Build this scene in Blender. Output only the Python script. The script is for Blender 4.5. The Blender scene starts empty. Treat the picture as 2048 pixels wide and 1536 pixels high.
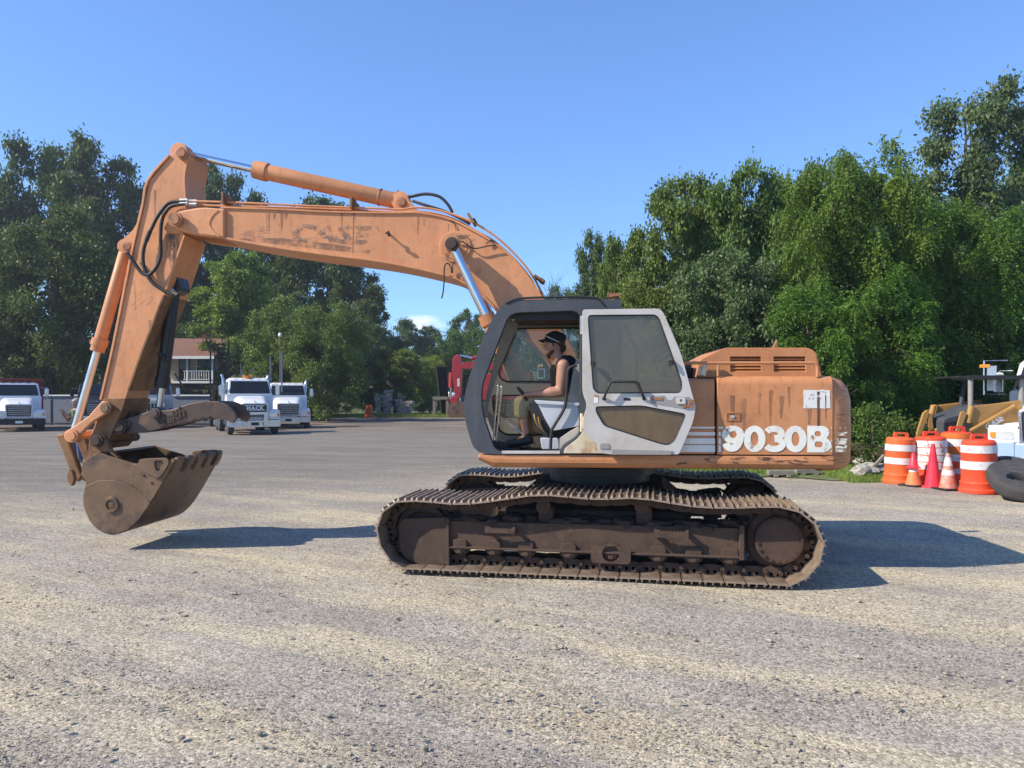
import bpy, bmesh, math, random
import numpy as np
from mathutils import Vector, Matrix, Euler

# ------------------------------------------------------------------ camera, sky, sun, exposure
SC = bpy.context.scene
COL = SC.collection
FPX, HZ, EYE = 1538.0, 787.0, 1.85          # focal length in pixels of a 2048 wide frame, horizon row, eye height
cam_d = bpy.data.cameras.new('camera')
cam = bpy.data.objects.new('camera', cam_d); COL.objects.link(cam)
cam.location = (0, 0, EYE); cam.rotation_euler = (math.pi / 2, 0, 0)
cam_d.sensor_width = 36.0; cam_d.lens = 36.0 * FPX / 2048.0
cam_d.shift_y = (HZ - 768.0) / 2048.0
cam_d.clip_start = 0.1; cam_d.clip_end = 3000
SC.camera = cam
SUN_TRAVEL = Vector((0.75, 0.24, -0.61)).normalized()
sun_d = bpy.data.lights.new('sun', 'SUN'); sun_d.energy = 4.6; sun_d.angle = math.radians(0.53); sun_d.color = (1.0, 0.91, 0.77)
sun = bpy.data.objects.new('sun', sun_d); COL.objects.link(sun)
sun.rotation_euler = SUN_TRAVEL.to_track_quat('-Z', 'Y').to_euler(); sun.location = (-20, -6, 25)
TO_SUN = -SUN_TRAVEL
world = bpy.data.worlds.new('World'); SC.world = world; world.use_nodes = True
wt = world.node_tree; wt.nodes.clear()
w_out = wt.nodes.new('ShaderNodeOutputWorld'); w_bg = wt.nodes.new('ShaderNodeBackground'); w_sky = wt.nodes.new('ShaderNodeTexSky')
w_sky.sky_type = 'NISHITA'; w_sky.sun_disc = False
w_sky.sun_elevation = math.asin(TO_SUN.z); w_sky.sun_rotation = math.atan2(TO_SUN.x, TO_SUN.y)
w_sky.air_density = 1.0; w_sky.dust_density = 0.05; w_sky.ozone_density = 3.5; w_sky.altitude = 400
w_bg.inputs['Strength'].default_value = 0.15
# a small fair-weather cloud low in the sky, in the sky's own directions
w_tc = wt.nodes.new('ShaderNodeTexCoord')
w_map = wt.nodes.new('ShaderNodeMapping'); w_map.vector_type = 'POINT'
w_map.inputs['Scale'].default_value = (9, 9, 26)
w_nz = wt.nodes.new('ShaderNodeTexNoise'); w_nz.inputs['Scale'].default_value = 2.2; w_nz.inputs['Detail'].default_value = 7; w_nz.inputs['Roughness'].default_value = 0.6
CLOUD_DIR = Vector(((842 - 1024) / FPX, 1.0, (HZ - 650) / FPX)).normalized()
w_sub = wt.nodes.new('ShaderNodeVectorMath'); w_sub.operation = 'SUBTRACT'; w_sub.inputs[1].default_value = CLOUD_DIR
w_scl = wt.nodes.new('ShaderNodeVectorMath'); w_scl.operation = 'MULTIPLY'; w_scl.inputs[1].default_value = (24, 24, 62)
w_len = wt.nodes.new('ShaderNodeVectorMath'); w_len.operation = 'LENGTH'
w_mr = wt.nodes.new('ShaderNodeMapRange'); w_mr.inputs['From Min'].default_value = 1.3; w_mr.inputs['From Max'].default_value = 0.1
w_mul = wt.nodes.new('ShaderNodeMath'); w_mul.operation = 'MULTIPLY'
w_r2 = wt.nodes.new('ShaderNodeMapRange'); w_r2.inputs['From Min'].default_value = 0.2; w_r2.inputs['From Max'].default_value = 0.42; w_r2.inputs['To Max'].default_value = 0.75
w_mix = wt.nodes.new('ShaderNodeMix'); w_mix.data_type = 'RGBA'; w_mix.inputs['B'].default_value = (5.0, 5.2, 5.5, 1)
w_tint = wt.nodes.new('ShaderNodeMix'); w_tint.data_type = 'RGBA'; w_tint.blend_type = 'MULTIPLY'; w_tint.inputs['Factor'].default_value = 1.0
w_tint.inputs['B'].default_value = (0.72, 0.98, 1.38, 1)
L = wt.links.new
L(w_tc.outputs['Generated'], w_map.inputs['Vector']); L(w_map.outputs[0], w_nz.inputs['Vector'])
L(w_tc.outputs['Generated'], w_sub.inputs[0]); L(w_sub.outputs[0], w_scl.inputs[0]); L(w_scl.outputs[0], w_len.inputs[0])
L(w_len.outputs['Value'], w_mr.inputs['Value']); L(w_mr.outputs[0], w_mul.inputs[0]); L(w_nz.outputs['Fac'], w_mul.inputs[1])
L(w_mul.outputs[0], w_r2.inputs['Value']); L(w_r2.outputs[0], w_mix.inputs['Factor'])
w_gam = wt.nodes.new('ShaderNodeGamma'); w_gam.inputs['Gamma'].default_value = 0.78
L(w_sky.outputs[0], w_gam.inputs['Color']); L(w_gam.outputs[0], w_tint.inputs['A']); L(w_tint.outputs['Result'], w_mix.inputs['A'])
L(w_mix.outputs['Result'], w_bg.inputs['Color']); L(w_bg.outputs[0], w_out.inputs['Surface'])
SC.view_settings.view_transform = 'Standard'; SC.view_settings.look = 'None'
SC.view_settings.exposure = 0.7; SC.view_settings.gamma = 1.0; SC.view_settings.use_curve_mapping = False
try:
    SC.cycles.max_bounces = 8; SC.cycles.transparent_max_bounces = 12; SC.cycles.use_denoising = True
except Exception: pass

# ------------------------------------------------------------------ helpers
rng = random.Random(7)
NP = np.random.RandomState(11)
def gpt(px, py):                      # a point on the ground seen at a pixel
    D = FPX * EYE / (py - HZ); return Vector(((px - 1024) / FPX * D, D, 0))
def wpt(px, py, D):                   # a point seen at a pixel, D metres deep
    return Vector(((px - 1024) / FPX * D, D, EYE - (py - HZ) / FPX * D))

class Frame:                          # an upright frame (u right, w away, z up) turned by yaw about its origin
    def __init__(s, ox, oy, yaw):
        s.o = (ox, oy); s.yaw = yaw; s.c, s.s = math.cos(yaw), math.sin(yaw)
    def at(s, px, py, w):
        k = (px - 1024) / FPX
        D = (w + s.o[0] * s.s + s.o[1] * s.c) / (k * s.s + s.c)
        X = k * D
        return ((X - s.o[0]) * s.c - (D - s.o[1]) * s.s, EYE - (py - HZ) / FPX * D)
    def pts(s, lst, w): return [s.at(x, y, w) for x, y in lst]
    def p3(s, px, py, w):
        u, z = s.at(px, py, w); return Vector((u, w, z))

def prop(o, label=None, cat=None, group=None, kind=None):
    if label: o['label'] = label
    if cat: o['category'] = cat; o['kind'] = 'thing'
    if group: o['group'] = group
    if kind: o['kind'] = kind
    return o
def empty(name, loc=(0, 0, 0), rz=0, label=None, cat=None, group=None):
    o = bpy.data.objects.new(name, None); COL.objects.link(o); o.location = loc; o.rotation_euler = (0, 0, rz)
    o.empty_display_size = 0.2
    return prop(o, label, cat, group)
def link(name, me, parent=None, loc=(0, 0, 0), rot=(0, 0, 0), scale=(1, 1, 1)):
    o = bpy.data.objects.new(name, me); COL.objects.link(o); o.location = loc; o.rotation_euler = rot; o.scale = scale
    if parent is not None: o.parent = parent
    return o
def copy_tree(o, parent=None):
    c = o.copy(); COL.objects.link(c)
    if parent is not None: c.parent = parent
    for ch in list(o.children): copy_tree(ch, c)
    return c

def frame_for(d):
    d = d.normalized(); a = Vector((0, 0, 1)) if abs(d.z) < 0.9 else Vector((1, 0, 0))
    x = d.cross(a).normalized(); y = d.cross(x).normalized(); return x, y

class MB:
    def __init__(s): s.v, s.f, s.sm = [], [], []
    def add(s, V, F, smooth=False):
        n = len(s.v); s.v += [tuple(p) for p in V]; s.f += [tuple(i + n for i in f) for f in F]; s.sm += [smooth] * len(F); return s
    def box(s, c, size, rot=None, taper=None):
        hx, hy, hz = size[0] / 2, size[1] / 2, size[2] / 2
        V = [Vector((x * hx, y * hy, z * hz)) for z in (-1, 1) for x, y in ((-1, -1), (1, -1), (1, 1), (-1, 1))]
        if taper:
            for i in range(4, 8): V[i].x *= taper[0]; V[i].y *= taper[1]
        if rot is not None:
            R = rot if isinstance(rot, Matrix) else Euler(rot).to_matrix()
            V = [R @ p for p in V]
        c = Vector(c); V = [p + c for p in V]
        return s.add(V, [(3, 2, 1, 0), (4, 5, 6, 7), (0, 1, 5, 4), (1, 2, 6, 5), (2, 3, 7, 6), (3, 0, 4, 7)])
    def bb(s, x0, x1, y0, y1, z0, z1): return s.box(((x0 + x1) / 2, (y0 + y1) / 2, (z0 + z1) / 2), (x1 - x0, y1 - y0, z1 - z0))
    def cyl(s, p0, p1, r0, r1=None, n=16, caps=True, smooth=True):
        p0, p1 = Vector(p0), Vector(p1); r1 = r0 if r1 is None else r1
        x, y = frame_for(p1 - p0); V = []
        for p, r in ((p0, r0), (p1, r1)):
            V += [p + (x * math.cos(2 * math.pi * i / n) + y * math.sin(2 * math.pi * i / n)) * r for i in range(n)]
        s.add(V, [(i, (i + 1) % n, n + (i + 1) % n, n + i) for i in range(n)], smooth)
        if caps:
            s.add(V[:n], [tuple(range(n - 1, -1, -1))]); s.add(V[n:], [tuple(range(n))])
        return s
    def rod(s, p0, p1, steps, n=18):            # turned rod: steps = [(t, r), ...] along p0 -> p1
        p0, p1 = Vector(p0), Vector(p1); x, y = frame_for(p1 - p0); V = []; F = []
        for t, r in steps:
            p = p0.lerp(p1, t); V += [p + (x * math.cos(2 * math.pi * i / n) + y * math.sin(2 * math.pi * i / n)) * r for i in range(n)]
        for k in range(len(steps) - 1):
            F += [(k * n + i, k * n + (i + 1) % n, (k + 1) * n + (i + 1) % n, (k + 1) * n + i) for i in range(n)]
        s.add(V, F, True); s.add(V[:n], [tuple(range(n - 1, -1, -1))]); s.add(V[-n:], [tuple(range(n))]); return s
    def tube(s, path, r, n=8, closed=False, radii=None):
        P = [Vector(p) for p in path]; m = len(P); V = []; F = []
        x = None
        for i in range(m):
            d = (P[(i + 1) % m] - P[i - 1]) if (closed or 0 < i < m - 1) else (P[1] - P[0] if i == 0 else P[-1] - P[-2])
            d = d.normalized()
            if x is None: x, y = frame_for(d)
            else:
                x = (x - d * x.dot(d)).normalized(); y = d.cross(x)
            rr = radii[i] if radii else r
            V += [P[i] + (x * math.cos(2 * math.pi * k / n) + y * math.sin(2 * math.pi * k / n)) * rr for k in range(n)]
        for i in range(m if closed else m - 1):
            j = (i + 1) % m
            F += [(i * n + k, i * n + (k + 1) % n, j * n + (k + 1) % n, j * n + k) for k in range(n)]
        s.add(V, F, True)
        if not closed: s.add(V[:n], [tuple(range(n - 1, -1, -1))]); s.add(V[-n:], [tuple(range(n))])
        return s
    def plate(s, outer, holes=(), w0=0.0, w1=0.1, axis='w'):   # outline in (u, z), extruded along w; holes allowed
        bm = bmesh.new()
        loops = [outer] + list(holes)
        for lp in loops:
            vs = [bm.verts.new((p[0], w0, p[1])) for p in lp]
            for i in range(len(vs)): bm.edges.new((vs[i], vs[(i + 1) % len(vs)]))
        if len(loops) == 1:
            bm.faces.new(bm.verts[:]); 
        else:
            bmesh.ops.triangle_fill(bm, use_beauty=True, use_dissolve=False, edges=bm.edges[:])
        bmesh.ops.recalc_face_normals(bm, faces=bm.faces[:])
        bm.faces.ensure_lookup_table()
        if bm.faces and bm.faces[0].normal.y > 0:
            bmesh.ops.reverse_faces(bm, faces=bm.faces[:])
        ret = bmesh.ops.extrude_face_region(bm, geom=bm.faces[:])
        vs = [e for e in ret['geom'] if isinstance(e, bmesh.types.BMVert)]
        bmesh.ops.translate(bm, verts=vs, vec=(0, w1 - w0, 0))
        bmesh.ops.recalc_face_normals(bm, faces=bm.faces[:])
        bm.verts.index_update()
        s.add([v.co.copy() for v in bm.verts], [tuple(v.index for v in f.verts) for f in bm.faces]); bm.free(); return s
    def strip(s, path, w0, w1, t):              # a bent plate following a (u, z) path, t thick to its left
        m = len(path); P = [Vector((p[0], p[1])) for p in path]; N = []
        for i in range(m):
            d = (P[min(i + 1, m - 1)] - P[max(i - 1, 0)]).normalized(); N.append(Vector((-d.y, d.x)))
        V = []; F = []
        for i in range(m):
            q = P[i] + N[i] * t
            V += [(P[i].x, w0, P[i].y), (P[i].x, w1, P[i].y), (q.x, w1, q.y), (q.x, w0, q.y)]
        for i in range(m - 1):
            for k in range(4): F.append((i * 4 + k, i * 4 + (k + 1) % 4, i * 4 + 4 + (k + 1) % 4, i * 4 + 4 + k))
        F += [(3, 2, 1, 0), tuple((m - 1) * 4 + k for k in range(4))]
        return s.add(V, F)
    def loft(s, loops, caps=True, smooth=True):
        n = len(loops[0]); V = [p for lp in loops for p in lp]; F = []
        for k in range(len(loops) - 1):
            F += [(k * n + i, k * n + (i + 1) % n, (k + 1) * n + (i + 1) % n, (k + 1) * n + i) for i in range(n)]
        s.add(V, F, smooth)
        if caps: s.add(loops[0], [tuple(range(n - 1, -1, -1))]); s.add(loops[-1], [tuple(range(n))])
        return s
    def lathe(s, prof, c=(0, 0, 0), axis=(0, 0, 1), n=24, caps=True):
        c = Vector(c); a = Vector(axis).normalized(); x, y = frame_for(a); V = []; F = []
        for r, h in prof: V += [c + a * h + (x * math.cos(2 * math.pi * i / n) + y * math.sin(2 * math.pi * i / n)) * r for i in range(n)]
        for k in range(len(prof) - 1): F += [(k * n + i, k * n + (i + 1) % n, (k + 1) * n + (i + 1) % n, (k + 1) * n + i) for i in range(n)]
        s.add(V, F, True)
        if caps: s.add(V[:n], [tuple(range(n - 1, -1, -1))]); s.add(V[-n:], [tuple(range(n))])
        return s
    def ball(s, c, r, n=12, m=8, sc=(1, 1, 1)):
        c = Vector(c); V = []; F = []
        for j in range(m + 1):
            t = math.pi * j / m
            for i in range(n):
                p = 2 * math.pi * i / n; V.append(c + Vector((math.sin(t) * math.cos(p) * r * sc[0], math.sin(t) * math.sin(p) * r * sc[1], math.cos(t) * r * sc[2])))
        for j in range(m): F += [(j * n + i, (j + 1) * n + i, (j + 1) * n + (i + 1) % n, j * n + (i + 1) % n) for i in range(n)]
        return s.add(V, F, True)
    def capsule(s, p0, r0, p1, r1, n=12):
        s.rod(p0, p1, [(0, r0), (1, r1)], n); s.ball(p0, r0, n, 8); s.ball(p1, r1, n, 8); return s
    def xf(s, M): s.v = [tuple(M @ Vector(p)) for p in s.v]; return s
    def mesh(s, name, mat=None, fix=True, sharp=35):
        me = bpy.data.meshes.new(name); me.from_pydata(s.v, [], s.f)
        me.polygons.foreach_set('use_smooth', s.sm)
        if fix:
            bm = bmesh.new(); bm.from_mesh(me); bmesh.ops.remove_doubles(bm, verts=bm.verts[:], dist=1e-5)
            bmesh.ops.recalc_face_normals(bm, faces=bm.faces[:]); bm.to_mesh(me); bm.free()
        if any(s.sm): me.set_sharp_from_angle(angle=math.radians(sharp))
        if mat: me.materials.append(mat)
        return me
    def obj(s, name, mat, parent=None, bev=0.0, loc=(0, 0, 0), rot=(0, 0, 0), fix=True, seg=2, scale=(1, 1, 1)):
        o = link(name, s.mesh(name, mat, fix), parent, loc, rot, scale)
        if bev:
            m = o.modifiers.new('bevel', 'BEVEL'); m.width = bev; m.segments = seg; m.limit_method = 'ANGLE'; m.angle_limit = math.radians(40)
            m.harden_normals = False
        return o

def fillet(pts, r, n=4):                        # rounds the corners of an outline; r a number or one per corner
    out = []; m = len(pts); P = [Vector((p[0], p[1])) for p in pts]
    for i in range(m):
        a, b, c = P[i - 1], P[i], P[(i + 1) % m]; rr = r[i] if isinstance(r, (list, tuple)) else r
        d0, d1 = (a - b), (c - b); l0, l1 = d0.length, d1.length
        if rr <= 0 or l0 < 1e-6 or l1 < 1e-6: out.append(tuple(b)); continue
        d0 /= l0; d1 /= l1
        k = min(rr, l0 * 0.48, l1 * 0.48)
        p0, p1 = b + d0 * k, b + d1 * k
        for j in range(n + 1):
            t = j / n; q = p0 * (1 - t) ** 2 + b * 2 * t * (1 - t) + p1 * t * t; out.append((q.x, q.y))
    return out
def smooth_path(pts, n=6):                      # Catmull-Rom through points of any dimension
    P = [Vector(p) for p in pts]; out = []
    for i in range(len(P) - 1):
        p0 = P[i - 1] if i else P[0] * 2 - P[1]; p1, p2 = P[i], P[i + 1]; p3 = P[i + 2] if i + 2 < len(P) else P[-1] * 2 - P[-2]
        for j in range(n):
            t = j / n
            out.append(0.5 * ((2 * p1) + (p2 - p0) * t + (2 * p0 - 5 * p1 + 4 * p2 - p3) * t * t + (3 * p1 - p0 - 3 * p2 + p3) * t ** 3))
    out.append(P[-1]); return out
def ngon(cx, cz, rx, rz=None, n=24, a0=0): 
    rz = rx if rz is None else rz
    return [(cx + rx * math.cos(a0 + 2 * math.pi * i / n), cz + rz * math.sin(a0 + 2 * math.pi * i / n)) for i in range(n)]
def ribbon(path, width, w, t=0.002):            # a flat stroke along a (u, z) path, standing on the plane w
    P = [Vector((p[0], p[1])) for p in path]; m = len(P); A = []; B = []
    for i in range(m):
        d = (P[min(i + 1, m - 1)] - P[max(i - 1, 0)]).normalized(); nn = Vector((-d.y, d.x)) * (width / 2)
        A.append(P[i] + nn); B.append(P[i] - nn)
    mb = MB(); V = []; F = []
    for i in range(m): V += [(A[i].x, w, A[i].y), (B[i].x, w, B[i].y), (A[i].x, w - t, A[i].y), (B[i].x, w - t, B[i].y)]
    for i in range(m - 1):
        k = i * 4; F += [(k + 2, k + 3, k + 7, k + 6), (k, k + 2, k + 6, k + 4), (k + 1, k + 5, k + 7, k + 3)]
    return mb.add(V, F)
def fast_mesh(name, V, nper, mat):              # many separate polygons of nper corners each, from an array of corners
    V = np.asarray(V, dtype=np.float32).reshape(-1, 3); nv = len(V); nf = nv // nper
    me = bpy.data.meshes.new(name); me.vertices.add(nv); me.loops.add(nv); me.polygons.add(nf)
    me.vertices.foreach_set('co', V.ravel()); me.loops.foreach_set('vertex_index', np.arange(nv, dtype=np.int32))
    me.polygons.foreach_set('loop_start', np.arange(0, nv, nper, dtype=np.int32))
    try: me.polygons.foreach_set('loop_total', np.full(nf, nper, dtype=np.int32))
    except Exception: pass
    me.update(calc_edges=True); me.validate()
    if mat: me.materials.append(mat)
    return me
def text_mesh(body, size, depth, mat, shear=0.0, offset=0.0, spacing=1.0, align='CENTER'):
    cu = bpy.data.curves.new('lettering', 'FONT'); cu.body = body; cu.size = size; cu.extrude = depth; cu.shear = shear; cu.offset = offset
    cu.space_character = spacing; cu.align_x = align; cu.align_y = 'CENTER'; cu.resolution_u = 3
    o = bpy.data.objects.new('lettering', cu); COL.objects.link(o)
    dg = bpy.context.evaluated_depsgraph_get(); me = bpy.data.meshes.new_from_object(o.evaluated_get(dg))
    bpy.data.objects.remove(o); me.materials.clear(); me.materials.append(mat); return me

# ------------------------------------------------------------------ materials
def newmat(name):
    m = bpy.data.materials.new(name); m.use_nodes = True; nt = m.node_tree; nt.nodes.clear()
    out = nt.nodes.new('ShaderNodeOutputMaterial'); return m, nt, out
def nd(nt, typ, **kw):
    n = nt.nodes.new(typ)
    for k, v in kw.items():
        if hasattr(n, k): setattr(n, k, v)
        else: n.inputs[k.replace('_', ' ')].default_value = v
    return n
def c4(c): return (c[0], c[1], c[2], 1)
def mixc(nt, fac, a, b, blend='MIX'):
    m = nt.nodes.new('ShaderNodeMix'); m.data_type = 'RGBA'; m.blend_type = blend
    for key, val in (('Factor', fac), ('A', a), ('B', b)):
        if isinstance(val, (int, float)): m.inputs[key].default_value = val
        elif isinstance(val, tuple): m.inputs[key].default_value = c4(val)
        else: nt.links.new(val, m.inputs[key])
    return m.outputs['Result']
def ramp(nt, sock, lo, hi, a=0.0, b=1.0):
    m = nt.nodes.new('ShaderNodeMapRange'); m.inputs['From Min'].default_value = lo; m.inputs['From Max'].default_value = hi
    m.inputs['To Min'].default_value = a; m.inputs['To Max'].default_value = b; nt.links.new(sock, m.inputs['Value']); return m.outputs[0]
def noise(nt, scale, detail=5, rough=0.6, vec=None, stretch=None):
    n = nt.nodes.new('ShaderNodeTexNoise'); n.inputs['Scale'].default_value = scale; n.inputs['Detail'].default_value = detail; n.inputs['Roughness'].default_value = rough
    if vec is None:
        vec = nt.nodes.new('ShaderNodeTexCoord').outputs['Object']
    if stretch:
        mp = nt.nodes.new('ShaderNodeMapping'); mp.inputs['Scale'].default_value = stretch; nt.links.new(vec, mp.inputs['Vector']); vec = mp.outputs[0]
    nt.links.new(vec, n.inputs['Vector']); return n.outputs['Fac']
def surf(name, col, rough=0.6, metal=0.0, var=0.12, scale=2.5, dirt=None, dlo=0.55, dhi=0.7, dscale=3.0, streak=None, slo=0.55, shi=0.75, bump=0.0, bscale=30, spec=0.4, coat=0, rvar=0.15, damt=1.0, samt=0.6, fine=None):
    m, nt, out = newmat(name); b = nt.nodes.new('ShaderNodeBsdfPrincipled'); nt.links.new(b.outputs[0], out.inputs['Surface'])
    b.inputs['Metallic'].default_value = metal; b.inputs['Specular IOR Level'].default_value = spec; b.inputs['Coat Weight'].default_value = coat
    nz = noise(nt, scale, 6, 0.65)
    c = mixc(nt, ramp(nt, nz, 0.3, 0.7), tuple(x * (1 - var) for x in col), tuple(min(1, x * (1 + var)) for x in col))
    if streak:
        sn = noise(nt, 1.0, 5, 0.7, stretch=(9, 9, 0.9)); c = mixc(nt, ramp(nt, sn, slo, shi, 0, samt), c, streak)
    if dirt:
        dn = noise(nt, dscale, 9, 0.72); c = mixc(nt, ramp(nt, dn, dlo, dhi, 0, damt), c, dirt)
    if fine:                                   # small scuffs and chalky bloom
        c = mixc(nt, ramp(nt, noise(nt, 16, 8, 0.75, stretch=(1, 1, 0.6)), 0.52, 0.7, 0, 0.5), c, fine)
        c = mixc(nt, ramp(nt, noise(nt, 0.9, 6, 0.7), 0.5, 0.75, 0, 0.3), c, tuple(min(1, x * 1.05 + 0.09) for x in col))
    nt.links.new(c, b.inputs['Base Color'])
    nt.links.new(ramp(nt, nz, 0.3, 0.7, max(0.02, rough - rvar), min(1, rough + rvar)), b.inputs['Roughness'])
    if bump:
        bn = nt.nodes.new('ShaderNodeBump'); bn.inputs['Strength'].default_value = bump; bn.inputs['Distance'].default_value = 0.02
        nt.links.new(noise(nt, bscale, 6, 0.7), bn.inputs['Height']); nt.links.new(bn.outputs[0], b.inputs['Normal'])
    return m
def decal(name, col, lo, hi, scale=14, rough=0.6, stretch=None, amt=1.0):   # a print worn away in places, down to what lies under it
    m, nt, out = newmat(name); b = nt.nodes.new('ShaderNodeBsdfPrincipled'); b.inputs['Roughness'].default_value = rough
    t = nt.nodes.new('ShaderNodeBsdfTransparent'); mx = nt.nodes.new('ShaderNodeMixShader')
    nz = noise(nt, scale, 8, 0.72, stretch=stretch)
    nt.links.new(mixc(nt, ramp(nt, noise(nt, 5, 5), 0.3, 0.7), tuple(x * 0.8 for x in col), col), b.inputs['Base Color'])
    nt.links.new(ramp(nt, nz, lo, hi, 0, amt), mx.inputs[0]); nt.links.new(t.outputs[0], mx.inputs[1]); nt.links.new(b.outputs[0], mx.inputs[2]); nt.links.new(mx.outputs[0], out.inputs['Surface'])
    return m
def glass(name, tint, dust, dustc, rough=0.08, refl=0.1):
    m, nt, out = newmat(name)
    t = nt.nodes.new('ShaderNodeBsdfTransparent'); t.inputs[0].default_value = c4(tint)
    g = nt.nodes.new('ShaderNodeBsdfGlossy'); g.inputs['Roughness'].default_value = rough
    d = nt.nodes.new('ShaderNodeBsdfDiffuse'); d.inputs[0].default_value = c4(dustc)
    fr = nt.nodes.new('ShaderNodeFresnel'); fr.inputs[0].default_value = 1.45
    m1 = nt.nodes.new('ShaderNodeMixShader'); m2 = nt.nodes.new('ShaderNodeMixShader')
    nt.links.new(ramp(nt, noise(nt, 3, 6, 0.7, stretch=(1, 1, 0.4)), 0.25, 0.75, dust * 0.6, dust * 1.4), m1.inputs[0])
    nt.links.new(t.outputs[0], m1.inputs[1]); nt.links.new(d.outputs[0], m1.inputs[2])
    nt.links.new(ramp(nt, fr.outputs[0], 0, 1, refl * 0.3, 0.9), m2.inputs[0]); nt.links.new(m1.outputs[0], m2.inputs[1]); nt.links.new(g.outputs[0], m2.inputs[2])
    nt.links.new(m2.outputs[0], out.inputs['Surface']); return m
def leafmat(name, a, b, trans=0.26):
    m, nt, out = newmat(name); geo = nt.nodes.new('ShaderNodeNewGeometry'); oi = nt.nodes.new('ShaderNodeObjectInfo')
    c = mixc(nt, geo.outputs['Random Per Island'], a, b)
    hs = nt.nodes.new('ShaderNodeHueSaturation'); nt.links.new(c, hs.inputs['Color'])
    nt.links.new(ramp(nt, noise(nt, 0.35, 2), 0.3, 0.7, 0.68, 1.32), hs.inputs['Value']); nt.links.new(ramp(nt, oi.outputs['Random'], 0, 1, 0.485, 0.515), hs.inputs['Hue'])
    d = nt.nodes.new('ShaderNodeBsdfPrincipled'); d.inputs['Roughness'].default_value = 0.5; d.inputs['Specular IOR Level'].default_value = 0.22
    t = nt.nodes.new('ShaderNodeBsdfTranslucent'); mx = nt.nodes.new('ShaderNodeMixShader'); mx.inputs[0].default_value = trans
    tc = mixc(nt, 1.0, hs.outputs[0], (1.25, 1.35, 0.5), 'MULTIPLY')
    nt.links.new(hs.outputs[0], d.inputs['Base Color']); nt.links.new(tc, t.inputs[0])
    nt.links.new(d.outputs[0], mx.inputs[1]); nt.links.new(t.outputs[0], mx.inputs[2]); nt.links.new(mx.outputs[0], out.inputs['Surface']); return m

M = {}
M['orange'] = surf('faded_orange_paint', (0.47, 0.2, 0.08), 0.5, fine=(0.2, 0.09, 0.045), var=0.17, scale=1.6, dirt=(0.17, 0.075, 0.04), dlo=0.56, dhi=0.76, dscale=2.6, damt=0.5, streak=(0.33, 0.14, 0.07), slo=0.56, shi=0.8, samt=0.55, bump=0.05, bscale=25)
M['boom'] = surf('chalky_orange_paint', (0.57, 0.25, 0.108), 0.55, fine=(0.25, 0.11, 0.06), var=0.16, scale=1.3, dirt=(0.17, 0.075, 0.045), dlo=0.575, dhi=0.74, dscale=3.2, damt=0.5, streak=(0.45, 0.17, 0.07), slo=0.5, shi=0.8, bump=0.05, bscale=20)
M['scuffed'] = surf('scuffed_orange_paint', (0.33, 0.14, 0.065), 0.6, var=0.25, scale=2.4, dirt=(0.075, 0.045, 0.03), dlo=0.48, dhi=0.62, dscale=4.5, bump=0.15, bscale=18)
M['stickend'] = surf('worn_ochre_paint', (0.29, 0.145, 0.058), 0.7, var=0.2, scale=4, dirt=(0.06, 0.035, 0.022), dlo=0.36, dhi=0.72, dscale=4, bump=0.2, bscale=25)
M['rust'] = surf('rusty_brown_steel', (0.074, 0.047, 0.034), 0.75, var=0.3, scale=4, dirt=(0.13, 0.08, 0.052), dlo=0.55, dhi=0.75, dscale=6, bump=0.35, bscale=40, spec=0.25)
M['darkrust'] = surf('dark_greasy_steel', (0.05, 0.033, 0.024), 0.7, var=0.35, scale=5, dirt=(0.1, 0.065, 0.042), dlo=0.55, dhi=0.7, dscale=7, bump=0.35, bscale=40)
M['shoe'] = surf('worn_rusty_shoe_steel', (0.30, 0.225, 0.165), 0.45, metal=0.3, var=0.3, scale=9, dirt=(0.16, 0.1, 0.065), dlo=0.52, dhi=0.7, dscale=14, bump=0.3, bscale=60)
M['polished'] = surf('ground_polished_steel', (0.46, 0.40, 0.33), 0.38, metal=0.5, var=0.25, scale=12, dirt=(0.2, 0.14, 0.1), dlo=0.5, dhi=0.66, dscale=18)
M['bucket'] = surf('brown_scraped_steel', (0.185, 0.115, 0.068), 0.5, metal=0.3, var=0.25, scale=2.2, dirt=(0.085, 0.06, 0.05), dlo=0.48, dhi=0.62, dscale=2.4, bump=0.12, bscale=20, spec=0.4)
M['drip'] = decal('thin_grease_run', (0.15, 0.085, 0.055), 0.35, 0.7, 5, stretch=(3, 3, 0.5), amt=0.35)
M['thumb'] = surf('dark_brown_steel', (0.10, 0.068, 0.055), 0.5, metal=0.25, var=0.25, scale=3, dirt=(0.19, 0.11, 0.065), dlo=0.52, dhi=0.66, dscale=4, bump=0.12, bscale=25)
M['chrome'] = surf('bright_chrome', (0.72, 0.73, 0.75), 0.14, metal=1.0, var=0.05, rvar=0.05)
M['dullchrome'] = surf('dusty_chrome', (0.6, 0.58, 0.54), 0.3, metal=0.9, var=0.1)
M['hose'] = surf('black_rubber_hose', (0.025, 0.024, 0.023), 0.6, var=0.3, scale=8)
M['black'] = surf('matt_black', (0.018, 0.018, 0.019), 0.6, var=0.25, scale=6)
M['blackpaint'] = surf('black_oily_paint', (0.022, 0.021, 0.022), 0.4, var=0.35, scale=5, dirt=(0.07, 0.05, 0.035), dlo=0.6, dhi=0.75, dscale=6)
M['charcoal'] = surf('weathered_charcoal_plastic', (0.055, 0.062, 0.072), 0.62, var=0.2, scale=4, streak=(0.1, 0.1, 0.1), bump=0.05)
M['cabgrey'] = surf('cab_trim_grey', (0.27, 0.255, 0.235), 0.7, var=0.12, scale=5, dirt=(0.12, 0.1, 0.08), dlo=0.55, dhi=0.75, dscale=5)
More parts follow.
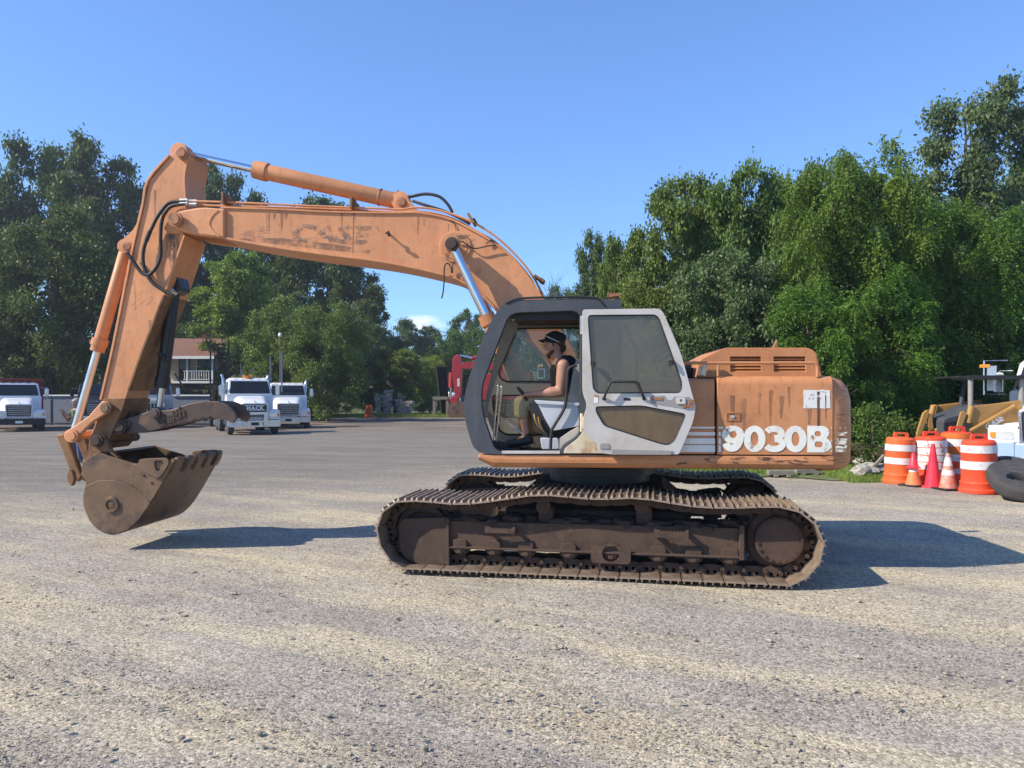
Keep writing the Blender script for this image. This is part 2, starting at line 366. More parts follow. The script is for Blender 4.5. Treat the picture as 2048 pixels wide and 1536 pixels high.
M['beige'] = surf('cab_beige_plastic', (0.5, 0.46, 0.37), 0.6, var=0.1, scale=6, dirt=(0.22, 0.19, 0.14), dlo=0.6, dhi=0.78)
M['console'] = surf('console_pale_grey', (0.46, 0.48, 0.51), 0.55, var=0.1, scale=6, dirt=(0.2, 0.2, 0.2), dlo=0.6, dhi=0.78)
M['doorwhite'] = surf('yellowed_white_paint', (0.5, 0.475, 0.445), 0.5, var=0.08, scale=3, dirt=(0.34, 0.25, 0.15), dlo=0.44, dhi=0.72, dscale=2.2, damt=0.65, bump=0.03)
M['cream'] = surf('cream_sill_paint', (0.62, 0.53, 0.38), 0.55, var=0.12, scale=4, dirt=(0.36, 0.2, 0.09), dlo=0.55, dhi=0.7, dscale=3)
M['seat'] = surf('grey_seat_fabric', (0.3, 0.29, 0.26), 0.9, var=0.15, scale=10, bump=0.2, bscale=200)
M['letter'] = decal('peeling_white_print', (0.8, 0.78, 0.68), 0.36, 0.42, 7)
M['stripe'] = decal('worn_white_stripe', (0.78, 0.76, 0.68), 0.33, 0.4, 6)
M['stripeworn'] = decal('scraped_white_stripe', (0.7, 0.66, 0.56), 0.5, 0.55, 11, stretch=(1, 1, 0.5))
M['caseprint'] = decal('faded_grey_print', (0.27, 0.17, 0.12), 0.46, 0.66, 6, amt=0.6)
M['caseedge'] = decal('faded_pale_print', (0.44, 0.33, 0.25), 0.5, 0.62, 9, amt=0.6)
M['scratch'] = decal('dark_scrape', (0.12, 0.058, 0.035), 0.42, 0.55, 5)
M['oilstain'] = decal('dark_oil_stain', (0.17, 0.12, 0.09), 0.42, 0.68, 4, amt=0.55)
M['sticker'] = surf('torn_pale_sticker', (0.68, 0.66, 0.62), 0.5, var=0.08, scale=4, dirt=(0.28, 0.25, 0.24), dlo=0.56, dhi=0.62, dscale=16)
M['glass_door'] = glass('dusty_bronze_glass', (0.72, 0.66, 0.54), 0.30, (0.24, 0.21, 0.16), 0.15, 0.1)
M['glass_low'] = glass('brown_lower_glass', (0.55, 0.42, 0.28), 0.5, (0.24, 0.16, 0.085), 0.2, 0.08)
M['glass_side'] = glass('dusty_cab_glass', (0.75, 0.74, 0.66), 0.16, (0.2, 0.18, 0.14), 0.1, 0.08)
M['glass_truck'] = glass('windscreen_glass', (0.16, 0.19, 0.22), 0.1, (0.1, 0.11, 0.12), 0.03, 0.22)
M['skin'] = surf('tanned_skin', (0.36, 0.185, 0.125), 0.5, var=0.1, scale=12)
M['vest'] = surf('black_cotton', (0.012, 0.012, 0.014), 0.9, var=0.3, scale=12)
M['khaki'] = surf('khaki_cotton', (0.30, 0.245, 0.14), 0.9, var=0.15, scale=9, bump=0.3, bscale=20)
M['hair'] = surf('dark_brown_hair', (0.035, 0.022, 0.015), 0.6, var=0.4, scale=40, bump=0.5, bscale=90)
M['denim'] = surf('blue_denim', (0.06, 0.09, 0.16), 0.85, var=0.2, scale=14)
M['camo'] = surf('green_camouflage_cloth', (0.10, 0.12, 0.06), 0.9, var=0.3, scale=9, dirt=(0.03, 0.035, 0.02), dlo=0.5, dhi=0.54, dscale=9)
M['tanboot'] = surf('tan_leather', (0.4, 0.25, 0.11), 0.7, var=0.15, scale=20)
M['white'] = surf('white_truck_paint', (0.66, 0.67, 0.68), 0.3, var=0.03, coat=0.3, dirt=(0.5, 0.48, 0.43), dlo=0.66, dhi=0.85)
M['silver'] = surf('silver_truck_paint', (0.35, 0.36, 0.38), 0.35, metal=0.3, var=0.08)
M['truckblack'] = surf('black_truck_paint', (0.02, 0.021, 0.025), 0.3, var=0.1, coat=0.3)
M['truckblue'] = surf('pale_blue_truck_paint', (0.32, 0.43, 0.6), 0.3, var=0.06, coat=0.3)
M['redpaint'] = surf('dark_red_paint', (0.24, 0.022, 0.028), 0.45, var=0.15, dirt=(0.1, 0.03, 0.025), dlo=0.6, dhi=0.75)
M['redexc'] = surf('red_machine_paint', (0.33, 0.026, 0.03), 0.45, var=0.12, dirt=(0.2, 0.03, 0.03), dlo=0.62, dhi=0.78)
M['yellow'] = surf('weathered_yellow_paint', (0.36, 0.195, 0.055), 0.5, var=0.14, dirt=(0.22, 0.11, 0.035), dlo=0.58, dhi=0.74)
M['tyre'] = surf('dusty_tyre_rubber', (0.05, 0.048, 0.046), 0.85, var=0.25, scale=6, dirt=(0.12, 0.11, 0.095), dlo=0.58, dhi=0.75, bump=0.2)
M['rim'] = surf('polished_wheel_metal', (0.6, 0.6, 0.62), 0.25, metal=0.9)
M['grille'] = surf('dark_grille', (0.03, 0.03, 0.032), 0.45, metal=0.4)
M['lamp'] = surf('clear_headlamp', (0.75, 0.75, 0.72), 0.12, metal=0.4, var=0.1, scale=20)
M['amber'] = surf('amber_lens', (0.65, 0.22, 0.02), 0.25, var=0.05)
M['bluegrey'] = surf('pale_grey_concrete', (0.15, 0.172, 0.2), 0.8, var=0.1, scale=2, dirt=(0.24, 0.25, 0.27), dlo=0.55, dhi=0.75, bump=0.1)
M['barrel'] = surf('orange_plastic', (0.66, 0.115, 0.028), 0.55, var=0.12, scale=5, dirt=(0.36, 0.11, 0.05), dlo=0.52, dhi=0.72)
M['barrelred'] = surf('red_orange_plastic', (0.70, 0.07, 0.025), 0.5, var=0.1, scale=5, dirt=(0.42, 0.09, 0.04), dlo=0.55, dhi=0.75)
M['cone_pink'] = surf('bright_red_cone_plastic', (0.80, 0.03, 0.055), 0.5, var=0.06)
M['cone_old'] = surf('sunbleached_orange_plastic', (0.62, 0.18, 0.06), 0.6, var=0.12, dirt=(0.5, 0.28, 0.14), dlo=0.5, dhi=0.66)
M['cone_dirty'] = surf('dirty_orange_plastic', (0.5, 0.15, 0.085), 0.65, var=0.12, dirt=(0.42, 0.33, 0.27), dlo=0.45, dhi=0.6, dscale=8)
M['reflect'] = surf('white_reflective_sheet', (0.6, 0.59, 0.58), 0.45, var=0.05, scale=9, dirt=(0.36, 0.28, 0.23), dlo=0.53, dhi=0.68, dscale=7)
M['reflectworn'] = surf('worn_reflective_sheet', (0.66, 0.62, 0.58), 0.5, var=0.08, scale=9, dirt=(0.55, 0.13, 0.09), dlo=0.52, dhi=0.58, dscale=9)
M['reflectorange'] = surf('orange_reflective_sheet', (0.62, 0.15, 0.02), 0.45, var=0.14, scale=5)
M['roof'] = surf('brown_shingles', (0.17, 0.085, 0.062), 0.85, var=0.15, scale=1.2, bump=0.3, bscale=12)
M['siding'] = surf('cream_siding', (0.47, 0.41, 0.3), 0.75, var=0.06)
M['trim'] = surf('white_trim', (0.72, 0.72, 0.70), 0.6, var=0.05)
M['brick'] = surf('dark_red_brick', (0.16, 0.06, 0.045), 0.85, var=0.2, scale=6)
M['darkwood'] = surf('dark_weathered_wood', (0.06, 0.05, 0.042), 0.85, var=0.25, scale=6, bump=0.3)
M['greywood'] = surf('grey_weathered_wood', (0.2, 0.18, 0.15), 0.85, var=0.2, scale=6, bump=0.3)
M['log'] = surf('cut_log_bark', (0.16, 0.10, 0.065), 0.9, var=0.3, scale=8, bump=0.4)
M['stone'] = surf('pale_rough_stone', (0.36, 0.33, 0.28), 0.9, var=0.25, scale=4, dirt=(0.14, 0.125, 0.105), dlo=0.5, dhi=0.62, bump=0.4)
M['bark'] = surf('grey_brown_bark', (0.09, 0.07, 0.055), 0.95, var=0.3, scale=5, bump=0.4, bscale=15)
M['darkglass'] = surf('dark_window_glass', (0.014, 0.018, 0.022), 0.06, var=0.3, spec=0.4)
M['pole'] = surf('weathered_pole_wood', (0.12, 0.09, 0.07), 0.9, var=0.2)
M['galv'] = surf('galvanised_steel', (0.45, 0.46, 0.47), 0.45, metal=0.6, var=0.1)
LEAF = {
 'dark': leafmat('dark_green_leaves', (0.046, 0.08, 0.022), (0.112, 0.155, 0.044)),
 'mid': leafmat('mid_green_leaves', (0.050, 0.10, 0.018), (0.115, 0.175, 0.034)),
 'light': leafmat('light_green_leaves', (0.12, 0.18, 0.03), (0.22, 0.28, 0.06)),
 'olive': leafmat('olive_green_leaves', (0.075, 0.125, 0.026), (0.15, 0.205, 0.05)),
 'bushy': leafmat('yellowish_olive_leaves', (0.10, 0.14, 0.03), (0.185, 0.225, 0.06)),
 'locust': leafmat('fresh_locust_leaves', (0.052, 0.115, 0.013), (0.125, 0.205, 0.03)),
 'grey': leafmat('greyish_green_leaves', (0.07, 0.105, 0.038), (0.135, 0.18, 0.075)),
 'brown': leafmat('brownish_leaves', (0.10, 0.095, 0.045), (0.15, 0.135, 0.06)),
}

# ------------------------------------------------------------------ the setting: ground, verges, banks
def ground_height(x, y):
    return 0.0
def make_ground():
    xs = np.concatenate([np.linspace(-900, -60, 8)[:-1], np.linspace(-60, -12, 13)[:-1], np.linspace(-12, 12, 61), np.linspace(12, 60, 13)[1:], np.linspace(60, 900, 8)[1:]])
    ys = np.concatenate([np.linspace(-30, 1, 5)[:-1], np.linspace(1, 20, 61), np.linspace(20, 90, 21)[1:], np.linspace(90, 1500, 8)[1:]])
    V = []; nx = len(xs)
    for y in ys:
        for x in xs:
            z = 0.012 * (math.sin(x * 1.7 + y * 0.9) + math.sin(x * 0.6 - y * 1.9 + 1) + math.sin(2.9 * x + 2.1 * y + 2) * 0.5) - 0.02
            if y > 12 or abs(x) > 12: z *= 0.6
            V.append((x, y, min(z, 0.0)))
    F = [(j * nx + i, j * nx + i + 1, (j + 1) * nx + i + 1, (j + 1) * nx + i) for j in range(len(ys) - 1) for i in range(nx - 1)]
    m, nt, out = newmat('yard_gravel'); b = nt.nodes.new('ShaderNodeBsdfPrincipled'); nt.links.new(b.outputs[0], out.inputs['Surface'])
    b.inputs['Roughness'].default_value = 0.95; b.inputs['Specular IOR Level'].default_value = 0.12
    tc = nt.nodes.new('ShaderNodeTexCoord').outputs['Object']
    rot = nt.nodes.new('ShaderNodeMapping'); rot.inputs['Rotation'].default_value = (0, 0, math.radians(27)); nt.links.new(tc, rot.inputs['Vector']); rv = rot.outputs[0]
    grey = mixc(nt, ramp(nt, noise(nt, 1.1, 6, 0.62, tc), 0.32, 0.68), (0.275, 0.245, 0.203), (0.36, 0.322, 0.268))
    tan = (0.49, 0.415, 0.275)
    band = noise(nt, 0.55, 6, 0.62, rv, stretch=(0.35, 1.6, 1))
    c = mixc(nt, ramp(nt, band, 0.44, 0.64, 0, 0.85), grey, tan)
    c = mixc(nt, ramp(nt, noise(nt, 0.33, 4, 0.6, tc), 0.56, 0.72, 0, 0.4), c, (0.24, 0.165, 0.12))          # reddish earth showing through
    c = mixc(nt, ramp(nt, noise(nt, 2.6, 7, 0.7, rv, stretch=(0.25, 1.4, 1)), 0.55, 0.72, 0, 0.4), c, (0.2, 0.19, 0.175))
    # the yard colour turns darker toward the back and left, with a ragged edge
    sep = nt.nodes.new('ShaderNodeSeparateXYZ'); nt.links.new(tc, sep.inputs[0])
    ad = nt.nodes.new('ShaderNodeMath'); ad.operation = 'MULTIPLY_ADD'; nt.links.new(noise(nt, 0.16, 5, 0.6, tc), ad.inputs[0]); ad.inputs[1].default_value = 13; nt.links.new(sep.outputs[1], ad.inputs[2])
    a2 = nt.nodes.new('ShaderNodeMath'); a2.operation = 'MULTIPLY_ADD'; nt.links.new(sep.outputs[0], a2.inputs[0]); a2.inputs[1].default_value = -0.32; nt.links.new(ad.outputs[0], a2.inputs[2])
    dark = mixc(nt, ramp(nt, noise(nt, 0.9, 7, 0.65, tc, stretch=(0.3, 1.5, 1)), 0.35, 0.68), (0.125, 0.115, 0.102), (0.205, 0.186, 0.16))
    c = mixc(nt, ramp(nt, a2.outputs[0], 17, 27, 0, 0.85), c, dark)
    brown = mixc(nt, ramp(nt, noise(nt, 0.5, 5, 0.6, tc, stretch=(0.4, 1.3, 1)), 0.4, 0.6), (0.125, 0.105, 0.088), (0.22, 0.18, 0.14))
    br = nt.nodes.new('ShaderNodeMath'); br.operation = 'MULTIPLY_ADD'; nt.links.new(noise(nt, 0.12, 4, 0.6, tc), br.inputs[0]); br.inputs[1].default_value = 22; nt.links.new(sep.outputs[1], br.inputs[2])
    c = mixc(nt, ramp(nt, br.outputs[0], 44, 52), c, brown)
    # pebbles: a tint for each stone
    vo = nt.nodes.new('ShaderNodeTexVoronoi'); vo.inputs['Scale'].default_value = 55; nt.links.new(tc, vo.inputs['Vector'])
    sp = nt.nodes.new('ShaderNodeSeparateColor'); nt.links.new(vo.outputs['Color'], sp.inputs[0])
    c = mixc(nt, 1.0, c, ramp(nt, sp.outputs[0], 0.0, 1.0, 0.62, 1.38), 'MULTIPLY')
    v2 = nt.nodes.new('ShaderNodeTexVoronoi'); v2.inputs['Scale'].default_value = 140; nt.links.new(tc, v2.inputs['Vector'])
    s2 = nt.nodes.new('ShaderNodeSeparateColor'); nt.links.new(v2.outputs['Color'], s2.inputs[0])
    c = mixc(nt, 1.0, c, ramp(nt, s2.outputs[0], 0.0, 1.0, 0.75, 1.25), 'MULTIPLY')
    nt.links.new(c, b.inputs['Base Color'])
    h = nt.nodes.new('ShaderNodeMath'); h.operation = 'MULTIPLY_ADD'; nt.links.new(vo.outputs['Distance'], h.inputs[0]); h.inputs[1].default_value = -0.8; nt.links.new(noise(nt, 120, 4, 0.7, tc), h.inputs[2])
    h2 = nt.nodes.new('ShaderNodeMath'); h2.operation = 'MULTIPLY_ADD'; nt.links.new(noise(nt, 9, 5, 0.65, tc), h2.inputs[0]); h2.inputs[1].default_value = 2.0; nt.links.new(h.outputs[0], h2.inputs[2])
    h3 = nt.nodes.new('ShaderNodeMath'); h3.operation = 'MULTIPLY_ADD'; nt.links.new(noise(nt, 2.2, 5, 0.6, rv, stretch=(0.22, 3.2, 1)), h3.inputs[0]); h3.inputs[1].default_value = 5.0; nt.links.new(h2.outputs[0], h3.inputs[2]); h2 = h3
    bn = nt.nodes.new('ShaderNodeBump'); bn.inputs['Strength'].default_value = 0.5; bn.inputs['Distance'].default_value = 0.012; nt.links.new(h2.outputs[0], bn.inputs['Height']); nt.links.new(bn.outputs[0], b.inputs['Normal'])
    g = MB().add(V, F, True).obj('ground', m, fix=False); prop(g, kind='structure', label='gravel yard with tan wheel tracks, darker toward the back')
    return g
make_ground()

def stone_protos():
    out = []
    for k in range(10):
        r = random.Random(k); bm = bmesh.new(); bmesh.ops.create_icosphere(bm, subdivisions=1, radius=1)
        for v in bm.verts: v.co *= r.uniform(0.6, 1.15); v.co.z *= 0.6
        V = np.array([v.co[:] for v in bm.verts]); F = np.array([[v.index for v in f.verts] for f in bm.faces]); bm.free(); out.append((V, F))
    return out
def gravel():
    P = stone_protos(); tris = []
    n = 62000; r = NP
    # even in the picture rather than on the ground, so far stones thin out
    py = 1000 + (1545 - 1000) * r.rand(n) ** 0.85; px = -60 + 2170 * r.rand(n)
    D = FPX * EYE / (py - HZ); X = (px - 1024) / FPX * D
    dens = 0.5 + 0.5 * np.sin(X * 1.3 + D * 2.3) * np.sin(X * 0.7 - D * 1.9 + 1.2) + 0.4 * np.sin(X * 3.1 + D * 5.7)
    keep = r.rand(n) < np.clip(dens + 0.25, 0.12, 1)
    D, X = D[keep], X[keep]
    size = 0.0032 * np.exp(r.randn(len(D)) * 0.58) * (1 + (r.rand(len(D)) < 0.02) * 1.6)
    for i in range(len(D)):
        V, F = P[i % 10]; a = r.rand() * 6.283; ca, sa = math.cos(a), math.sin(a); s = min(size[i], 0.032)
        W = np.empty_like(V); W[:, 0] = (V[:, 0] * ca - V[:, 1] * sa) * s * (0.8 + 0.5 * r.rand()) + X[i]; W[:, 1] = (V[:, 0] * sa + V[:, 1] * ca) * s + D[i]; W[:, 2] = V[:, 2] * s + s * 0.15 - 0.006
        tris.append(W[F].reshape(-1, 3))
    m, nt, out = newmat('gravel_stone'); b = nt.nodes.new('ShaderNodeBsdfPrincipled'); b.inputs['Roughness'].default_value = 0.9; b.inputs['Specular IOR Level'].default_value = 0.15
    geo = nt.nodes.new('ShaderNodeNewGeometry'); wn = nt.nodes.new('ShaderNodeTexWhiteNoise'); wn.noise_dimensions = '3D'
    oc = nt.nodes.new('ShaderNodeTexCoord'); sn = nt.nodes.new('ShaderNodeVectorMath'); sn.operation = 'SNAP'; sn.inputs[1].default_value = (0.03, 0.03, 10); nt.links.new(oc.outputs['Object'], sn.inputs[0]); nt.links.new(sn.outputs[0], wn.inputs[0])
    nt.links.new(mixc(nt, wn.outputs[0], (0.17, 0.148, 0.122), (0.43, 0.38, 0.30)), b.inputs['Base Color']); nt.links.new(b.outputs[0], out.inputs['Surface'])
    o = link('gravel', fast_mesh('gravel', np.concatenate(tris), 3, m)); prop(o, kind='stuff', label='loose grey and tan stones strewn over the yard')
gravel()

def sheet(name, pts, z, mat, n=1, seed=0, jag=0.0):
    r = random.Random(seed); P = []
    for i, p in enumerate(pts):
        q = pts[(i + 1) % len(pts)]
        for k in range(n):
            t = k / n; P.append((p[0] + (q[0] - p[0]) * t + r.uniform(-jag, jag), p[1] + (q[1] - p[1]) * t + r.uniform(-jag, jag)))
    V = [(p[0], p[1], z) for p in P]
    return MB().add(V, [tuple(range(len(V)))]).obj(name, mat, fix=False)
M['grassground'] = surf('short_dry_grass', (0.105, 0.13, 0.04), 0.95, var=0.3, scale=1.2, dirt=(0.2, 0.165, 0.1), dlo=0.5, dhi=0.64, dscale=0.9, bump=0.5, bscale=30)
M['drygrass'] = surf('tan_dry_grass', (0.27, 0.23, 0.115), 0.95, var=0.2, scale=0.6, dirt=(0.16, 0.17, 0.06), dlo=0.5, dhi=0.66, dscale=0.5, bump=0.4, bscale=20)
sh = sheet('grass_verge', [(2.4, 17.4), (5.2, 17.2), (8.0, 15.9), (13, 15.4), (30, 15.5), (40, 40), (6, 40), (1.0, 27)], 0.006, M['grassground'], 12, 3, 0.22); prop(sh, kind='structure')
sh = sheet('grass_verge', [(-19, 58), (-12, 62.5), (-4, 60), (4, 58), (12, 55), (30, 60), (30, 140), (-60, 140), (-45, 64), (-24, 66)], 0.006, M['grassground'], 10, 5, 0.5); prop(sh, kind='structure')
def bank(name, pts_near, pts_far, h, mat):
    mb = MB(); n = len(pts_near); rows = []
    for k in range(9):
        t = k / 8; z = h * (3 * t * t - 2 * t ** 3)
        rows.append([(a[0] + (b[0] - a[0]) * t, a[1] + (b[1] - a[1]) * t, 0.01 + z + 0.04 * math.sin(i * 1.7 + k)) for i, (a, b) in enumerate(zip(pts_near, pts_far))])
    V = [p for r in rows for p in r]; F = [(k * n + i, k * n + i + 1, (k + 1) * n + i + 1, (k + 1) * n + i) for k in range(8) for i in range(n - 1)]
    o = mb.add(V, F, True).obj(name, mat, fix=False); prop(o, kind='structure'); return o
bank('grass_bank', [(18, 38), (26, 36), (34, 35), (45, 34), (60, 34)], [(18, 60), (28, 62), (40, 62), (60, 60), (80, 60)], 3.0, M['drygrass'])
bank('hillside', [(-70, 70), (-50, 66), (-36, 62), (-25, 66), (-12, 80), (4, 90)], [(-100, 130), (-70, 125), (-45, 120), (-25, 120), (-5, 130), (10, 140)], 5.5, M['grassground'])

def grass_tufts(name, spots, label):
    tris = []
    for (cx, cy, rx, ry, n, hgt) in spots:
        x = cx + rx * NP.uniform(-1, 1, n); y = cy + ry * NP.uniform(-1, 1, n); h = hgt * NP.uniform(0.4, 1.2, n); a = NP.uniform(0, 6.28, n); lean = NP.uniform(0.1, 0.7, n) * h; wd = NP.uniform(0.006, 0.013, n)
        ca, sa = np.cos(a), np.sin(a); b = NP.uniform(0, 6.28, n)
        T = np.empty((n, 3, 3)); T[:, 0] = np.stack([x - ca * wd, y - sa * wd, np.zeros(n)], 1); T[:, 1] = np.stack([x + ca * wd, y + sa * wd, np.zeros(n)], 1); T[:, 2] = np.stack([x + np.cos(b) * lean, y + np.sin(b) * lean, h], 1)
        tris.append(T.reshape(-1, 3))
    o = link(name, fast_mesh(name, np.concatenate(tris), 3, LEAF['light'])); prop(o, kind='stuff', label=label)
grass_tufts('grass', [(5.5, 18.2, 2.4, 0.9, 7000, 0.09), (8.6, 16.6, 1.6, 0.7, 4000, 0.1), (11.5, 16.2, 2.5, 0.7, 3000, 0.11), (3.8, 19.5, 1.5, 1.2, 3000, 0.1), (7.5, 20.5, 4, 2.2, 9000, 0.13), (9.6, 15.0, 1.3, 0.12, 700, 0.07), (11.2, 14.2, 0.8, 0.1, 300, 0.06)], 'short green grass edging the gravel at right')
grass_tufts('grass', [(-12, 61.5, 8, 2.0, 7000, 0.3), (-6, 61, 6, 1.2, 5000, 0.3)], 'long grass along the back edge of the yard')

# ------------------------------------------------------------------ trees
def unit(n): 
    v = NP.randn(n, 3); return v / np.linalg.norm(v, axis=1, keepdims=True)
def leaves_quads(C, N, L, Wd):                 # diamond leaves: centres, long axis, length, width
    A = N / np.linalg.norm(N, axis=1, keepdims=True); R = unit(len(C)); B = np.cross(A, R); B /= np.linalg.norm(B, axis=1, keepdims=True) + 1e-9
    Nn = np.cross(A, B)
    L = L[:, None]; Wd = Wd[:, None]
    q = np.stack([C - A * L * 0.5, C + B * Wd * 0.5 + Nn * Wd * 0.12, C + A * L * 0.5, C - B * Wd * 0.5 + Nn * Wd * 0.12], 1)
    return q.reshape(-1, 3)
def crown(lobes, nclump, nleaf, leaf, clump_r, droop=0.2, style='leaf', hollow=0.55):
    """lobes: (x, y, z, rx, ry, rz); clumps sit mostly in the outer shell of the lobes, leaves fill the clumps"""
    lob = np.array(lobes, float); vol = lob[:, 3] * lob[:, 4] * lob[:, 5]; pick = NP.choice(len(lob), nclump, p=vol ** 0.75 / (vol ** 0.75).sum())
    rad = hollow + (1.06 - hollow) * NP.rand(nclump) ** 0.6
    cc = lob[pick, :3] + unit(nclump) * rad[:, None] * lob[pick, 3:6]
    cc[:, 2] = np.maximum(cc[:, 2], 0.15)
    for _ in range(3):                         # a clump that hangs free of the others moves in toward its lobe
        dist = np.sort(np.linalg.norm(cc[:, None] - cc[None], axis=2), 1)[:, 4]; lone = dist > clump_r * 1.35
        cc[lone] = lob[pick[lone], :3] + (cc[lone] - lob[pick[lone], :3]) * 0.72
    k = nleaf // nclump; cr = clump_r * NP.uniform(0.55, 1.35, nclump)
    C = np.repeat(cc, k, 0); R = np.repeat(cr, k)
    d = unit(len(C)); d[:, 2] *= 0.72
    C = C + d * (R * NP.rand(len(C)) ** 0.5 * NP.uniform(0.5, 1.45, len(C)))[:, None]
    if style == 'leaf':
        ax = d + unit(len(C)) * 0.9; ax[:, 2] -= droop
        return leaves_quads(C, ax, leaf * NP.uniform(0.7, 1.35, len(C)), leaf * 0.62 * NP.uniform(0.7, 1.3, len(C))), cc
    # compound leaves: a drooping stalk with leaflets in pairs
    S = C[: len(C) // 9]; idx = NP.permutation(len(C))[: len(C) // 9]; S = C[idx]; ax = d[idx] * np.array([1, 1, 0.5]) + unit(len(S)) * 0.45; ax[:, 2] -= droop; ax /= np.linalg.norm(ax, axis=1, keepdims=True)
    side = np.cross(ax, np.array([0, 0, 1.0]) + 0.25 * unit(len(S))); side /= np.linalg.norm(side, axis=1, keepdims=True) + 1e-9
    qs = []; ln = leaf * 3.6
    for j in range(5):
        t = (j + 0.6) / 5; base = S + ax * (ln * t); base[:, 2] -= ln * 0.25 * t * t
        for sg in (-1, 1):
            if j == 4 and sg > 0: continue
            a = side * sg + ax * (0.5 if j < 4 else 3) + unit(len(S)) * 0.2
            an = a / np.linalg.norm(a, axis=1, keepdims=True); c = base + an * leaf * 0.45
            qs.append(leaves_quads(c, an, leaf * NP.uniform(0.8, 1.2, len(S)), leaf * 0.5 * NP.uniform(0.8, 1.2, len(S))))
    return np.concatenate(qs), cc
def limbs(cc, trunk_top, r0, base=(0, 0, 0), n=26, twigs=0, lean=0.15):
    mb = MB(); top = Vector((NP.uniform(-lean, lean) * 2, NP.uniform(-lean, lean) * 2, trunk_top)); pts = [Vector(base), Vector(base).lerp(top, 0.35) + Vector((NP.uniform(-lean, lean), NP.uniform(-lean, lean), 0)), Vector(base).lerp(top, 0.7) + Vector((NP.uniform(-lean, lean), NP.uniform(-lean, lean), 0)), top]
    sp = smooth_path(pts, 4); m = len(sp); mb.tube(sp, r0, 9, radii=[r0 * (1.35 if i == 0 else 1 - 0.75 * i / m) for i in range(m)])
    order = NP.permutation(len(cc))[:n + twigs]
    for q, i in enumerate(order):
        e = Vector(cc[i]); t = 0.3 + 0.68 * min(1, max(0, (e.z / max(trunk_top, 0.1)) * 0.75)); t = min(0.97, t); b = sp[int(t * (m - 1))]
        mid = b.lerp(e, 0.5) + Vector((NP.uniform(-.3, .3), NP.uniform(-.3, .3), NP.uniform(0.0, 0.5)))
        r = r0 * (0.34 if q < n * 0.4 else 0.2) if q < n else r0 * 0.09
        mb.tube([b, mid, e], r, 5, radii=[r, r * 0.6, r * 0.15])
    return mb
PROTO = {}
def proto(key, lobes, nclump, nleaf, leaf, clump_r, trunk_top, r0, style='leaf', droop=0.2, hollow=0.55, nl=26, twigs=0):
    q, cc = crown(lobes, nclump, nleaf, leaf, clump_r, droop, style, hollow)
    PROTO[key] = (fast_mesh('crown', q, 4, LEAF['mid']), limbs(cc, trunk_top, r0, n=nl, twigs=twigs).mesh('trunk', M['bark'], fix=False), float(np.percentile(q[:, 2], 99.7)))
def rand_lobes(seed, z0, z1, rad, n, squash=0.8):
    r = random.Random(seed); out = [(0, 0, (z0 + z1) / 2, rad * 0.6, rad * 0.6, (z1 - z0) * 0.42)]
    for i in range(n):
        t = (i + 0.5) / n; a = i * 2.4 + r.uniform(-.5, .5); z = z0 + (z1 - z0) * (0.12 + 0.84 * t); prof = math.sin(math.pi * (0.16 + 0.72 * t)) ** 0.8
        s = rad * r.uniform(0.26, 0.46); out.append((math.cos(a) * rad * prof * 0.66, math.sin(a) * rad * prof * 0.66, z - s * 0.3, s, s, s * squash))
    return out
# all of them 10 m tall; trees scale them
proto('oak', rand_lobes(3, 1.6, 9.9, 3.9, 22), 330, 42000, 0.17, 0.55, 8.0, 0.24)
proto('oak2', rand_lobes(8, 1.2, 9.9, 3.4, 20), 300, 42000, 0.17, 0.52, 8.2, 0.22)
proto('bush', rand_lobes(5, 0.1, 9.8, 4.6, 24, 0.9), 420, 46000, 0.165, 0.62, 7.0, 0.16)
proto('locust', rand_lobes(14, 0.8, 9.7, 4.4, 24), 330, 84000, 0.14, 0.62, 8.0, 0.15, 'spray', 0.45)
proto('locust2', rand_lobes(21, 0.1, 9.7, 4.2, 26), 350, 84000, 0.14, 0.58, 8.0, 0.15, 'spray', 0.5)
proto('vine', rand_lobes(33, 0.1, 9.8, 4.3, 26, 0.85), 420, 56000, 0.18, 0.6, 7.5, 0.15, 'leaf', 0.35)
proto('sparse', rand_lobes(43, 2.2, 9.9, 3.4, 26, 0.85), 300, 40000, 0.15, 0.52, 9.0, 0.11, 'leaf', 0.3, 0.25, 46, 120)
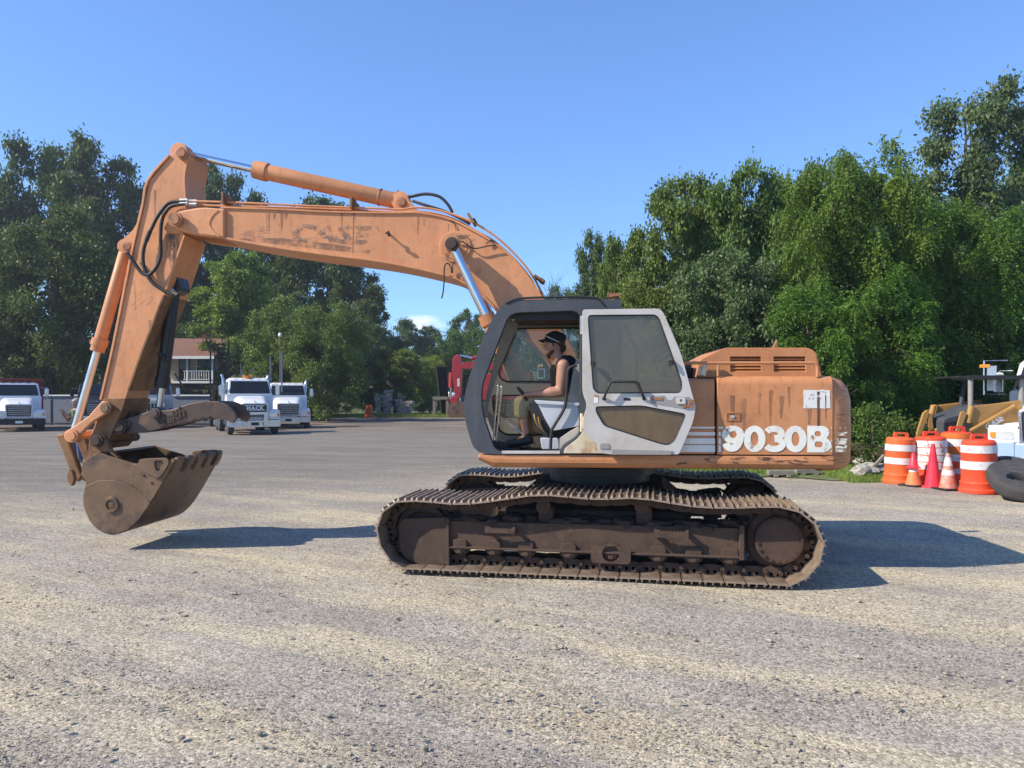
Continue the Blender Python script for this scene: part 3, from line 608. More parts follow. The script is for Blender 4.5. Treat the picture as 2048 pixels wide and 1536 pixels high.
# pixel of the crown's middle, row of its top, distance, crown width in pixels, kind, leaves, label
TREES = [
 (60, 292, 84, 250, 'oak', 'dark', 'tall dark tree at far left whose crown has two rounded tops', 0.3),
 (205, 283, 82, 235, 'oak2', 'dark', 'tallest dark tree on the left, just left of the stick of the orange excavator', 1.7),
 (-70, 335, 80, 270, 'oak', 'dark', 'dark tree cut by the left edge of the photo, upper one', 2.9),
 (110, 425, 54, 300, 'bush', 'dark', 'broad dark tree standing behind the white dump truck', 0.9),
 (-50, 500, 53, 260, 'bush', 'dark', 'low dark tree at the left edge above the dump truck roof', 4.1),
 (270, 470, 86, 230, 'oak2', 'dark', 'dark tree seen left of and behind the excavator stick', 5.0),
 (455, 336, 92, 190, 'oak', 'dark', 'tall dark tree rising over the boom nose', 3.3),
 (370, 500, 90, 230, 'oak2', 'dark', 'dark tree behind the brown roofed house', 2.2),
 (650, 392, 84, 220, 'oak2', 'dark', 'tall dark ragged tree seen under the middle of the boom', 0.4),
 (560, 455, 88, 190, 'oak', 'dark', 'dark tree between the tall pair under the boom', 1.2),
 (720, 545, 82, 150, 'oak', 'dark', 'dark tree on the right flank of the tall ragged one', 2.6),
 (475, 512, 64, 215, 'oak2', 'light', 'light green airy tree right of the brown roofed house', 3.7),
 (560, 600, 53, 190, 'bush', 'bushy', 'rounded olive tree behind the two white trucks, left one', 0.2),
 (655, 606, 51, 190, 'bush', 'bushy', 'rounded olive tree behind the two white trucks, right one', 2.0),
 (600, 650, 60, 260, 'bush', 'dark', 'dark low tree filling the gap behind the olive trees', 4.4),
 (420, 640, 72, 190, 'bush', 'dark', 'dark undergrowth tree right behind the house porch', 1.5),
 (735, 640, 70, 130, 'bush', 'dark', 'dark tree edging the lawn right of the olive trees', 5.5),
 (800, 640, 122, 120, 'oak', 'grey', 'far greyish tree below the small cloud, left', 0.6),
 (868, 655, 126, 110, 'oak2', 'grey', 'far greyish tree just right of the small cloud', 2.3),
 (792, 675, 100, 95, 'oak', 'brown', 'brownish far tree left of the red excavator', 4.8),
 (935, 622, 112, 95, 'sparse', 'mid', 'thin far tree next to the chrome boom cylinder', 1.1),
 (905, 660, 104, 130, 'bush', 'mid', 'far green tree behind the black timber rack', 3.0),
 (985, 650, 100, 150, 'bush', 'mid', 'far green tree behind the red excavator', 0.9),
 (795, 700, 70, 130, 'oak2', 'light', 'small light green tree over the stacked stone blocks', 4.0),
 (860, 712, 73, 105, 'bush', 'light', 'small light green tree left of the black timber rack', 2.4),
 (1060, 600, 62, 170, 'bush', 'mid', 'green tree seen through the cab behind the operator', 1.9),
 (1120, 572, 64, 110, 'bush', 'mid', 'green treetop between the boom and the cab roof', 3.5),
 (1195, 470, 34, 120, 'vine', 'grey', 'small vine hung tree right of the cab roof', 0.5),
 (1250, 465, 31, 180, 'vine', 'olive', 'vine hung tree rising behind the cab roof end', 2.8),
 (1370, 352, 28, 270, 'vine', 'olive', 'large vine hung tree over the open cab door', 4.6),
 (1500, 345, 27, 250, 'vine', 'olive', 'tall vine hung tree over the engine cover', 1.3),
 (1440, 500, 22.5, 280, 'vine', 'grey', 'low vine hung tree behind the engine cover', 3.9),
 (1300, 560, 25, 240, 'vine', 'olive', 'low vine hung tree directly behind the cab door window', 5.7),
 (1590, 340, 29, 260, 'vine', 'olive', 'vine hung tree between the tall vine tree and the locusts', 2.7),
 (1450, 420, 36, 300, 'bush', 'dark', 'dark tree deep behind the vine hung trees', 0.7),
 (1640, 400, 35, 320, 'bush', 'dark', 'dark tree deep behind the left locust', 1.8),
 (1800, 400, 34, 320, 'bush', 'dark', 'dark tree deep behind the feathery locust', 3.4),
 (1960, 430, 33, 320, 'bush', 'dark', 'dark tree deep behind the barrels', 4.7),
 (1300, 500, 38, 260, 'bush', 'dark', 'dark tree deep behind the cab', 5.1),
 (1640, 322, 23, 260, 'locust', 'locust', 'fresh green locust tree above the tail of the excavator', 0.8),
 (1740, 290, 23.5, 270, 'locust2', 'locust', 'fresh green locust tree with the feathery pointed top', 2.5),
 (1890, 390, 25, 320, 'locust', 'locust', 'broad locust tree above the traffic barrels', 4.2),
 (2060, 430, 25.5, 300, 'locust2', 'locust', 'locust tree cut by the right edge of the photo', 5.9),
 (1950, 185, 38, 330, 'sparse', 'grey', 'tallest tree at upper right with open branches', 1.6),
 (2080, 330, 42, 280, 'oak', 'dark', 'dark tree behind the open tall tree at right edge', 3.2),
 (1620, 560, 20.5, 260, 'locust2', 'locust', 'low locust just over the engine cover louvres', 3.1),
 (1760, 540, 22.5, 260, 'locust', 'locust', 'low locust with boughs near the ground by the counterweight', 0.1),
 (1880, 620, 25, 260, 'bush', 'dark', 'dark low tree behind the yellow loader', 1.0),
 (1690, 700, 21.5, 260, 'bush', 'mid', 'low leafy bush behind the counterweight', 2.1),
 (1480, 640, 23.5, 260, 'bush', 'dark', 'dark bush in the shade behind the engine cover', 4.9),
 (1755, 760, 20.0, 120, 'vine', 'mid', 'ragged bush beside the counterweight edge', 5.2),
]
def plant_tree(px, top, D, wpx, kind, leaf, label, rz):
    x = (px - 1024) / FPX * D; h = EYE + (HZ - top) / FPX * D; wd = wpx / FPX * D
    base_w = {'oak': 7.6, 'oak2': 6.8, 'bush': 8.8, 'locust': 9.0, 'locust2': 8.6, 'vine': 8.6, 'sparse': 6.8}[kind]
    s = wd / base_w; zk = PROTO[kind][2]; t = empty('tree', (x, D, -0.05), rz, label, 'tree', 'trees round the yard')
    c = link('crown', PROTO[kind][0], t, scale=(s, s, h / zk)); c.material_slots[0].link = 'OBJECT'; c.material_slots[0].material = LEAF[leaf]
    link('trunk', PROTO[kind][1], t, scale=(s, s, h / zk))
for a in TREES: plant_tree(*a)
def dead_tree():
    mb = MB(); r = random.Random(4)
    def br(p, d, l, rad, k):
        e = p + d * l; mb.tube([p, p.lerp(e, .5) + Vector((r.uniform(-.1, .1), 0, r.uniform(-.1, .1))) * l, e], rad, 5, radii=[rad, rad * .75, rad * .45])
        if k: 
            for _ in range(3): br(p.lerp(e, r.uniform(.5, 1)), (d + Vector((r.uniform(-.8, .8), r.uniform(-.8, .8), r.uniform(-.1, .5)))).normalized(), l * r.uniform(.5, .75), rad * .5, k - 1)
    br(Vector((0, 0, 0)), Vector((0, 0, 1)), 5.5, 0.16, 4)
    o = mb.obj('dead_tree', M['bark'], loc=((1112 - 1024) / FPX * 58, 58, -0.05), fix=False); prop(o, 'bare dead tree whose twigs show above the cab roof', 'tree', 'trees round the yard')
dead_tree()

# ------------------------------------------------------------------ the orange excavator
EX, EY = 1.06, 9.30
UP = Frame(EX, EY, math.radians(4.0)); UC = Frame(EX, EY, math.radians(10.5))
exc = empty('excavator', (EX, EY, 0), 0, 'faded orange tracked excavator with open cab door, filling the middle of the yard', 'excavator')
RU, RT = (0, 0, -UP.yaw), (0, 0, -UC.yaw)
def up(mb, name, mat, parent=None, bev=0.0):
    if parent is None: return mb.obj(name, mat, exc, bev, rot=RU)
    return mb.obj(name, mat, parent, bev)
def uc(mb, name, mat, parent=None, bev=0.0):
    if parent is None: return mb.obj(name, mat, exc, bev, rot=RT)
    return mb.obj(name, mat, parent, bev)

# ---- undercarriage: tracks
def loop_resample(P, n):
    P = [Vector(p) for p in P]; d = [0]
    for i in range(len(P)): d.append(d[-1] + (P[(i + 1) % len(P)] - P[i]).length)
    tot = d[-1]; out = []; j = 0
    for k in range(n):
        t = tot * k / n
        while d[j + 1] < t: j += 1
        f = (t - d[j]) / (d[j + 1] - d[j]); out.append(P[j].lerp(P[(j + 1) % len(P)], f))
    return out, tot
WN = -1.70                                        # outer edge of the near track
top_px = [(791, 1000), (826, 998), (861, 1000), (899, 1004), (935, 1004), (971, 1000), (1008, 995), (1044, 989), (1086, 986), (1140, 990), (1195, 995), (1235, 993), (1275, 992), (1319, 998), (1360, 1005), (1399, 1010), (1454, 1012), (1510, 1010), (1562, 1010), (1613, 1025), (1641, 1055), (1652, 1084), (1650, 1112), (1628, 1150)]
bot_px = [(1583, 1172), (1541, 1169), (1180, 1157), (833, 1141), (797, 1137)]
left_px = [(772, 1118), (757, 1094), (749, 1068), (753, 1037), (768, 1014)]
LOOP = [Vector(p) for p in UC.pts(top_px, WN)]
zb = 0.016
LOOP += [Vector((UC.at(x, y, WN)[0], zb)) for x, y in bot_px] + [Vector(p) for p in UC.pts(left_px, WN)]
NSH = 49
SH, tot = loop_resample(smooth_path(LOOP + [LOOP[0]], 5)[:-1], NSH); PITCH = tot / NSH
def shoe_mesh():
    mb = MB(); L2, Wh = PITCH * 0.5, 0.40
    V = []; prof = [(-L2 * 0.95, -0.006), (-L2 * 0.84, -0.012), (L2 * 0.86, -0.012), (L2 * 0.95, -0.018), (L2 * 0.95, -0.036), (L2 * 0.84, -0.028), (-L2 * 0.84, -0.028), (-L2 * 0.95, -0.022)]
    V = [(x, s * Wh, z) for s in (-1, 1) for x, z in prof]; n = len(prof)
    F = [(i, (i + 1) % n, n + (i + 1) % n, n + i) for i in range(n)] + [tuple(range(n - 1, -1, -1)), tuple(range(n, 2 * n))]
    mb.add(V, F)
    for x in (-0.72, 0.02, 0.74):
        a, b = x * L2 - 0.011, x * L2 + 0.011
        mb.add([(a, -Wh, -0.012), (b, -Wh, -0.012), (b - 0.005, -Wh * 0.97, 0.017), (a + 0.005, -Wh * 0.97, 0.017), (a, Wh, -0.012), (b, Wh, -0.012), (b - 0.005, Wh * 0.97, 0.017), (a + 0.005, Wh * 0.97, 0.017)], [(0, 1, 2, 3), (7, 6, 5, 4), (1, 5, 6, 2), (3, 2, 6, 7), (0, 3, 7, 4)])
    for x in (-0.36, 0.36):
        for y in (-0.16, 0.16): mb.cyl((x * L2, y, -0.012), (x * L2, y, 0.004), 0.014, n=6)
    me = mb.mesh('track_shoe', M['shoe']); me.materials.append(M['polished'])
    for f in me.polygons:
        if all(me.vertices[i].co.z > 0.014 for i in f.vertices): f.material_index = 1
    return me
def link_mesh():
    mb = MB(); L2 = PITCH * 0.5
    out = fillet([(-L2 * 1.12, -0.115), (-L2 * 1.12, -0.04), (-L2 * 0.6, -0.026), (L2 * 0.6, -0.026), (L2 * 1.12, -0.04), (L2 * 1.12, -0.115), (L2 * 0.5, -0.13), (-L2 * 0.5, -0.13)], 0.02, 3)
    holes = [fillet([(x - 0.016, -0.035), (x - 0.016, -0.075), (x + 0.016, -0.075), (x + 0.016, -0.035)], 0.012, 2) for x in (-0.034, 0.034)]
    for w in (-0.13, 0.08): mb.plate(out, holes, w, w + 0.05)
    mb.cyl((L2 * 0.95, -0.175, -0.09), (L2 * 0.95, 0.175, -0.09), 0.022, n=10)
    return mb.mesh('track_link', M['rust'])
SHOE, LINK = shoe_mesh(), link_mesh()
def make_track(wc):
    tr = empty('track', (0, 0, 0)); tr.parent = exc; tr.rotation_euler = RT
    for i in range(NSH):
        a, b = SH[i], SH[(i + 1) % NSH]; m = (a + b) / 2; d = b - a
        ang = math.atan2(-d.y, d.x)
        for nm, me in (('track_shoe', SHOE), ('track_link', LINK)):
            link(nm, me, tr, (m.x, wc, m.y), (0, ang, 0))
    return tr
zc = lambda px, py, w: UC.at(px, py, w)
def make_undercarriage(sgn):
    wc = -1.30 * (1 if sgn < 0 else -1); near = sgn < 0
    tr = make_track(wc)
    wf = wc - 0.185                                # outer face of the track frame
    B = lambda x, y: UC.at(x, y, -1.485)
    f = MB(); p = [B(899, 1042), B(1486, 1057), B(1486, 1116), B(899, 1094)]
    wi = wc + 0.185
    f.plate(p, (), wf, wi)
    f.strip([B(899, 1091), B(1488, 1112)][::-1], wf - 0.045, wi + 0.045, 0.022)
    f.plate([B(1478, 1050), B(1488, 1050), B(1488, 1119), B(1478, 1119)], (), wf - 0.05, wi + 0.05)
    fr = uc(f, 'track_frame', M['rust'], None, 0.006)
    g = MB(); gl = fillet([B(800, 1036), B(896, 1034), B(899, 1128), B(843, 1130), B(800, 1108)], [0.1, 0.01, 0.02, 0.1, 0.12], 5)
    g.plate(gl, (), wf - 0.035, wf - 0.005); g.plate(gl, (), wi + 0.005, wi + 0.035); g.plate([B(894, 1034), B(900, 1034), B(901, 1130), B(895, 1130)], (), wf - 0.05, wi + 0.05)
    uc(g, 'idler_guard', M['rust'], fr, 0.006)
    cu, cz = UC.at(842, 1069, -1.485); rI = 0.30
    mb = MB().lathe([(0.06, -0.09), (rI * 0.72, -0.085), (rI * 0.8, -0.11), (rI, -0.11), (rI, -0.04), (rI + 0.03, -0.035), (rI + 0.03, 0.035), (rI, 0.04), (rI, 0.11), (rI * 0.8, 0.11), (rI * 0.72, 0.085), (0.06, 0.09)], (cu, wc, cz), (0, 1, 0), 32); uc(mb, 'idler_wheel', M['darkrust'])
    # sprocket with teeth, hub and bolts
    cu, cz = UC.at(1560, 1083, -1.50); mb = MB(); teeth = 22; out = []
    for i in range(teeth):
        for k, rr in ((0, 0.315), (0.25, 0.315), (0.42, 0.362), (0.58, 0.362), (0.8, 0.315)):
            a = 2 * math.pi * (i + k) / teeth; out.append((cu + rr * math.cos(a), cz + rr * math.sin(a)))
    mb.plate(out, (), wc - 0.03, wc + 0.03); spk = uc(mb, 'sprocket', M['rust'])
    hub = MB().lathe([(0.30, -0.02), (0.30, -0.075), (0.285, -0.09), (0.24, -0.10), (0.235, -0.17), (0.22, -0.185), (0.0, -0.19)], (cu, wc, cz), (0, 1, 0), 36, caps=False)
    uc(hub, 'final_drive_hub', M['rust'], spk)
    for i in range(18):
        a = 2 * math.pi * (i + 0.3) / 18; MB().cyl((cu + 0.205 * math.cos(a), wc - 0.18, cz + 0.205 * math.sin(a)), (cu + 0.205 * math.cos(a), wc - 0.202, cz + 0.205 * math.sin(a)), 0.016, n=6).obj('bolt', M['darkrust'], spk)
    # rollers
    for px, py in ((920, 1102), (987, 1104), (1052, 1107), (1137, 1110), (1222, 1113), (1316, 1116), (1387, 1118), (1460, 1121)):
        u, z = B(px, py); z = 0.245
        r = MB().lathe([(0.05, -0.2), (0.085, -0.19), (0.085, -0.155), (0.105, -0.15), (0.105, -0.11), (0.085, -0.1), (0.085, 0.1), (0.105, 0.11), (0.105, 0.15), (0.085, 0.155), (0.085, 0.19), (0.05, 0.2)], (u, wc, z), (0, 1, 0), 20)
        ro = uc(r, 'bottom_roller', M['rust'])
        c = MB().plate(fillet([(u - 0.075, 0.32), (u - 0.08, 0.24), (u - 0.04, 0.17), (u + 0.04, 0.17), (u + 0.08, 0.24), (u + 0.075, 0.32)], 0.03, 3), (), wf - 0.028, wf - 0.002)
        c.box((u, wf - 0.034, 0.195), (0.05, 0.014, 0.035)); uc(c, 'roller_bracket', M['rust'], ro, 0.004)
    u, z = B(1222, 1118); k = MB(); k.plate(fillet([(u - 0.2, 0.31), (u - 0.2, 0.16), (u - 0.17, 0.135), (u + 0.17, 0.135), (u + 0.2, 0.16), (u + 0.2, 0.31)], 0.02, 2), [ngon(u, 0.235, 0.085, n=16)], wf - 0.06, wf - 0.035); uc(k, 'track_guide', M['rust'], None, 0.004)
    for px in (1085, 1284):
        u, z = B(px, 1016); r = MB().lathe([(0.03, -0.13), (0.075, -0.12), (0.08, -0.05), (0.08, 0.05), (0.075, 0.12), (0.03, 0.13)], (u, wc, z), (0, 1, 0), 20); ro = uc(r, 'carrier_roller', M['rust'])
        k = MB().box((u + 0.02, wc + 0.02, z - 0.1), (0.16, 0.2, 0.18)); uc(k, 'roller_bracket', M['rust'], ro, 0.01)
    for x0, x1, y0, y1 in ((970, 1030, 1056, 1067), (1307, 1377, 1062, 1077)):
        a, b = UC.at(x0, y0, wf - 0.1), UC.at(x1, y1, wf - 0.1); k = MB()
        t = [(a[0], b[1]), (b[0], b[1]), (b[0], a[1] + 0.02), (b[0] - 0.02, a[1] + 0.02)]
        n = 7
        for i in range(n):
            q = b[0] - 0.05 - (b[0] - a[0] - 0.1) * i / n; t += [(q, a[1] - 0.004), (q - 0.02, a[1] + 0.012)]
        t += [(a[0] + 0.03, a[1] + 0.02), (a[0], a[1] + 0.02)]
        k.plate(t, (), wf - 0.11, wf - 0.095)
        k.bb(a[0], a[0] + 0.018, wf - 0.095, wf, b[1], a[1]); k.bb(b[0] - 0.018, b[0], wf - 0.095, wf, b[1], a[1]); uc(k, 'step', M['rust'])
    mud = MB(); r = random.Random(5); a = B(905, 1040); b = B(1480, 1055)
    for i in range(110):
        t = r.random(); u = a[0] + (b[0] - a[0]) * t; mud.ball((u, wc + r.uniform(-.17, .17), a[1] + (b[1] - a[1]) * t + r.uniform(-.03, .02)), r.uniform(.03, .075), 7, 4, (1.5, 1, .6))
    uc(mud, 'caked_mud', M['darkrust'], fr)
make_undercarriage(-1); make_undercarriage(1)
cf = MB(); cf.loft([[(-0.95, -1.12, 0.35), (0.95, -1.12, 0.35), (0.95, -1.12, 0.6), (-0.95, -1.12, 0.6)], [(-0.75, -0.55, 0.42), (0.75, -0.55, 0.42), (0.75, -0.55, 0.82), (-0.75, -0.55, 0.82)], [(-0.75, 0.55, 0.42), (0.75, 0.55, 0.42), (0.75, 0.55, 0.82), (-0.75, 0.55, 0.82)], [(-0.95, 1.12, 0.35), (0.95, 1.12, 0.35), (0.95, 1.12, 0.6), (-0.95, 1.12, 0.6)]], smooth=False); uc(cf, 'car_body', M['darkrust'], None, 0.02)
up(MB().lathe([(0.60, 0.80), (0.60, 0.90), (0.66, 0.91), (0.66, 1.0), (0.63, 1.01), (0.63, 1.075)], (0, 0, 0), (0, 0, 1), 48), 'turntable', M['blackpaint'])

# ---- house: skirt, panels, doors, engine cover, counterweight
W0 = -1.40                                         # near side of the house
WF = 1.22
S = lambda x, y, w=W0: UP.at(x, y, w)
u0 = S(957, 909)[0]; u1 = S(1668, 912)[0]; zt = 0.5 * (S(1000, 909)[1] + S(1600, 912)[1]); zbm = 0.5 * (S(1000, 935)[1] + S(1600, 940)[1])
prof = [(0.0, 0.0), (-0.012, 0.35), (-0.01, 0.6), (0.02, 0.9), (0.05, 1.0)]
def skirt(u0, u1):
    mb = MB(); loops = []
    for u, k, dz in ((u0, 0.0, 0.55), (u0 + 0.06, 0.2, 0.35), (u0 + 0.15, 1, 0.0), (u0 + 0.16, 1, 0), (u1, 1, 0)):
        lp = []
        for d, t in prof: lp.append((u, W0 - 0.012 + d + 0.012, zt - (zt - zbm) * t * (1 - dz)))
        lp += [(u, W0 + 0.25, zbm + (zt - zbm) * dz), (u, W0 + 0.25, zt)]
        loops.append(lp)
    return mb.loft(loops, smooth=False)
up(skirt(u0, u1), 'side_skirt', M['orange'], None, 0.008)
bd = MB().bb(u0 + 0.2, u1, W0 + 0.2, WF, zbm + 0.01, zbm + 0.12); up(bd, 'main_frame', M['blackpaint'])
far = MB().bb(u0 + 0.25, u1, WF, WF + 0.05, zbm, zt + 0.75); up(far, 'far_side_panel', M['orange'], None, 0.03)
def house_panel(x0, x1, ytop, ybot, w0=W0, rtop=0.06):        # a side panel whose top edge rolls over inwards
    a = S(x0, ytop); b = S(x1, ybot); mb = MB(); loops = []
    for u in (a[0], b[0]):
        lp = [(u, w0, b[1])]
        for k in range(7):
            t = math.pi / 2 * k / 6; lp.append((u, w0 + rtop * (1 - math.cos(t)), a[1] - rtop + rtop * math.sin(t)))
        lp += [(u, w0 + 0.45, a[1]), (u, w0 + 0.45, b[1])]; loops.append(lp)
    return mb.loft(loops, smooth=True)
up(house_panel(1240, 1430, 757, 908.5, W0 + 0.02), 'side_panel', M['orange'], None, 0.004)
door = up(house_panel(1434.5, 1665.5, 752, 910.5, W0 - 0.006, 0.09), 'engine_door', M['orange'], None, 0.006)
inner = MB().bb(S(1250, 800)[0], S(1660, 800)[0], W0 + 0.46, WF, zt - 0.02, S(1500, 758)[1]); up(inner, 'engine_bay', M['scuffed'])
deck = MB().bb(S(1365, 800)[0], S(1665, 800)[0], W0 + 0.42, WF, S(1500, 764)[1], S(1500, 755)[1]); up(deck, 'engine_deck', M['orange'])
# recessed latch
a, b = S(1451, 824, W0 - 0.006), S(1479, 841, W0 - 0.006); k = MB(); k.plate([(a[0], a[1]), (b[0], a[1]), (b[0], b[1]), (a[0], b[1])], [[(a[0] + .012, a[1] - .012), (b[0] - .012, a[1] - .012), (b[0] - .012, b[1] + .012), (a[0] + .012, b[1] + .012)]], W0 - 0.016, W0 - 0.0065); lt = k.obj('latch_frame', M['orange'], door)
MB().cyl(((a[0] + b[0]) / 2, W0 - 0.008, (a[1] + b[1]) / 2 - .005), ((a[0] + b[0]) / 2, W0 - 0.022, (a[1] + b[1]) / 2 - .005), 0.018, n=14).obj('latch_lock', M['galv'], door)
MB().plate([(b[0] - .045, a[1] - .014), (b[0] - .014, a[1] - .014), (b[0] - .014, b[1] + .014), (b[0] - .045, b[1] + .014)], (), W0 - 0.0105, W0 - 0.007).obj('latch_pocket', M['scuffed'], door)
# torn sticker
a, b = S(1607, 780, W0 - 0.006), S(1660, 817, W0 - 0.006); r = random.Random(2); e = []
for i in range(40):
    t = i / 40 * 4; s_ = int(t); f = t - s_; c = [(a[0], a[1]), (b[0], a[1]), (b[0], b[1]), (a[0], b[1])]; p, q = c[s_], c[(s_ + 1) % 4]; e.append((p[0] + (q[0] - p[0]) * f + r.uniform(-.004, .004), p[1] + (q[1] - p[1]) * f + r.uniform(-.004, .004)))
MB().plate(e, (), W0 - 0.0095, W0 - 0.0068).obj('sticker', M['sticker'], door)
for x0, x1, y0, y1, nm in ((1634, 1639.5, 783, 852, 'rust_run'), (1650, 1652.5, 781, 838, 'rust_run')):
    a, b = S(x0, y0, W0 - 0.01), S(x1, y1, W0 - 0.01); MB().plate([(a[0], a[1]), (b[0], a[1]), (b[0] - .006, b[1]), (a[0] + .004, b[1])], (), W0 - 0.0115, W0 - 0.0099).obj(nm, M['scratch'], door)
# 9030B
ga, gb = S(1440, 851, W0 - 0.006), S(1662, 905, W0 - 0.006); gh = ga[1] - gb[1]
def glyphs(ch, x, z, h, w):
    sx = lambda p: (x + p[0] * h, z + p[1] * h)
    arc = lambda cx, cz, rx, rz, a0, a1, n=16: [sx((cx + rx * math.cos(math.radians(a0 + (a1 - a0) * i / n)), cz + rz * math.sin(math.radians(a0 + (a1 - a0) * i / n)))) for i in range(n + 1)]
    out = []
    if ch == '0': out.append(MB().plate(arc(.41, .5, .41, .5, 0, 360, 32)[:-1], [arc(.41, .5, .145, .27, 0, 360, 24)[:-1]], w - .002, w))
    if ch == '9':
        out.append(MB().plate(arc(.41, .66, .41, .34, 0, 360, 32)[:-1], [arc(.41, .66, .14, .13, 0, 360, 24)[:-1]], w - .002, w))
        out.append(ribbon(arc(.37, .62, .30, .475, -2, -100, 14) + arc(.37, .38, .25, .235, -100, -168, 8), .27 * h, w - .003))
    if ch == '3':
        out.append(ribbon(arc(.35, .70, .28, .18, 158, -88, 18), .235 * h, w)); out.append(ribbon(arc(.35, .31, .31, .19, 86, -158, 18), .235 * h, w - .003))
    if ch == 'B':
        ol = [sx((0, 0)), sx((0, 1)), sx((.48, 1))] + arc(.50, .75, .31, .25, 85, -50, 12) + arc(.52, .28, .36, .28, 42, -88, 14)
        out.append(MB().plate(ol, [fillet([sx((.27, .60)), sx((.27, .80)), sx((.5, .80)), sx((.5, .60))], .09 * h, 3), fillet([sx((.27, .19)), sx((.27, .41)), sx((.56, .41)), sx((.56, .19))], .1 * h, 3)], w - .002, w))
    return out
x = ga[0] + 0.02
for ch, adv in zip('9030B', (.81, .80, .74, .86, .8)):
    for g in glyphs(ch, x, gb[1], gh, W0 - 0.0075): g.obj('numeral' if ch != 'B' else 'letter', M['letter'], door)
    x += adv * gh * (gb[0] - ga[0] - 0.03) / (gh * 4.06)
sp = None
for y0, y1 in ((853.5, 857), (864, 871), (876.5, 888), (890, 904)):
    for x0, x1, w, mt in ((1366, 1430, W0 + 0.02, 'stripe'), (1240, 1366, W0 + 0.02, 'stripe')):
        a, b = S(x0, y0, w), S(x1, y1, w); up(MB().plate([(a[0], a[1]), (b[0], a[1]), (b[0], b[1]), (a[0], b[1])], (), w - 0.003, w - 0.0008), 'stripe', M[mt])
    a, b = S(1437, y0, W0 - .006), S(1441 if y0 > 860 else 1446, y1, W0 - .006); MB().plate([(a[0], a[1]), (b[0], a[1]), (b[0] + .006, b[1]), (a[0], b[1])], (), W0 - .0092, W0 - .0068).obj('stripe', M['stripe'], door)
    a, b = S(1652 if y0 > 860 else 1650, y0, W0 - .006), S(1664, y1, W0 - .006); MB().plate([(a[0], a[1]), (b[0], a[1]), (b[0], b[1]), (a[0] + .012, b[1])], (), W0 - .0092, W0 - .0068).obj('stripe', M['stripeworn'], door)
# counterweight: rounded at the back and along its edges
def counterweight():
    a = S(1668.5, 755); b = S(1714, 943); z0, z1 = b[1], a[1] + 0.01; mb = MB(); loops = []
    L_ = b[0] - a[0] + 0.02; n = 13
    zs = [(0.0, 0.10), (0.03, 0.03), (0.1, 0.0), (0.45, -0.005), (0.75, 0.0), (0.88, 0.025), (0.96, 0.075), (1.0, 0.16)]
    for t, ins in zs:
        z = z0 + (z1 - z0) * t; lp = [(a[0], W0 + 0.005 + ins * 0.6, z)]
        cr = 0.28
        for k in range(n + 1):
            q = math.pi / 2 * k / n; lp.append((a[0] + L_ - cr - ins + cr * math.sin(q) , W0 + 0.003 + ins * 0.6 + cr * (1 - math.cos(q)), z))
        for k in range(n + 1):
            q = math.pi / 2 * k / n; lp.append((a[0] + L_ - cr - ins + cr * math.cos(q), WF + 0.05 - ins * 0.6 - cr + cr * math.sin(q), z))
        lp.append((a[0], WF + 0.05 - ins * 0.6, z)); loops.append(lp)
    mb.loft(loops); return mb
cw = up(counterweight(), 'counterweight', M['orange'])
for y0, y1 in ((854, 857.5), (864, 871), (877, 889), (891, 904)):
    a, b = S(1671, y0), S(1695, y1); MB().plate([(a[0], a[1]), (b[0], a[1]), (b[0] - .02, b[1]), (a[0], b[1])], (), W0 + 0.0, W0 + 0.0025).obj('stripe', M['stripeworn'], cw)
r = random.Random(9)
for i in range(26):                                # scrapes on the counterweight and the skirt
    px, py = (r.uniform(1672, 1700), r.uniform(765, 935)); a = S(px, py, W0 + 0.001); l = r.uniform(.02, .09); t = r.uniform(-.6, .6)
    ribbon([(a[0], a[1]), (a[0] + l * .5, a[1] + l * .2 * t), (a[0] + l, a[1] + l * t)], r.uniform(.004, .014), W0 + 0.0018, 0.002).obj('scrape', M['scratch'], cw)
for i in range(22):
    px, py = (r.uniform(1350, 1660), r.uniform(914, 930)); a = S(px, py, W0 - 0.012); l = r.uniform(.03, .16); t = r.uniform(-.5, .5)
    up(ribbon([(a[0], a[1]), (a[0] + l * .5, a[1] + l * .3 * t), (a[0] + l, a[1] + l * t * .3)], r.uniform(.004, .02), W0 - 0.0125, 0.002), 'scrape', M['scratch'])
# engine cover with louvres
WH = W0 + 0.20
H_ = lambda x, y: UP.at(x, y, WH)
hood_o = [H_(1397, 755), H_(1403, 723), H_(1440, 704), H_(1452, 699), H_(1618, 699), H_(1631, 707), H_(1642, 752)]
lou = [[H_(1460, 713), H_(1522, 713), H_(1523, 744), H_(1461, 744)], [H_(1547, 713), H_(1611, 713), H_(1612, 744), H_(1548, 744)]]
hm = MB(); ho = fillet(hood_o, [0, .03, .08, .05, .06, .06, 0], 4); hm.plate(ho, [fillet(l, .012, 3) for l in lou], WH, WH + 0.025); hood = up(hm, 'engine_cover', M['orange'], None, 0.008)
cap_ = MB(); path = [p for p in ho]; cap_.strip(path[::-1], WH + 0.024, 0.0, -0.02)
cap_.plate(ho, (), -0.0, 0.03); cap_.obj('cover_top', M['orange'], hood, 0.004)
for l in lou:
    a, b = l[0], l[2]
    MB().bb(a[0], b[0], WH + 0.1, WH + 0.12, b[1], a[1]).obj('louvre_back', M['scuffed'], hood)
    for i in range(5):
        z = a[1] - (a[1] - b[1]) * (i + 0.5) / 5; MB().box(((a[0] + b[0]) / 2, WH + 0.04, z), (b[0] - a[0], 0.05, 0.009), (0.65, 0, 0)).obj('louvre_slat', M['orange'], hood)
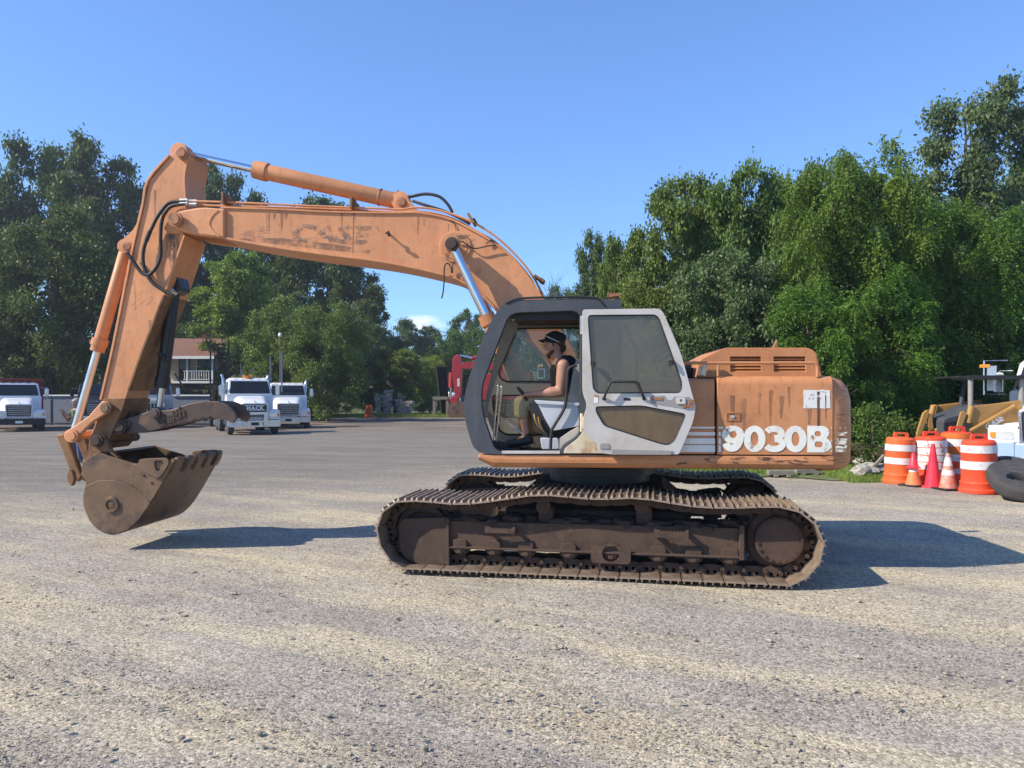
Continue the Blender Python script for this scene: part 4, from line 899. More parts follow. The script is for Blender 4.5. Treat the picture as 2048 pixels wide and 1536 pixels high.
# handrail
R_ = lambda x, y: UP.p3(x, y, W0 + 0.03)
up(MB().tube(smooth_path([R_(1366, 726), R_(1500, 726), R_(1620, 726), R_(1631, 729), R_(1635, 737), R_(1635, 754)], 4), 0.017, 10), 'handrail', M['orange'])
up(MB().cyl(R_(1436, 726), R_(1436, 752), 0.013), 'rail_post', M['orange'])
up(MB().box(R_(1412, 738) + Vector((0, .1, 0)), (0.05, 0.03, 0.13), (0, 0.25, 0)).box(R_(1404, 741) + Vector((0, .12, 0)), (0.03, 0.03, 0.1), (0, 0.35, 0)), 'cover_bracket', M['cream'])
e = UP.p3(1546, 690, 0.3); up(MB().plate([(e.x - .09, e.z - .08), (e.x + .0, e.z - 0.03), (e.x + 0.05, e.z + .06), (e.x + .04, e.z - .08)], (), .28, .36), 'exhaust_flap', M['scuffed'])
for (x0, x1, y0, y1, w0, w1, mt) in ((1368, 1398, 735, 757, -0.9, 0.2, 'black'), (1370, 1400, 729, 736, -0.6, 0.3, 'scuffed')):
    a, b = UP.at(x0, y0, w0), UP.at(x1, y1, w0); up(MB().bb(a[0], b[0], w0, w1, b[1], a[1]), 'tank_top', M[mt], None, .01)

# ---- boom
BN, BFW = -0.30, 0.34                              # near and far faces of the boom
b_top = [(351, 424), (404, 414), (442, 417), (560, 421), (660, 426), (784, 428), (841, 428), (899, 440), (938, 459), (985, 486), (1026, 520), (1060, 562), (1085, 600), (1117, 656), (1152, 714), (1180, 770)]
b_bot = [(1150, 812), (1105, 735), (1042, 662), (992, 615), (958, 582), (931, 565), (904, 552), (816, 531), (740, 518), (660, 508), (560, 494), (448, 474), (400, 470), (366, 462)]
bw = [(x, y) for x, y in b_top[2:]] + [(x, y) for x, y in b_bot[:-2]]
web = UP.pts(b_top[2:], BN); low = UP.pts(b_bot[:-2], BN)
topc = [tuple(p) for p in smooth_path(web[:-1], 4)] + [web[-1]]; lowc = [tuple(p) for p in smooth_path(low, 4)]
boom = up(MB().plate(topc + lowc, (), BN, BFW), 'boom', M['boom'], None)
MB().strip(topc[:-1][::-1], BN - 0.02, BFW + 0.02, -0.022).obj('top_plate', M['boom'], boom, .004)
MB().strip(lowc[1:][::-1], BN - 0.03, BFW + 0.03, -0.026).obj('bottom_plate', M['boom'], boom, .004)
# nose: two cheeks reaching to the stick pin with a rounded cast shape
nz_out = UP.pts([(442, 417), (404, 414), (366, 420), (343, 428), (334, 438), (341, 452), (366, 466), (400, 472), (448, 476)], BN)
nm = MB(); tp = UP.pts([(450, 418), (404, 414), (360, 422), (340, 430), (333, 439), (340, 450), (366, 465), (402, 471), (450, 476)], BN - .03)
nm.plate(fillet(tp, [0, .1, .08, .05, .04, .05, .08, .1, 0], 3), (), BN - 0.045, BN + 0.09); nm.obj('nose_cheek', M['boom'], boom, 0.03)
MB().plate(fillet(tp, .05, 3), (), BFW - 0.09, BFW + 0.045).obj('nose_cheek', M['boom'], boom, 0.03)
for y0, y1, x in ((418, 476, 447),):
    a, b = UP.at(x - 3, y0, BN), UP.at(x + 3, y1, BN); MB().bb(a[0], b[0], BN - 0.02, BN + 0.02, b[1], a[1]).obj('weld_band', M['boom'], boom, .006)
# recess edge on the nose casting
cc_ = UP.pts([(436, 420), (424, 432), (418, 446), (424, 460), (438, 474)], BN - .046); ribbon(smooth_path(cc_, 5), 0.018, BN - 0.0455, 0.008).obj('casting_ridge', M['boom'], boom)
pa = UP.p3(348, 438, BN - 0.1)
def pin(name, px, py, w0, w1, r, mat, parent=None, collar=1.45):
    p = UP.p3(px, py, w0); mb = MB(); q = Vector((p.x, w1, p.z))
    mb.rod(p, q, [(0, r * .55), (0.0, r * 0.9), (0.02, r), (0.98, r), (1, r * 0.9), (1, r * .55)], 20)
    o = up(mb, name, mat, parent)
    c = MB().lathe([(r * 1.0, -0.028), (r * collar, -0.026), (r * collar, 0.012), (r * 1.0, 0.014)], (p.x, w0 + 0.045, p.z), (0, 1, 0), 22); (c.obj('pin_collar', mat, o))
    return o
pin('stick_pin', 348, 438, BN - 0.13, BFW + 0.13, 0.062, M['scuffed'])
# cylinder anchor ring on the boom side and the pin
c = UP.at(905, 488, BN); MB().lathe([(0.155, -0.018), (0.185, -0.016), (0.19, 0.0)], (c[0] + .03, BN, c[1] - .03), (0, 1, 0), 36, caps=False).add([], []).obj('anchor_ring', M['boom'], boom)
MB().lathe([(0.0, -0.022), (0.15, -0.022), (0.155, -0.0)], (c[0] + .03, BN, c[1] - .03), (0, 1, 0), 36, caps=False).obj('anchor_plate', M['boom'], boom)
# CASE on the boom side, ghosted, with speed lines at its left
me = text_mesh('CASE', 0.46, 0.0012, M['caseprint'], 0.18, 0.022, 1.02)
cpos = UP.at(655, 470, BN); le = link('lettering', me, boom, (cpos[0], BN - 0.0035, cpos[1]), (math.pi / 2, 0.045, 0)); le.scale = (0.86, 0.62, 1)
me = text_mesh('CASE', 0.46, 0.0012, M['caseedge'], 0.18, 0.002, 1.08); le = link('lettering', me, boom, (cpos[0] + .012, BN - 0.0065, cpos[1] + .008), (math.pi / 2, 0.045, 0)); le.scale = (0.84, 0.6, 1)
for i in range(5):
    p = UP.pts([(476 + i * 7, 472 + i * 3), (515, 458 + i * 5.2), (560, 450 + i * 7.5)], BN); ribbon(smooth_path(p, 5), 0.022, BN - 0.001, 0.0015).obj('speed_line', M['caseprint'], boom)
p = UP.pts([(470, 476), (560, 476), (655, 487), (742, 500), (738, 507), (660, 501), (560, 489), (480, 481)], BN); MB().plate(p, (), BN - 0.0012, BN - 0.0003).obj('grime_band', M['oilstain'], boom)
for x0, y0, x1, y1, w in ((742, 452, 755, 453, 3), (755, 453, 738, 500, 3), (700, 451, 752, 453, 2)):
    ribbon(UP.pts([(x0, y0), (x1, y1)], BN), w * .006, BN - 0.0045, 0.0015).obj('print_edge', M['caseedge'], boom)
ribbon(UP.pts([(706, 430), (704, 505)], BN), 0.012, BN - .0002, .004).obj('weld_seam', M['boom'], boom)
# grease fitting that throws the long shadow
f0 = UP.p3(780, 470, BN); MB().cyl(f0, f0 + Vector((0, -.13, 0)), .012, n=8).cyl(f0 + Vector((0, -.085, -.035)), f0 + Vector((0, -.085, .03)), .011, n=8).cyl(f0 + Vector((-.025, -.12, 0)), f0 + Vector((.025, -.12, 0)), .014, n=8).obj('hose_fitting', M['darkrust'], boom)
# tubes along the top, clamps
def line3(px_pts, w, n=5): return smooth_path([UP.p3(x, y, w) for x, y in px_pts], n)
t1 = [(374, 402), (470, 405), (600, 411), (700, 415), (760, 417), (800, 419), (835, 415), (880, 421), (940, 442), (990, 472), (1035, 514), (1068, 556), (1092, 604), (1120, 650)]
t2 = [(374, 408), (420, 411), (460, 412), (600, 416), (710, 420), (790, 424), (850, 424), (905, 437), (945, 458), (990, 484), (1030, 520), (1064, 562), (1088, 612), (1116, 660)]
for pts, w in ((t1, BN + .05), (t2, BN + .10), (t1, BFW - .05), (t2, BFW - .1)):
    up(MB().tube(line3(pts, w), 0.013, 8), 'hydraulic_tube', M['boom'])
up(MB().tube(line3([(846, 424), (905, 442), (945, 462), (988, 490), (1026, 526), (1060, 568), (1084, 618)], BN + .2), 0.016, 8), 'hydraulic_tube', M['darkrust'])
for x, y, a in ((467, 408, 0), (716, 417, 0), (948, 448, -.55), (1080, 564, -1.0)):
    c = UP.p3(x, y, 0); w = 0.03
    up(MB().box((c.x, (BN + .08) , c.z), (0.03, 0.2, 0.14), (0, a, 0)).box((c.x + .03, BN + .1, c.z - .02), (0.05, 0.14, 0.06), (0, a, 0)), 'tube_clamp', M['stickend'], None, .004)
# the arm cylinder on top of the boom
def hyd(name, pA, pR, r, rr, split, mb_mat, rod_mat, gland=1.28, gl=0.1):
    """barrel from pA, chrome rod to pR"""
    d = pR - pA; ln = d.length; s = split; g = gl / ln
    mb = MB().rod(pA, pR, [(0.02, r * .7), (0.035, r), (s - g, r), (s - g, r * gland), (s - g * .45, r * gland), (s - g * .45, r * 1.12), (s, r * 1.12), (s, rr * 1.2), (s + .002, rr)], 22); o = up(mb, name, mb_mat)
    MB().rod(pA, pR, [(s - .01, rr), (0.97, rr)], 20).obj('piston_rod', rod_mat, o)
    for p, k in ((pA, r), (pR, r)):
        MB().lathe([(k * .5, -k * .95), (k * 1.12, -k * .9), (k * 1.12, k * .9), (k * .5, k * .95)], p, (0, 1, 0), 20).obj('cylinder_eye', mb_mat, o)
    return o
pA, pR = UP.p3(803, 404, 0.0), UP.p3(364, 307, 0.0)
hyd('arm_cylinder', pA, pR, 0.098, 0.046, 0.665, M['boom'], M['chrome'], 1.18, .17)
pin('cylinder_pin', 803, 404, -0.17, 0.17, 0.045, M['scuffed'])
for w in (-.13, .11):
    up(MB().plate(fillet(UP.pts([(786, 428), (790, 400), (797, 391), (810, 391), (842, 428)], w), .03, 3), (), w - .02, w + .03), 'cylinder_bracket', M['boom'], None, .006)
for k in range(2):
    c = pA.lerp(pR, 0.095); up(MB().lathe([(0.104, -.012), (0.108, 0), (0.104, .012)], c, (pR - pA).normalized(), 22), 'hose_band', M['scuffed']); break
up(MB().tube(smooth_path([UP.p3(792, 391, 0) + Vector((.02, 0, .0)), UP.p3(815, 394, -.05), UP.p3(850, 388, -.08), UP.p3(878, 393, -.1), UP.p3(895, 408, -.1), UP.p3(905, 425, -.1)], 6), 0.019, 10), 'hydraulic_hose', M['hose'])
up(MB().tube(smooth_path([UP.p3(826, 402, -.05), UP.p3(850, 410, -.1), UP.p3(885, 421, -.12), UP.p3(915, 434, -.14), UP.p3(940, 448, -.15)], 6), 0.018, 10), 'hydraulic_hose', M['hose'])
c = UP.p3(799, 389, 0); up(MB().box(c, (.09, .09, .045), (0, .2, 0)).cyl(c + Vector((-.02, 0, .01)), c + Vector((-.02, 0, .05)), .015, n=8), 'port_block', M['scuffed'])
# boom cylinders, one each side
for w, nm in ((BN - 0.19, 'near'), (BFW + 0.19, 'far')):
    pR = UP.p3(903, 487, BN - 0.19); pR = Vector((pR.x, w, pR.z)); d = UP.p3(1040, 773, BN - .19) - UP.p3(903, 487, BN - .19)
    pA = pR + Vector((d.x, 0, d.z)) * 1.32
    hyd('boom_cylinder', pA, pR, 0.088, 0.055, 0.62, M['orange'], M['chrome'], 1.18, .12)
pin('boom_cylinder_pin', 903, 487, BN - 0.31, BFW + 0.31, 0.055, M['darkrust'])
up(MB().tube(line3([(912, 482), (925, 483), (935, 490), (950, 497), (975, 492), (992, 490)], BN - .05, 5), 0.008, 6), 'grease_line', M['hose'])
up(MB().tube(line3([(973, 487), (982, 480), (990, 483)], BN - .03, 5), 0.008, 6), 'grease_line', M['hose'])
up(MB().tube(line3([(903, 546), (902, 535), (896, 527), (890, 530), (888, 545), (888, 565), (886, 585), (883, 597)], BN - .06, 6), 0.009, 6), 'hanging_hose', M['hose'])
up(MB().tube(line3([(905, 546), (906, 525), (911, 520)], BN - .06, 4), 0.007, 6), 'grease_line', M['hose'])
up(MB().tube(line3([(900, 440), (910, 450), (912, 465), (910, 478)], BN - .012, 5), 0.005, 6), 'grease_line', M['hose'])
fa = UP.at(1150, 790, 0); up(MB().plate([(fa[0] - .35, zbm + .1), (fa[0] - .1, fa[1] + .14), (fa[0] + .1, fa[1] + .14), (fa[0] + .45, zbm + .1)], (), BN - .08, BN - .02).plate([(fa[0] - .35, zbm + .1), (fa[0] - .1, fa[1] + .14), (fa[0] + .1, fa[1] + .14), (fa[0] + .45, zbm + .1)], (), BFW + .02, BFW + .08), 'boom_foot_bracket', M['orange'])

rd = random.Random(21)
def drip(parent, px, py, w, ln, wd, mat='drip'):
    u, z = UP.at(px, py, w); n = 5; V = []; k = rd.uniform(-.1, .1)
    a = [(u - wd * .5 + wd * .05 * i, z - ln * i / n) for i in range(n + 1)]; b = [(u + wd * .5 - wd * .09 * i + k * ln * i / n * .2, z - ln * i / n) for i in range(n, -1, -1)]
    MB().plate(a + b, (), w - .0016, w - .0004).obj('grease_run', M[mat], parent)
for i in range(12):
    px = rd.uniform(455, 960); py = 424 + max(0, px - 800) * .16 + (max(0, px - 880) * .3); drip(boom, px, py + 3, BN, rd.uniform(.06, .25), rd.uniform(.012, .045))
for px, py, ln, wd in ((912, 500, .35, .1), (895, 505, .25, .06), (925, 470, .1, .2)): drip(boom, px, py, BN - .023, ln * .5, wd, 'oilstain')
for i in range(7): drip(door, rd.uniform(1445, 1660), rd.uniform(768, 800), W0 - .006, rd.uniform(.15, .5), rd.uniform(.02, .08))
# ---- stick
SN, SF = -0.235, 0.275
st_l = [(341, 312), (299, 362), (289, 409), (277, 460), (262, 530), (229, 696), (205, 800), (190, 850), (176, 880)]
st_r = [(378, 303), (372, 326), (368, 360), (371, 398), (372, 430), (366, 466), (343, 544), (327, 590), (284, 700), (258, 776), (243, 822), (214, 886)]
web = [(341, 312), (352, 298), (364, 293), (376, 299)] + st_r[1:] + [(204, 897), (186, 897)] + st_l[::-1][:-1]
wp = UP.pts(web, SN)
stick = up(MB().plate(wp, (), SN, SF), 'stick', M['boom'], None, 0.006)
fl = UP.pts(st_l[:7], SN); MB().strip([tuple(p) for p in smooth_path(fl, 3)], SN - .022, SF + .022, -.03).obj('back_plate', M['boom'], stick, .004)
fr_ = UP.pts([(327, 590), (284, 700), (256, 780)], SN); MB().strip([tuple(p) for p in fr_], SN - .024, SF + .024, .028).obj('front_plate', M['stickend'], stick, .004)
fr_ = UP.pts([(368, 470), (343, 544), (327, 590)], SN); MB().strip([tuple(p) for p in fr_], SN - .022, SF + .022, .026).obj('front_plate', M['boom'], stick, .004)
fr2 = UP.pts([(374, 318), (369, 345), (368, 362), (370, 398)], SN); MB().strip([tuple(p) for p in fr2], SN - .015, SF + .015, .02).obj('head_plate', M['boom'], stick, .004)
# wider worn end toward the bucket
lowp = UP.pts([(207, 797), (252, 797), (244, 822), (214, 888), (204, 899), (186, 899), (178, 884), (192, 850)], SN - .03)
MB().plate(fillet(lowp, .03, 3), (), SN - .035, SF + .035).obj('stick_end', M['stickend'], stick, .01)
MB().plate(fillet(UP.pts([(283, 440), (275, 478), (268, 508), (258, 504), (246, 498), (245, 486), (252, 478), (270, 462)], -.1), .02, 3), (), -.15, -.09).plate(fillet(UP.pts([(283, 440), (275, 478), (268, 508), (258, 504), (246, 498), (245, 486), (252, 478), (270, 462)], -.1), .02, 3), (), .1, .16).obj('cylinder_lug', M['boom'], stick, .006)
MB().plate(UP.pts([(367, 300), (377, 310), (374, 330), (360, 310)], SN), (), SN - .012, SF + .012).obj('head_boss', M['boom'], stick, .01)
c = UP.at(349, 438, SN); MB().lathe([(0.0, -.014), (0.17, -.014), (0.185, 0)], (c[0] - .0, SN, c[1]), (0, 1, 0), 32, caps=False).obj('pivot_boss', M['boom'], stick)
pin('arm_cylinder_pin', 362, 305, SN - .07, SF + .07, 0.052, M['scuffed'])
pin('bucket_cylinder_pin', 253, 493, -.2, .21, 0.042, M['scuffed'])
MB().plate(UP.pts([(337, 470), (348, 466), (352, 500), (344, 545), (338, 520)], SN), (), SN - .0008, SN - .0003).obj('bare_patch', M['oilstain'], stick)
for q in ([(258, 616), (282, 596)], [(266, 600), (280, 588)], [(292, 612), (306, 598)], [(296, 600), (302, 594)], [(258, 628), (290, 600)]):
    ribbon(UP.pts(q, SN), 0.012, SN - .0003, .0012).obj('scrape', M['caseprint'], stick)
for px, py, ln, wd in ((345, 455, .35, .12), (356, 458, .28, .06), (335, 468, .2, .05), (310, 380, .4, .03), (270, 560, .4, .03), (300, 640, .3, .04)): drip(stick, px, py, SN, ln, wd, 'oilstain' if wd > .09 else 'drip')
# hoses looping on the stick
for pts in ([(372, 402), (338, 406), (316, 432), (304, 455), (291, 485), (286, 510), (289, 538), (304, 564), (327, 581), (346, 591)],
            [(372, 407), (344, 412), (330, 426), (323, 445), (321, 478), (321, 512), (312, 535), (298, 549), (284, 546), (268, 525), (254, 506)]):
    up(MB().tube(line3(pts, SN - .07, 6), 0.022, 10), 'hydraulic_hose', M['hose'])
for x, y in ((368, 401), (368, 407), (386, 403), (386, 409)):
    p = UP.p3(x, y, SN - .07 if x < 380 else BN + .06); up(MB().cyl(p - Vector((.05, 0, 0)), p + Vector((.05, 0, 0)), .024, n=6, smooth=False), 'hose_coupling', M['galv'])
up(MB().cyl(UP.p3(300, 462, SN - .07), UP.p3(292, 482, SN - .07), .027), 'hose_sleeve', M['hose'])
# bucket cylinder (behind the stick's back plate) and linkage
pA, pR = UP.p3(254, 494, 0.0), UP.p3(146, 872, 0.0)
hyd('bucket_cylinder', pA, pR, 0.078, 0.045, 0.55, M['orange'], M['dullchrome'], 1.28, .16)
c = pA.lerp(pR, .5); up(MB().box(c + Vector((-.1, 0, 0)), (.05, .05, .05)), 'port_block', M['scuffed'])
for w in (-.33, .29):
    a, b = UP.at(209, 816, w), UP.at(142, 872, w); d = Vector((b[0] - a[0], b[1] - a[1])); n = Vector((-d.y, d.x)).normalized()
    ol = []
    for p, r0, s0 in ((a, .085, 1), (b, .082, -1)):
        base = math.atan2(d.y, d.x) + (math.pi if s0 > 0 else 0)
        for k in range(9): t = base + (-1.25 + 2.5 * k / 8); ol.append((p[0] + r0 * math.cos(t), p[1] + r0 * math.sin(t)))
    ml = ol[:9] + [((a[0] * .6 + b[0] * .4) - n.x * .045, (a[1] * .6 + b[1] * .4) - n.y * .045)] + ol[9:] + [((a[0] * .6 + b[0] * .4) + n.x * .045, (a[1] * .6 + b[1] * .4) + n.y * .045)]
    up(MB().plate(ml, (), w - .02, w + .045), 'guide_link', M['boom'], None, .015)
pin('link_pin', 209, 816, -.39, .37, .048, M['bucket']); pin('link_pin', 142, 872, -.40, .38, .052, M['boom'])
a, b = UP.at(142, 872, 0), UP.at(174, 950, 0)
up(MB().plate([(a[0] - .07, a[1] + .03), (a[0] + .06, a[1] + .05), (b[0] + .06, b[1]), (b[0], b[1] - .07), (b[0] - .07, b[1])], (), -.2, -.12).plate([(a[0] - .07, a[1] + .03), (a[0] + .06, a[1] + .05), (b[0] + .06, b[1]), (b[0], b[1] - .07), (b[0] - .07, b[1])], (), .14, .22), 'bucket_link', M['stickend'], None, .02)

# ---- bucket
KN, KF = -0.60, 0.66
bk = [(349, 924), (324, 968), (302, 1006), (279, 1040), (257, 1060), (236, 1068), (218, 1069), (198, 1060), (180, 1042), (168, 1012), (167, 990), (172, 968), (166, 945), (167, 924), (197, 905)]
BK = [tuple(p) for p in smooth_path(UP.pts(bk, KN), 3)]
zmin = min(p[1] for p in BK)
shell = MB().strip(BK, KN, KF, -.028); bucket = up(shell, 'bucket', M['bucket'])
side = BK + UP.pts([(230, 916), (268, 927), (300, 929)], KN)
for w0, w1 in ((KN - .004, KN + .026), (KF - .026, KF + .004)): MB().plate(side, (), w0, w1).obj('side_plate', M['bucket'], bucket, .004)
MB().plate(UP.pts([(268, 928), (340, 920), (349, 923), (326, 966), (303, 1004), (262, 965)], KN), (), KN - .022, KN - .0045).obj('side_cutter_base', M['bucket'], bucket, .005)
for w0, w1 in ((KN - .045, KN - .0225), (KF + .0045, KF + .03)):
    o_ = fillet(UP.pts([(279, 919), (300, 916), (338, 915), (342, 925), (330, 946), (318, 958), (306, 950), (284, 938)], KN), .05, 4); h_ = fillet(UP.pts([(312, 921), (330, 920), (331, 928), (322, 944), (314, 938)], KN), .03, 3)
    MB().plate(o_, [h_], w0, w1).obj('side_cutter', M['bucket'], bucket, .006)
# lower cheek plate with a rounded upper edge, and the boss
ck = UP.pts([(302, 1005), (279, 1039), (257, 1059), (236, 1067), (218, 1068), (198, 1059), (181, 1042), (169, 1012), (168, 992), (172, 972)], KN) + UP.pts([(200, 960), (230, 960), (262, 970), (285, 985)], KN)
MB().plate([tuple(p) for p in ck], (), KN - .018, KN - .0045).obj('cheek_plate', M['bucket'], bucket, .004)
c = UP.at(225, 1009, KN); MB().lathe([(0.0, -.03), (.03, -.03), (.055, -.022), (.06, -.04), (.088, -.04), (.098, -.018)], (c[0], KN, c[1]), (0, 1, 0), 28, caps=False).obj('wear_boss', M['bucket'], bucket)
for px, py in ((306, 966), (290, 951)): 
    c = UP.at(px, py, KN); MB().cyl((c[0], KN - .03, c[1]), (c[0], KN - .02, c[1]), .014, n=10).obj('bolt_hole', M['black'], bucket)
# lip, teeth adapters: five worn teeth
l0, l1 = Vector(UP.at(324, 968, KN)), Vector(UP.at(349, 924, KN)); dv = (l1 - l0).normalized(); nv = Vector((-dv.y, dv.x))
MB().strip([tuple(l1 - dv * .16), tuple(l1 + dv * .02)], KN, KF, .05).obj('lip', M['bucket'], bucket, .008)
for i in range(5):
    w = KN + 0.10 + (KF - KN - .2) * i / 4
    V = []
    for t, th, hw in ((-.16, .095, .07), (-.04, .09, .068), (.02, .06, .06), (.05, .03, .052)):
        q = l1 + dv * t; V.append([(q.x + nv.x * s_ * th * .5 - nv.x * -.012, w + hw * g, q.y + nv.y * s_ * th * .5 - nv.y * -.012) for s_, g in ((-1, -1), (1, -1), (1, 1), (-1, 1))])
    MB().loft(V, smooth=False).obj('tooth', M['bucket'], bucket, .008)
# ears with hinge pins
for w0, w1 in ((-.40, -.33), (-.2, -.14), (.17, .23), (.33, .40)):
    e = UP.pts([(178, 930), (176, 892), (179, 878), (190, 869), (204, 872), (214, 884), (222, 903), (240, 918), (216, 932)], w0)
    MB().plate(fillet(e, .04, 3), (), w0, w1).obj('hinge_ear', M['stickend'], bucket, .01)
    e = UP.pts([(162, 935), (166, 926), (190, 915), (200, 950), (178, 965), (164, 955)], w0); MB().plate(fillet(e, .02, 3), (), w0, w1).obj('link_ear', M['bucket'], bucket, .01)
pin('bucket_hinge_pin', 190, 882, -.45, .45, .055, M['darkrust']); pin('bucket_link_pin', 171, 951, KN + .1, .45, .05, M['stickend'])
cr = MB().plate(fillet(UP.pts([(166, 934), (172, 938), (176, 953), (171, 968), (164, 960), (162, 946)], -.3), .02, 3), (), KN + .03, KN + .09); cr.obj('corner_gusset', M['stickend'], bucket, .01)

# ---- thumb
TN, TF = -.20, .24
th_o = [(231, 846), (240, 838), (252, 838), (300, 822), (307, 817), (318, 822), (344, 819), (380, 807), (408, 802), (436, 803), (455, 810), (470, 826), (473, 836), (466, 846)]
th_u = [(457, 843), (450, 838), (443, 841), (436, 836), (428, 838), (421, 833), (413, 838), (406, 835), (398, 841), (390, 839), (381, 845), (372, 843), (352, 850), (296, 864), (251, 869), (236, 866)]
def thumb_plate(w0, w1): return MB().plate(UP.pts(th_o + th_u, TN), (), w0, w1)
thumb = up(thumb_plate(TN, TN + .05), 'thumb', M['thumb'], None, .008)
thumb_plate(TF - .05, TF).obj('thumb_plate', M['thumb'], thumb, .008)
MB().strip(UP.pts([(246, 856), (300, 842), (352, 832), (408, 818), (440, 820)], TN), TN + .05, TF - .05, .03).obj('thumb_web', M['thumb'], thumb)
MB().strip(UP.pts([(330, 852), (398, 838), (448, 836)], TN), TN + .05, TF - .05, .025).obj('thumb_face', M['thumb'], thumb)
pin('thumb_pivot_pin', 237, 854, TN - .08, TF + .08, .062, M['darkrust']); pin('thumb_cylinder_pin', 307, 827, TN - .055, TF + .055, .048, M['thumb'])
c = UP.at(259, 848, TN); MB().cyl((c[0], TN, c[1]), (c[0], TN - .03, c[1]), .028, n=14).obj('lock_pin', M['thumb'], thumb)
c = UP.at(340, 836, TN); le = link('lettering', text_mesh('Geith', .17, .008, M['darkrust'], .35, .006), thumb, (c[0], TN - .006, c[1]), (math.pi / 2, -.42, 0))
tb = UP.pts([(246, 790), (262, 800), (256, 835), (246, 862), (230, 866), (226, 850)], -.1); up(MB().plate(fillet(tb, .03, 3), (), -.13, -.07).plate(fillet(tb, .03, 3), (), .1, .16), 'thumb_bracket', M['darkrust'], None, .008)
pA, pR = UP.p3(349, 570, 0.02), UP.p3(317, 827, 0.02)
hyd('thumb_cylinder', pA, pR, .078, .042, .80, M['blackpaint'], M['dullchrome'], 1.18, .14)
up(MB().plate(fillet(UP.pts([(338, 548), (356, 552), (362, 580), (346, 588), (330, 580)], -.1), .03, 3), (), -.12, .16), 'thumb_cylinder_lug', M['blackpaint'], None, .008)
p = UP.p3(341, 582, -.16); up(MB().lathe([(0.0, -.03), (.045, -.03), (.05, 0), (.045, .1)], p, (0, 1, 0), 18), 'lug_pin', M['dullchrome'])
up(MB().tube(line3([(318, 705), (326, 714), (334, 722)], -.06, 4), .03, 8), 'hydraulic_hose', M['hose'])
up(MB().tube(line3([(352, 594), (346, 640), (338, 690), (334, 720)], -.12, 5), .012, 6), 'hydraulic_tube', M['blackpaint'])

# ---- cab
WB = -0.63                                         # far side of the cab
cab_out = [(985, 908), (959, 905), (946, 893), (933, 854), (927, 805), (936, 761), (968, 671), (996, 619), (1009, 606), (1037, 600), (1182, 597), (1243, 600), (1243, 908)]
cab_rad = [0, .03, .05, .1, .12, .15, .2, .08, .06, .06, .03, .02, 0]
doorway = [(1001, 903), (988, 896), (967, 835), (962, 803), (964, 768), (1013, 640), (1022, 629), (1035, 625), (1146, 621), (1159, 627), (1161, 652), (1160, 800), (1161, 862), (1150, 876), (1128, 890), (1120, 903)]
cab = up(MB().plate(fillet(UP.pts(cab_out, W0), cab_rad, 4), [fillet(UP.pts(doorway, W0), [.02, .03, .1, .1, .1, .02, .03, .03, .06, .05, .05, .1, .1, .06, .03, .02], 3)], W0 - .012, W0 + .075), 'cab', M['charcoal'], None, .014)
# rubber seal round the doorway
sl = [Vector((p[0], W0 + .03, p[1])) for p in fillet(UP.pts(doorway, W0), .05, 4)]; MB().tube(sl, .011, 6, closed=True).obj('door_seal', M['black'], cab)
far_out = [(1000, 900), (975, 838), (971, 795), (1002, 668), (1012, 634), (1165, 630), (1243, 630), (1243, 905)]
fw1 = [(1034, 657), (1140, 656), (1200, 656), (1200, 763), (1012, 763), (1000, 756), (997, 744)]
fw2 = [(985, 791), (1118, 790), (1118, 868), (1014, 869), (1000, 862), (986, 815)]
fwl = MB().plate(fillet(UP.pts(far_out, WB), .05, 3), [fillet(UP.pts(fw1, WB), [.03, .02, .03, .03, .03, .03, .03], 3), fillet(UP.pts(fw2, WB), .03, 3)], WB, WB + .04); fwl.obj('far_wall', M['cabgrey'], cab, .006)
for k, f_ in enumerate((fw1, fw2)):
    MB().plate(fillet(UP.pts(f_, WB), .03, 3), (), WB + .018, WB + .022).obj('side_window', M['glass_side'], cab)
    MB().tube([Vector((p[0], WB - .002, p[1])) for p in fillet(UP.pts(f_, WB), .03, 4)], .010, 6, closed=True).obj('window_seal', M['black'], cab)
# roof with its sun hatch, rear wall, floor, front pillar between the two sides
rf = UP.pts([(1000, 622), (1009, 607), (1037, 600.5), (1182, 597.5), (1243, 600), (1243, 616), (1030, 620)], W0)
MB().plate(fillet(rf, [.01, .05, .05, .04, .02, 0, 0], 4), (), W0 + .07, WB + .02).obj('cab_roof', M['charcoal'], cab, .015)
a = UP.at(1195, 592, W0 + .02); MB().tube(smooth_path([UP.p3(1012, 606, W0 - .012), UP.p3(1040, 597, W0 - .012), UP.p3(1110, 594.5, W0 - .012), UP.p3(1184, 594.5, W0 - .012), UP.p3(1200, 601, W0 - .012), UP.p3(1210, 612, W0 - .012)], 5), .012, 8).obj('rain_gutter', M['black'], cab)
c = UP.p3(1228, 592, -1.0); MB().box(c, (.11, .2, .03), (0, -.15, 0)).box(c + Vector((-.05, 0, .01)), (.04, .1, .05)).obj('roof_lamp_stub', M['scuffed'], cab)
ur = UP.at(1243, 700, W0)[0]
MB().bb(ur - .05, ur, W0 + .07, WB, zt, zt + .75).obj('rear_wall', M['beige'], cab)
MB().plate(fillet(UP.pts([(1170, 640), (1232, 640), (1232, 770), (1170, 770)], W0 - .013), .03, 3), (), W0 - .016, W0 - .0125).obj('rear_quarter_window', M['glass_door'], cab)
uf0, uf1 = UP.at(990, 900, W0)[0], ur
MB().bb(uf0, uf1, W0 + .02, WB, zt - .02, zt + .02).obj('cab_floor', M['black'], cab)
MB().plate(UP.pts([(1004, 901.5), (1120, 901.5), (1120, 907.5), (1004, 907.5)], W0 - .013), (), W0 - .02, W0 - .0125).obj('door_sill', M['doorwhite'], cab, .003)
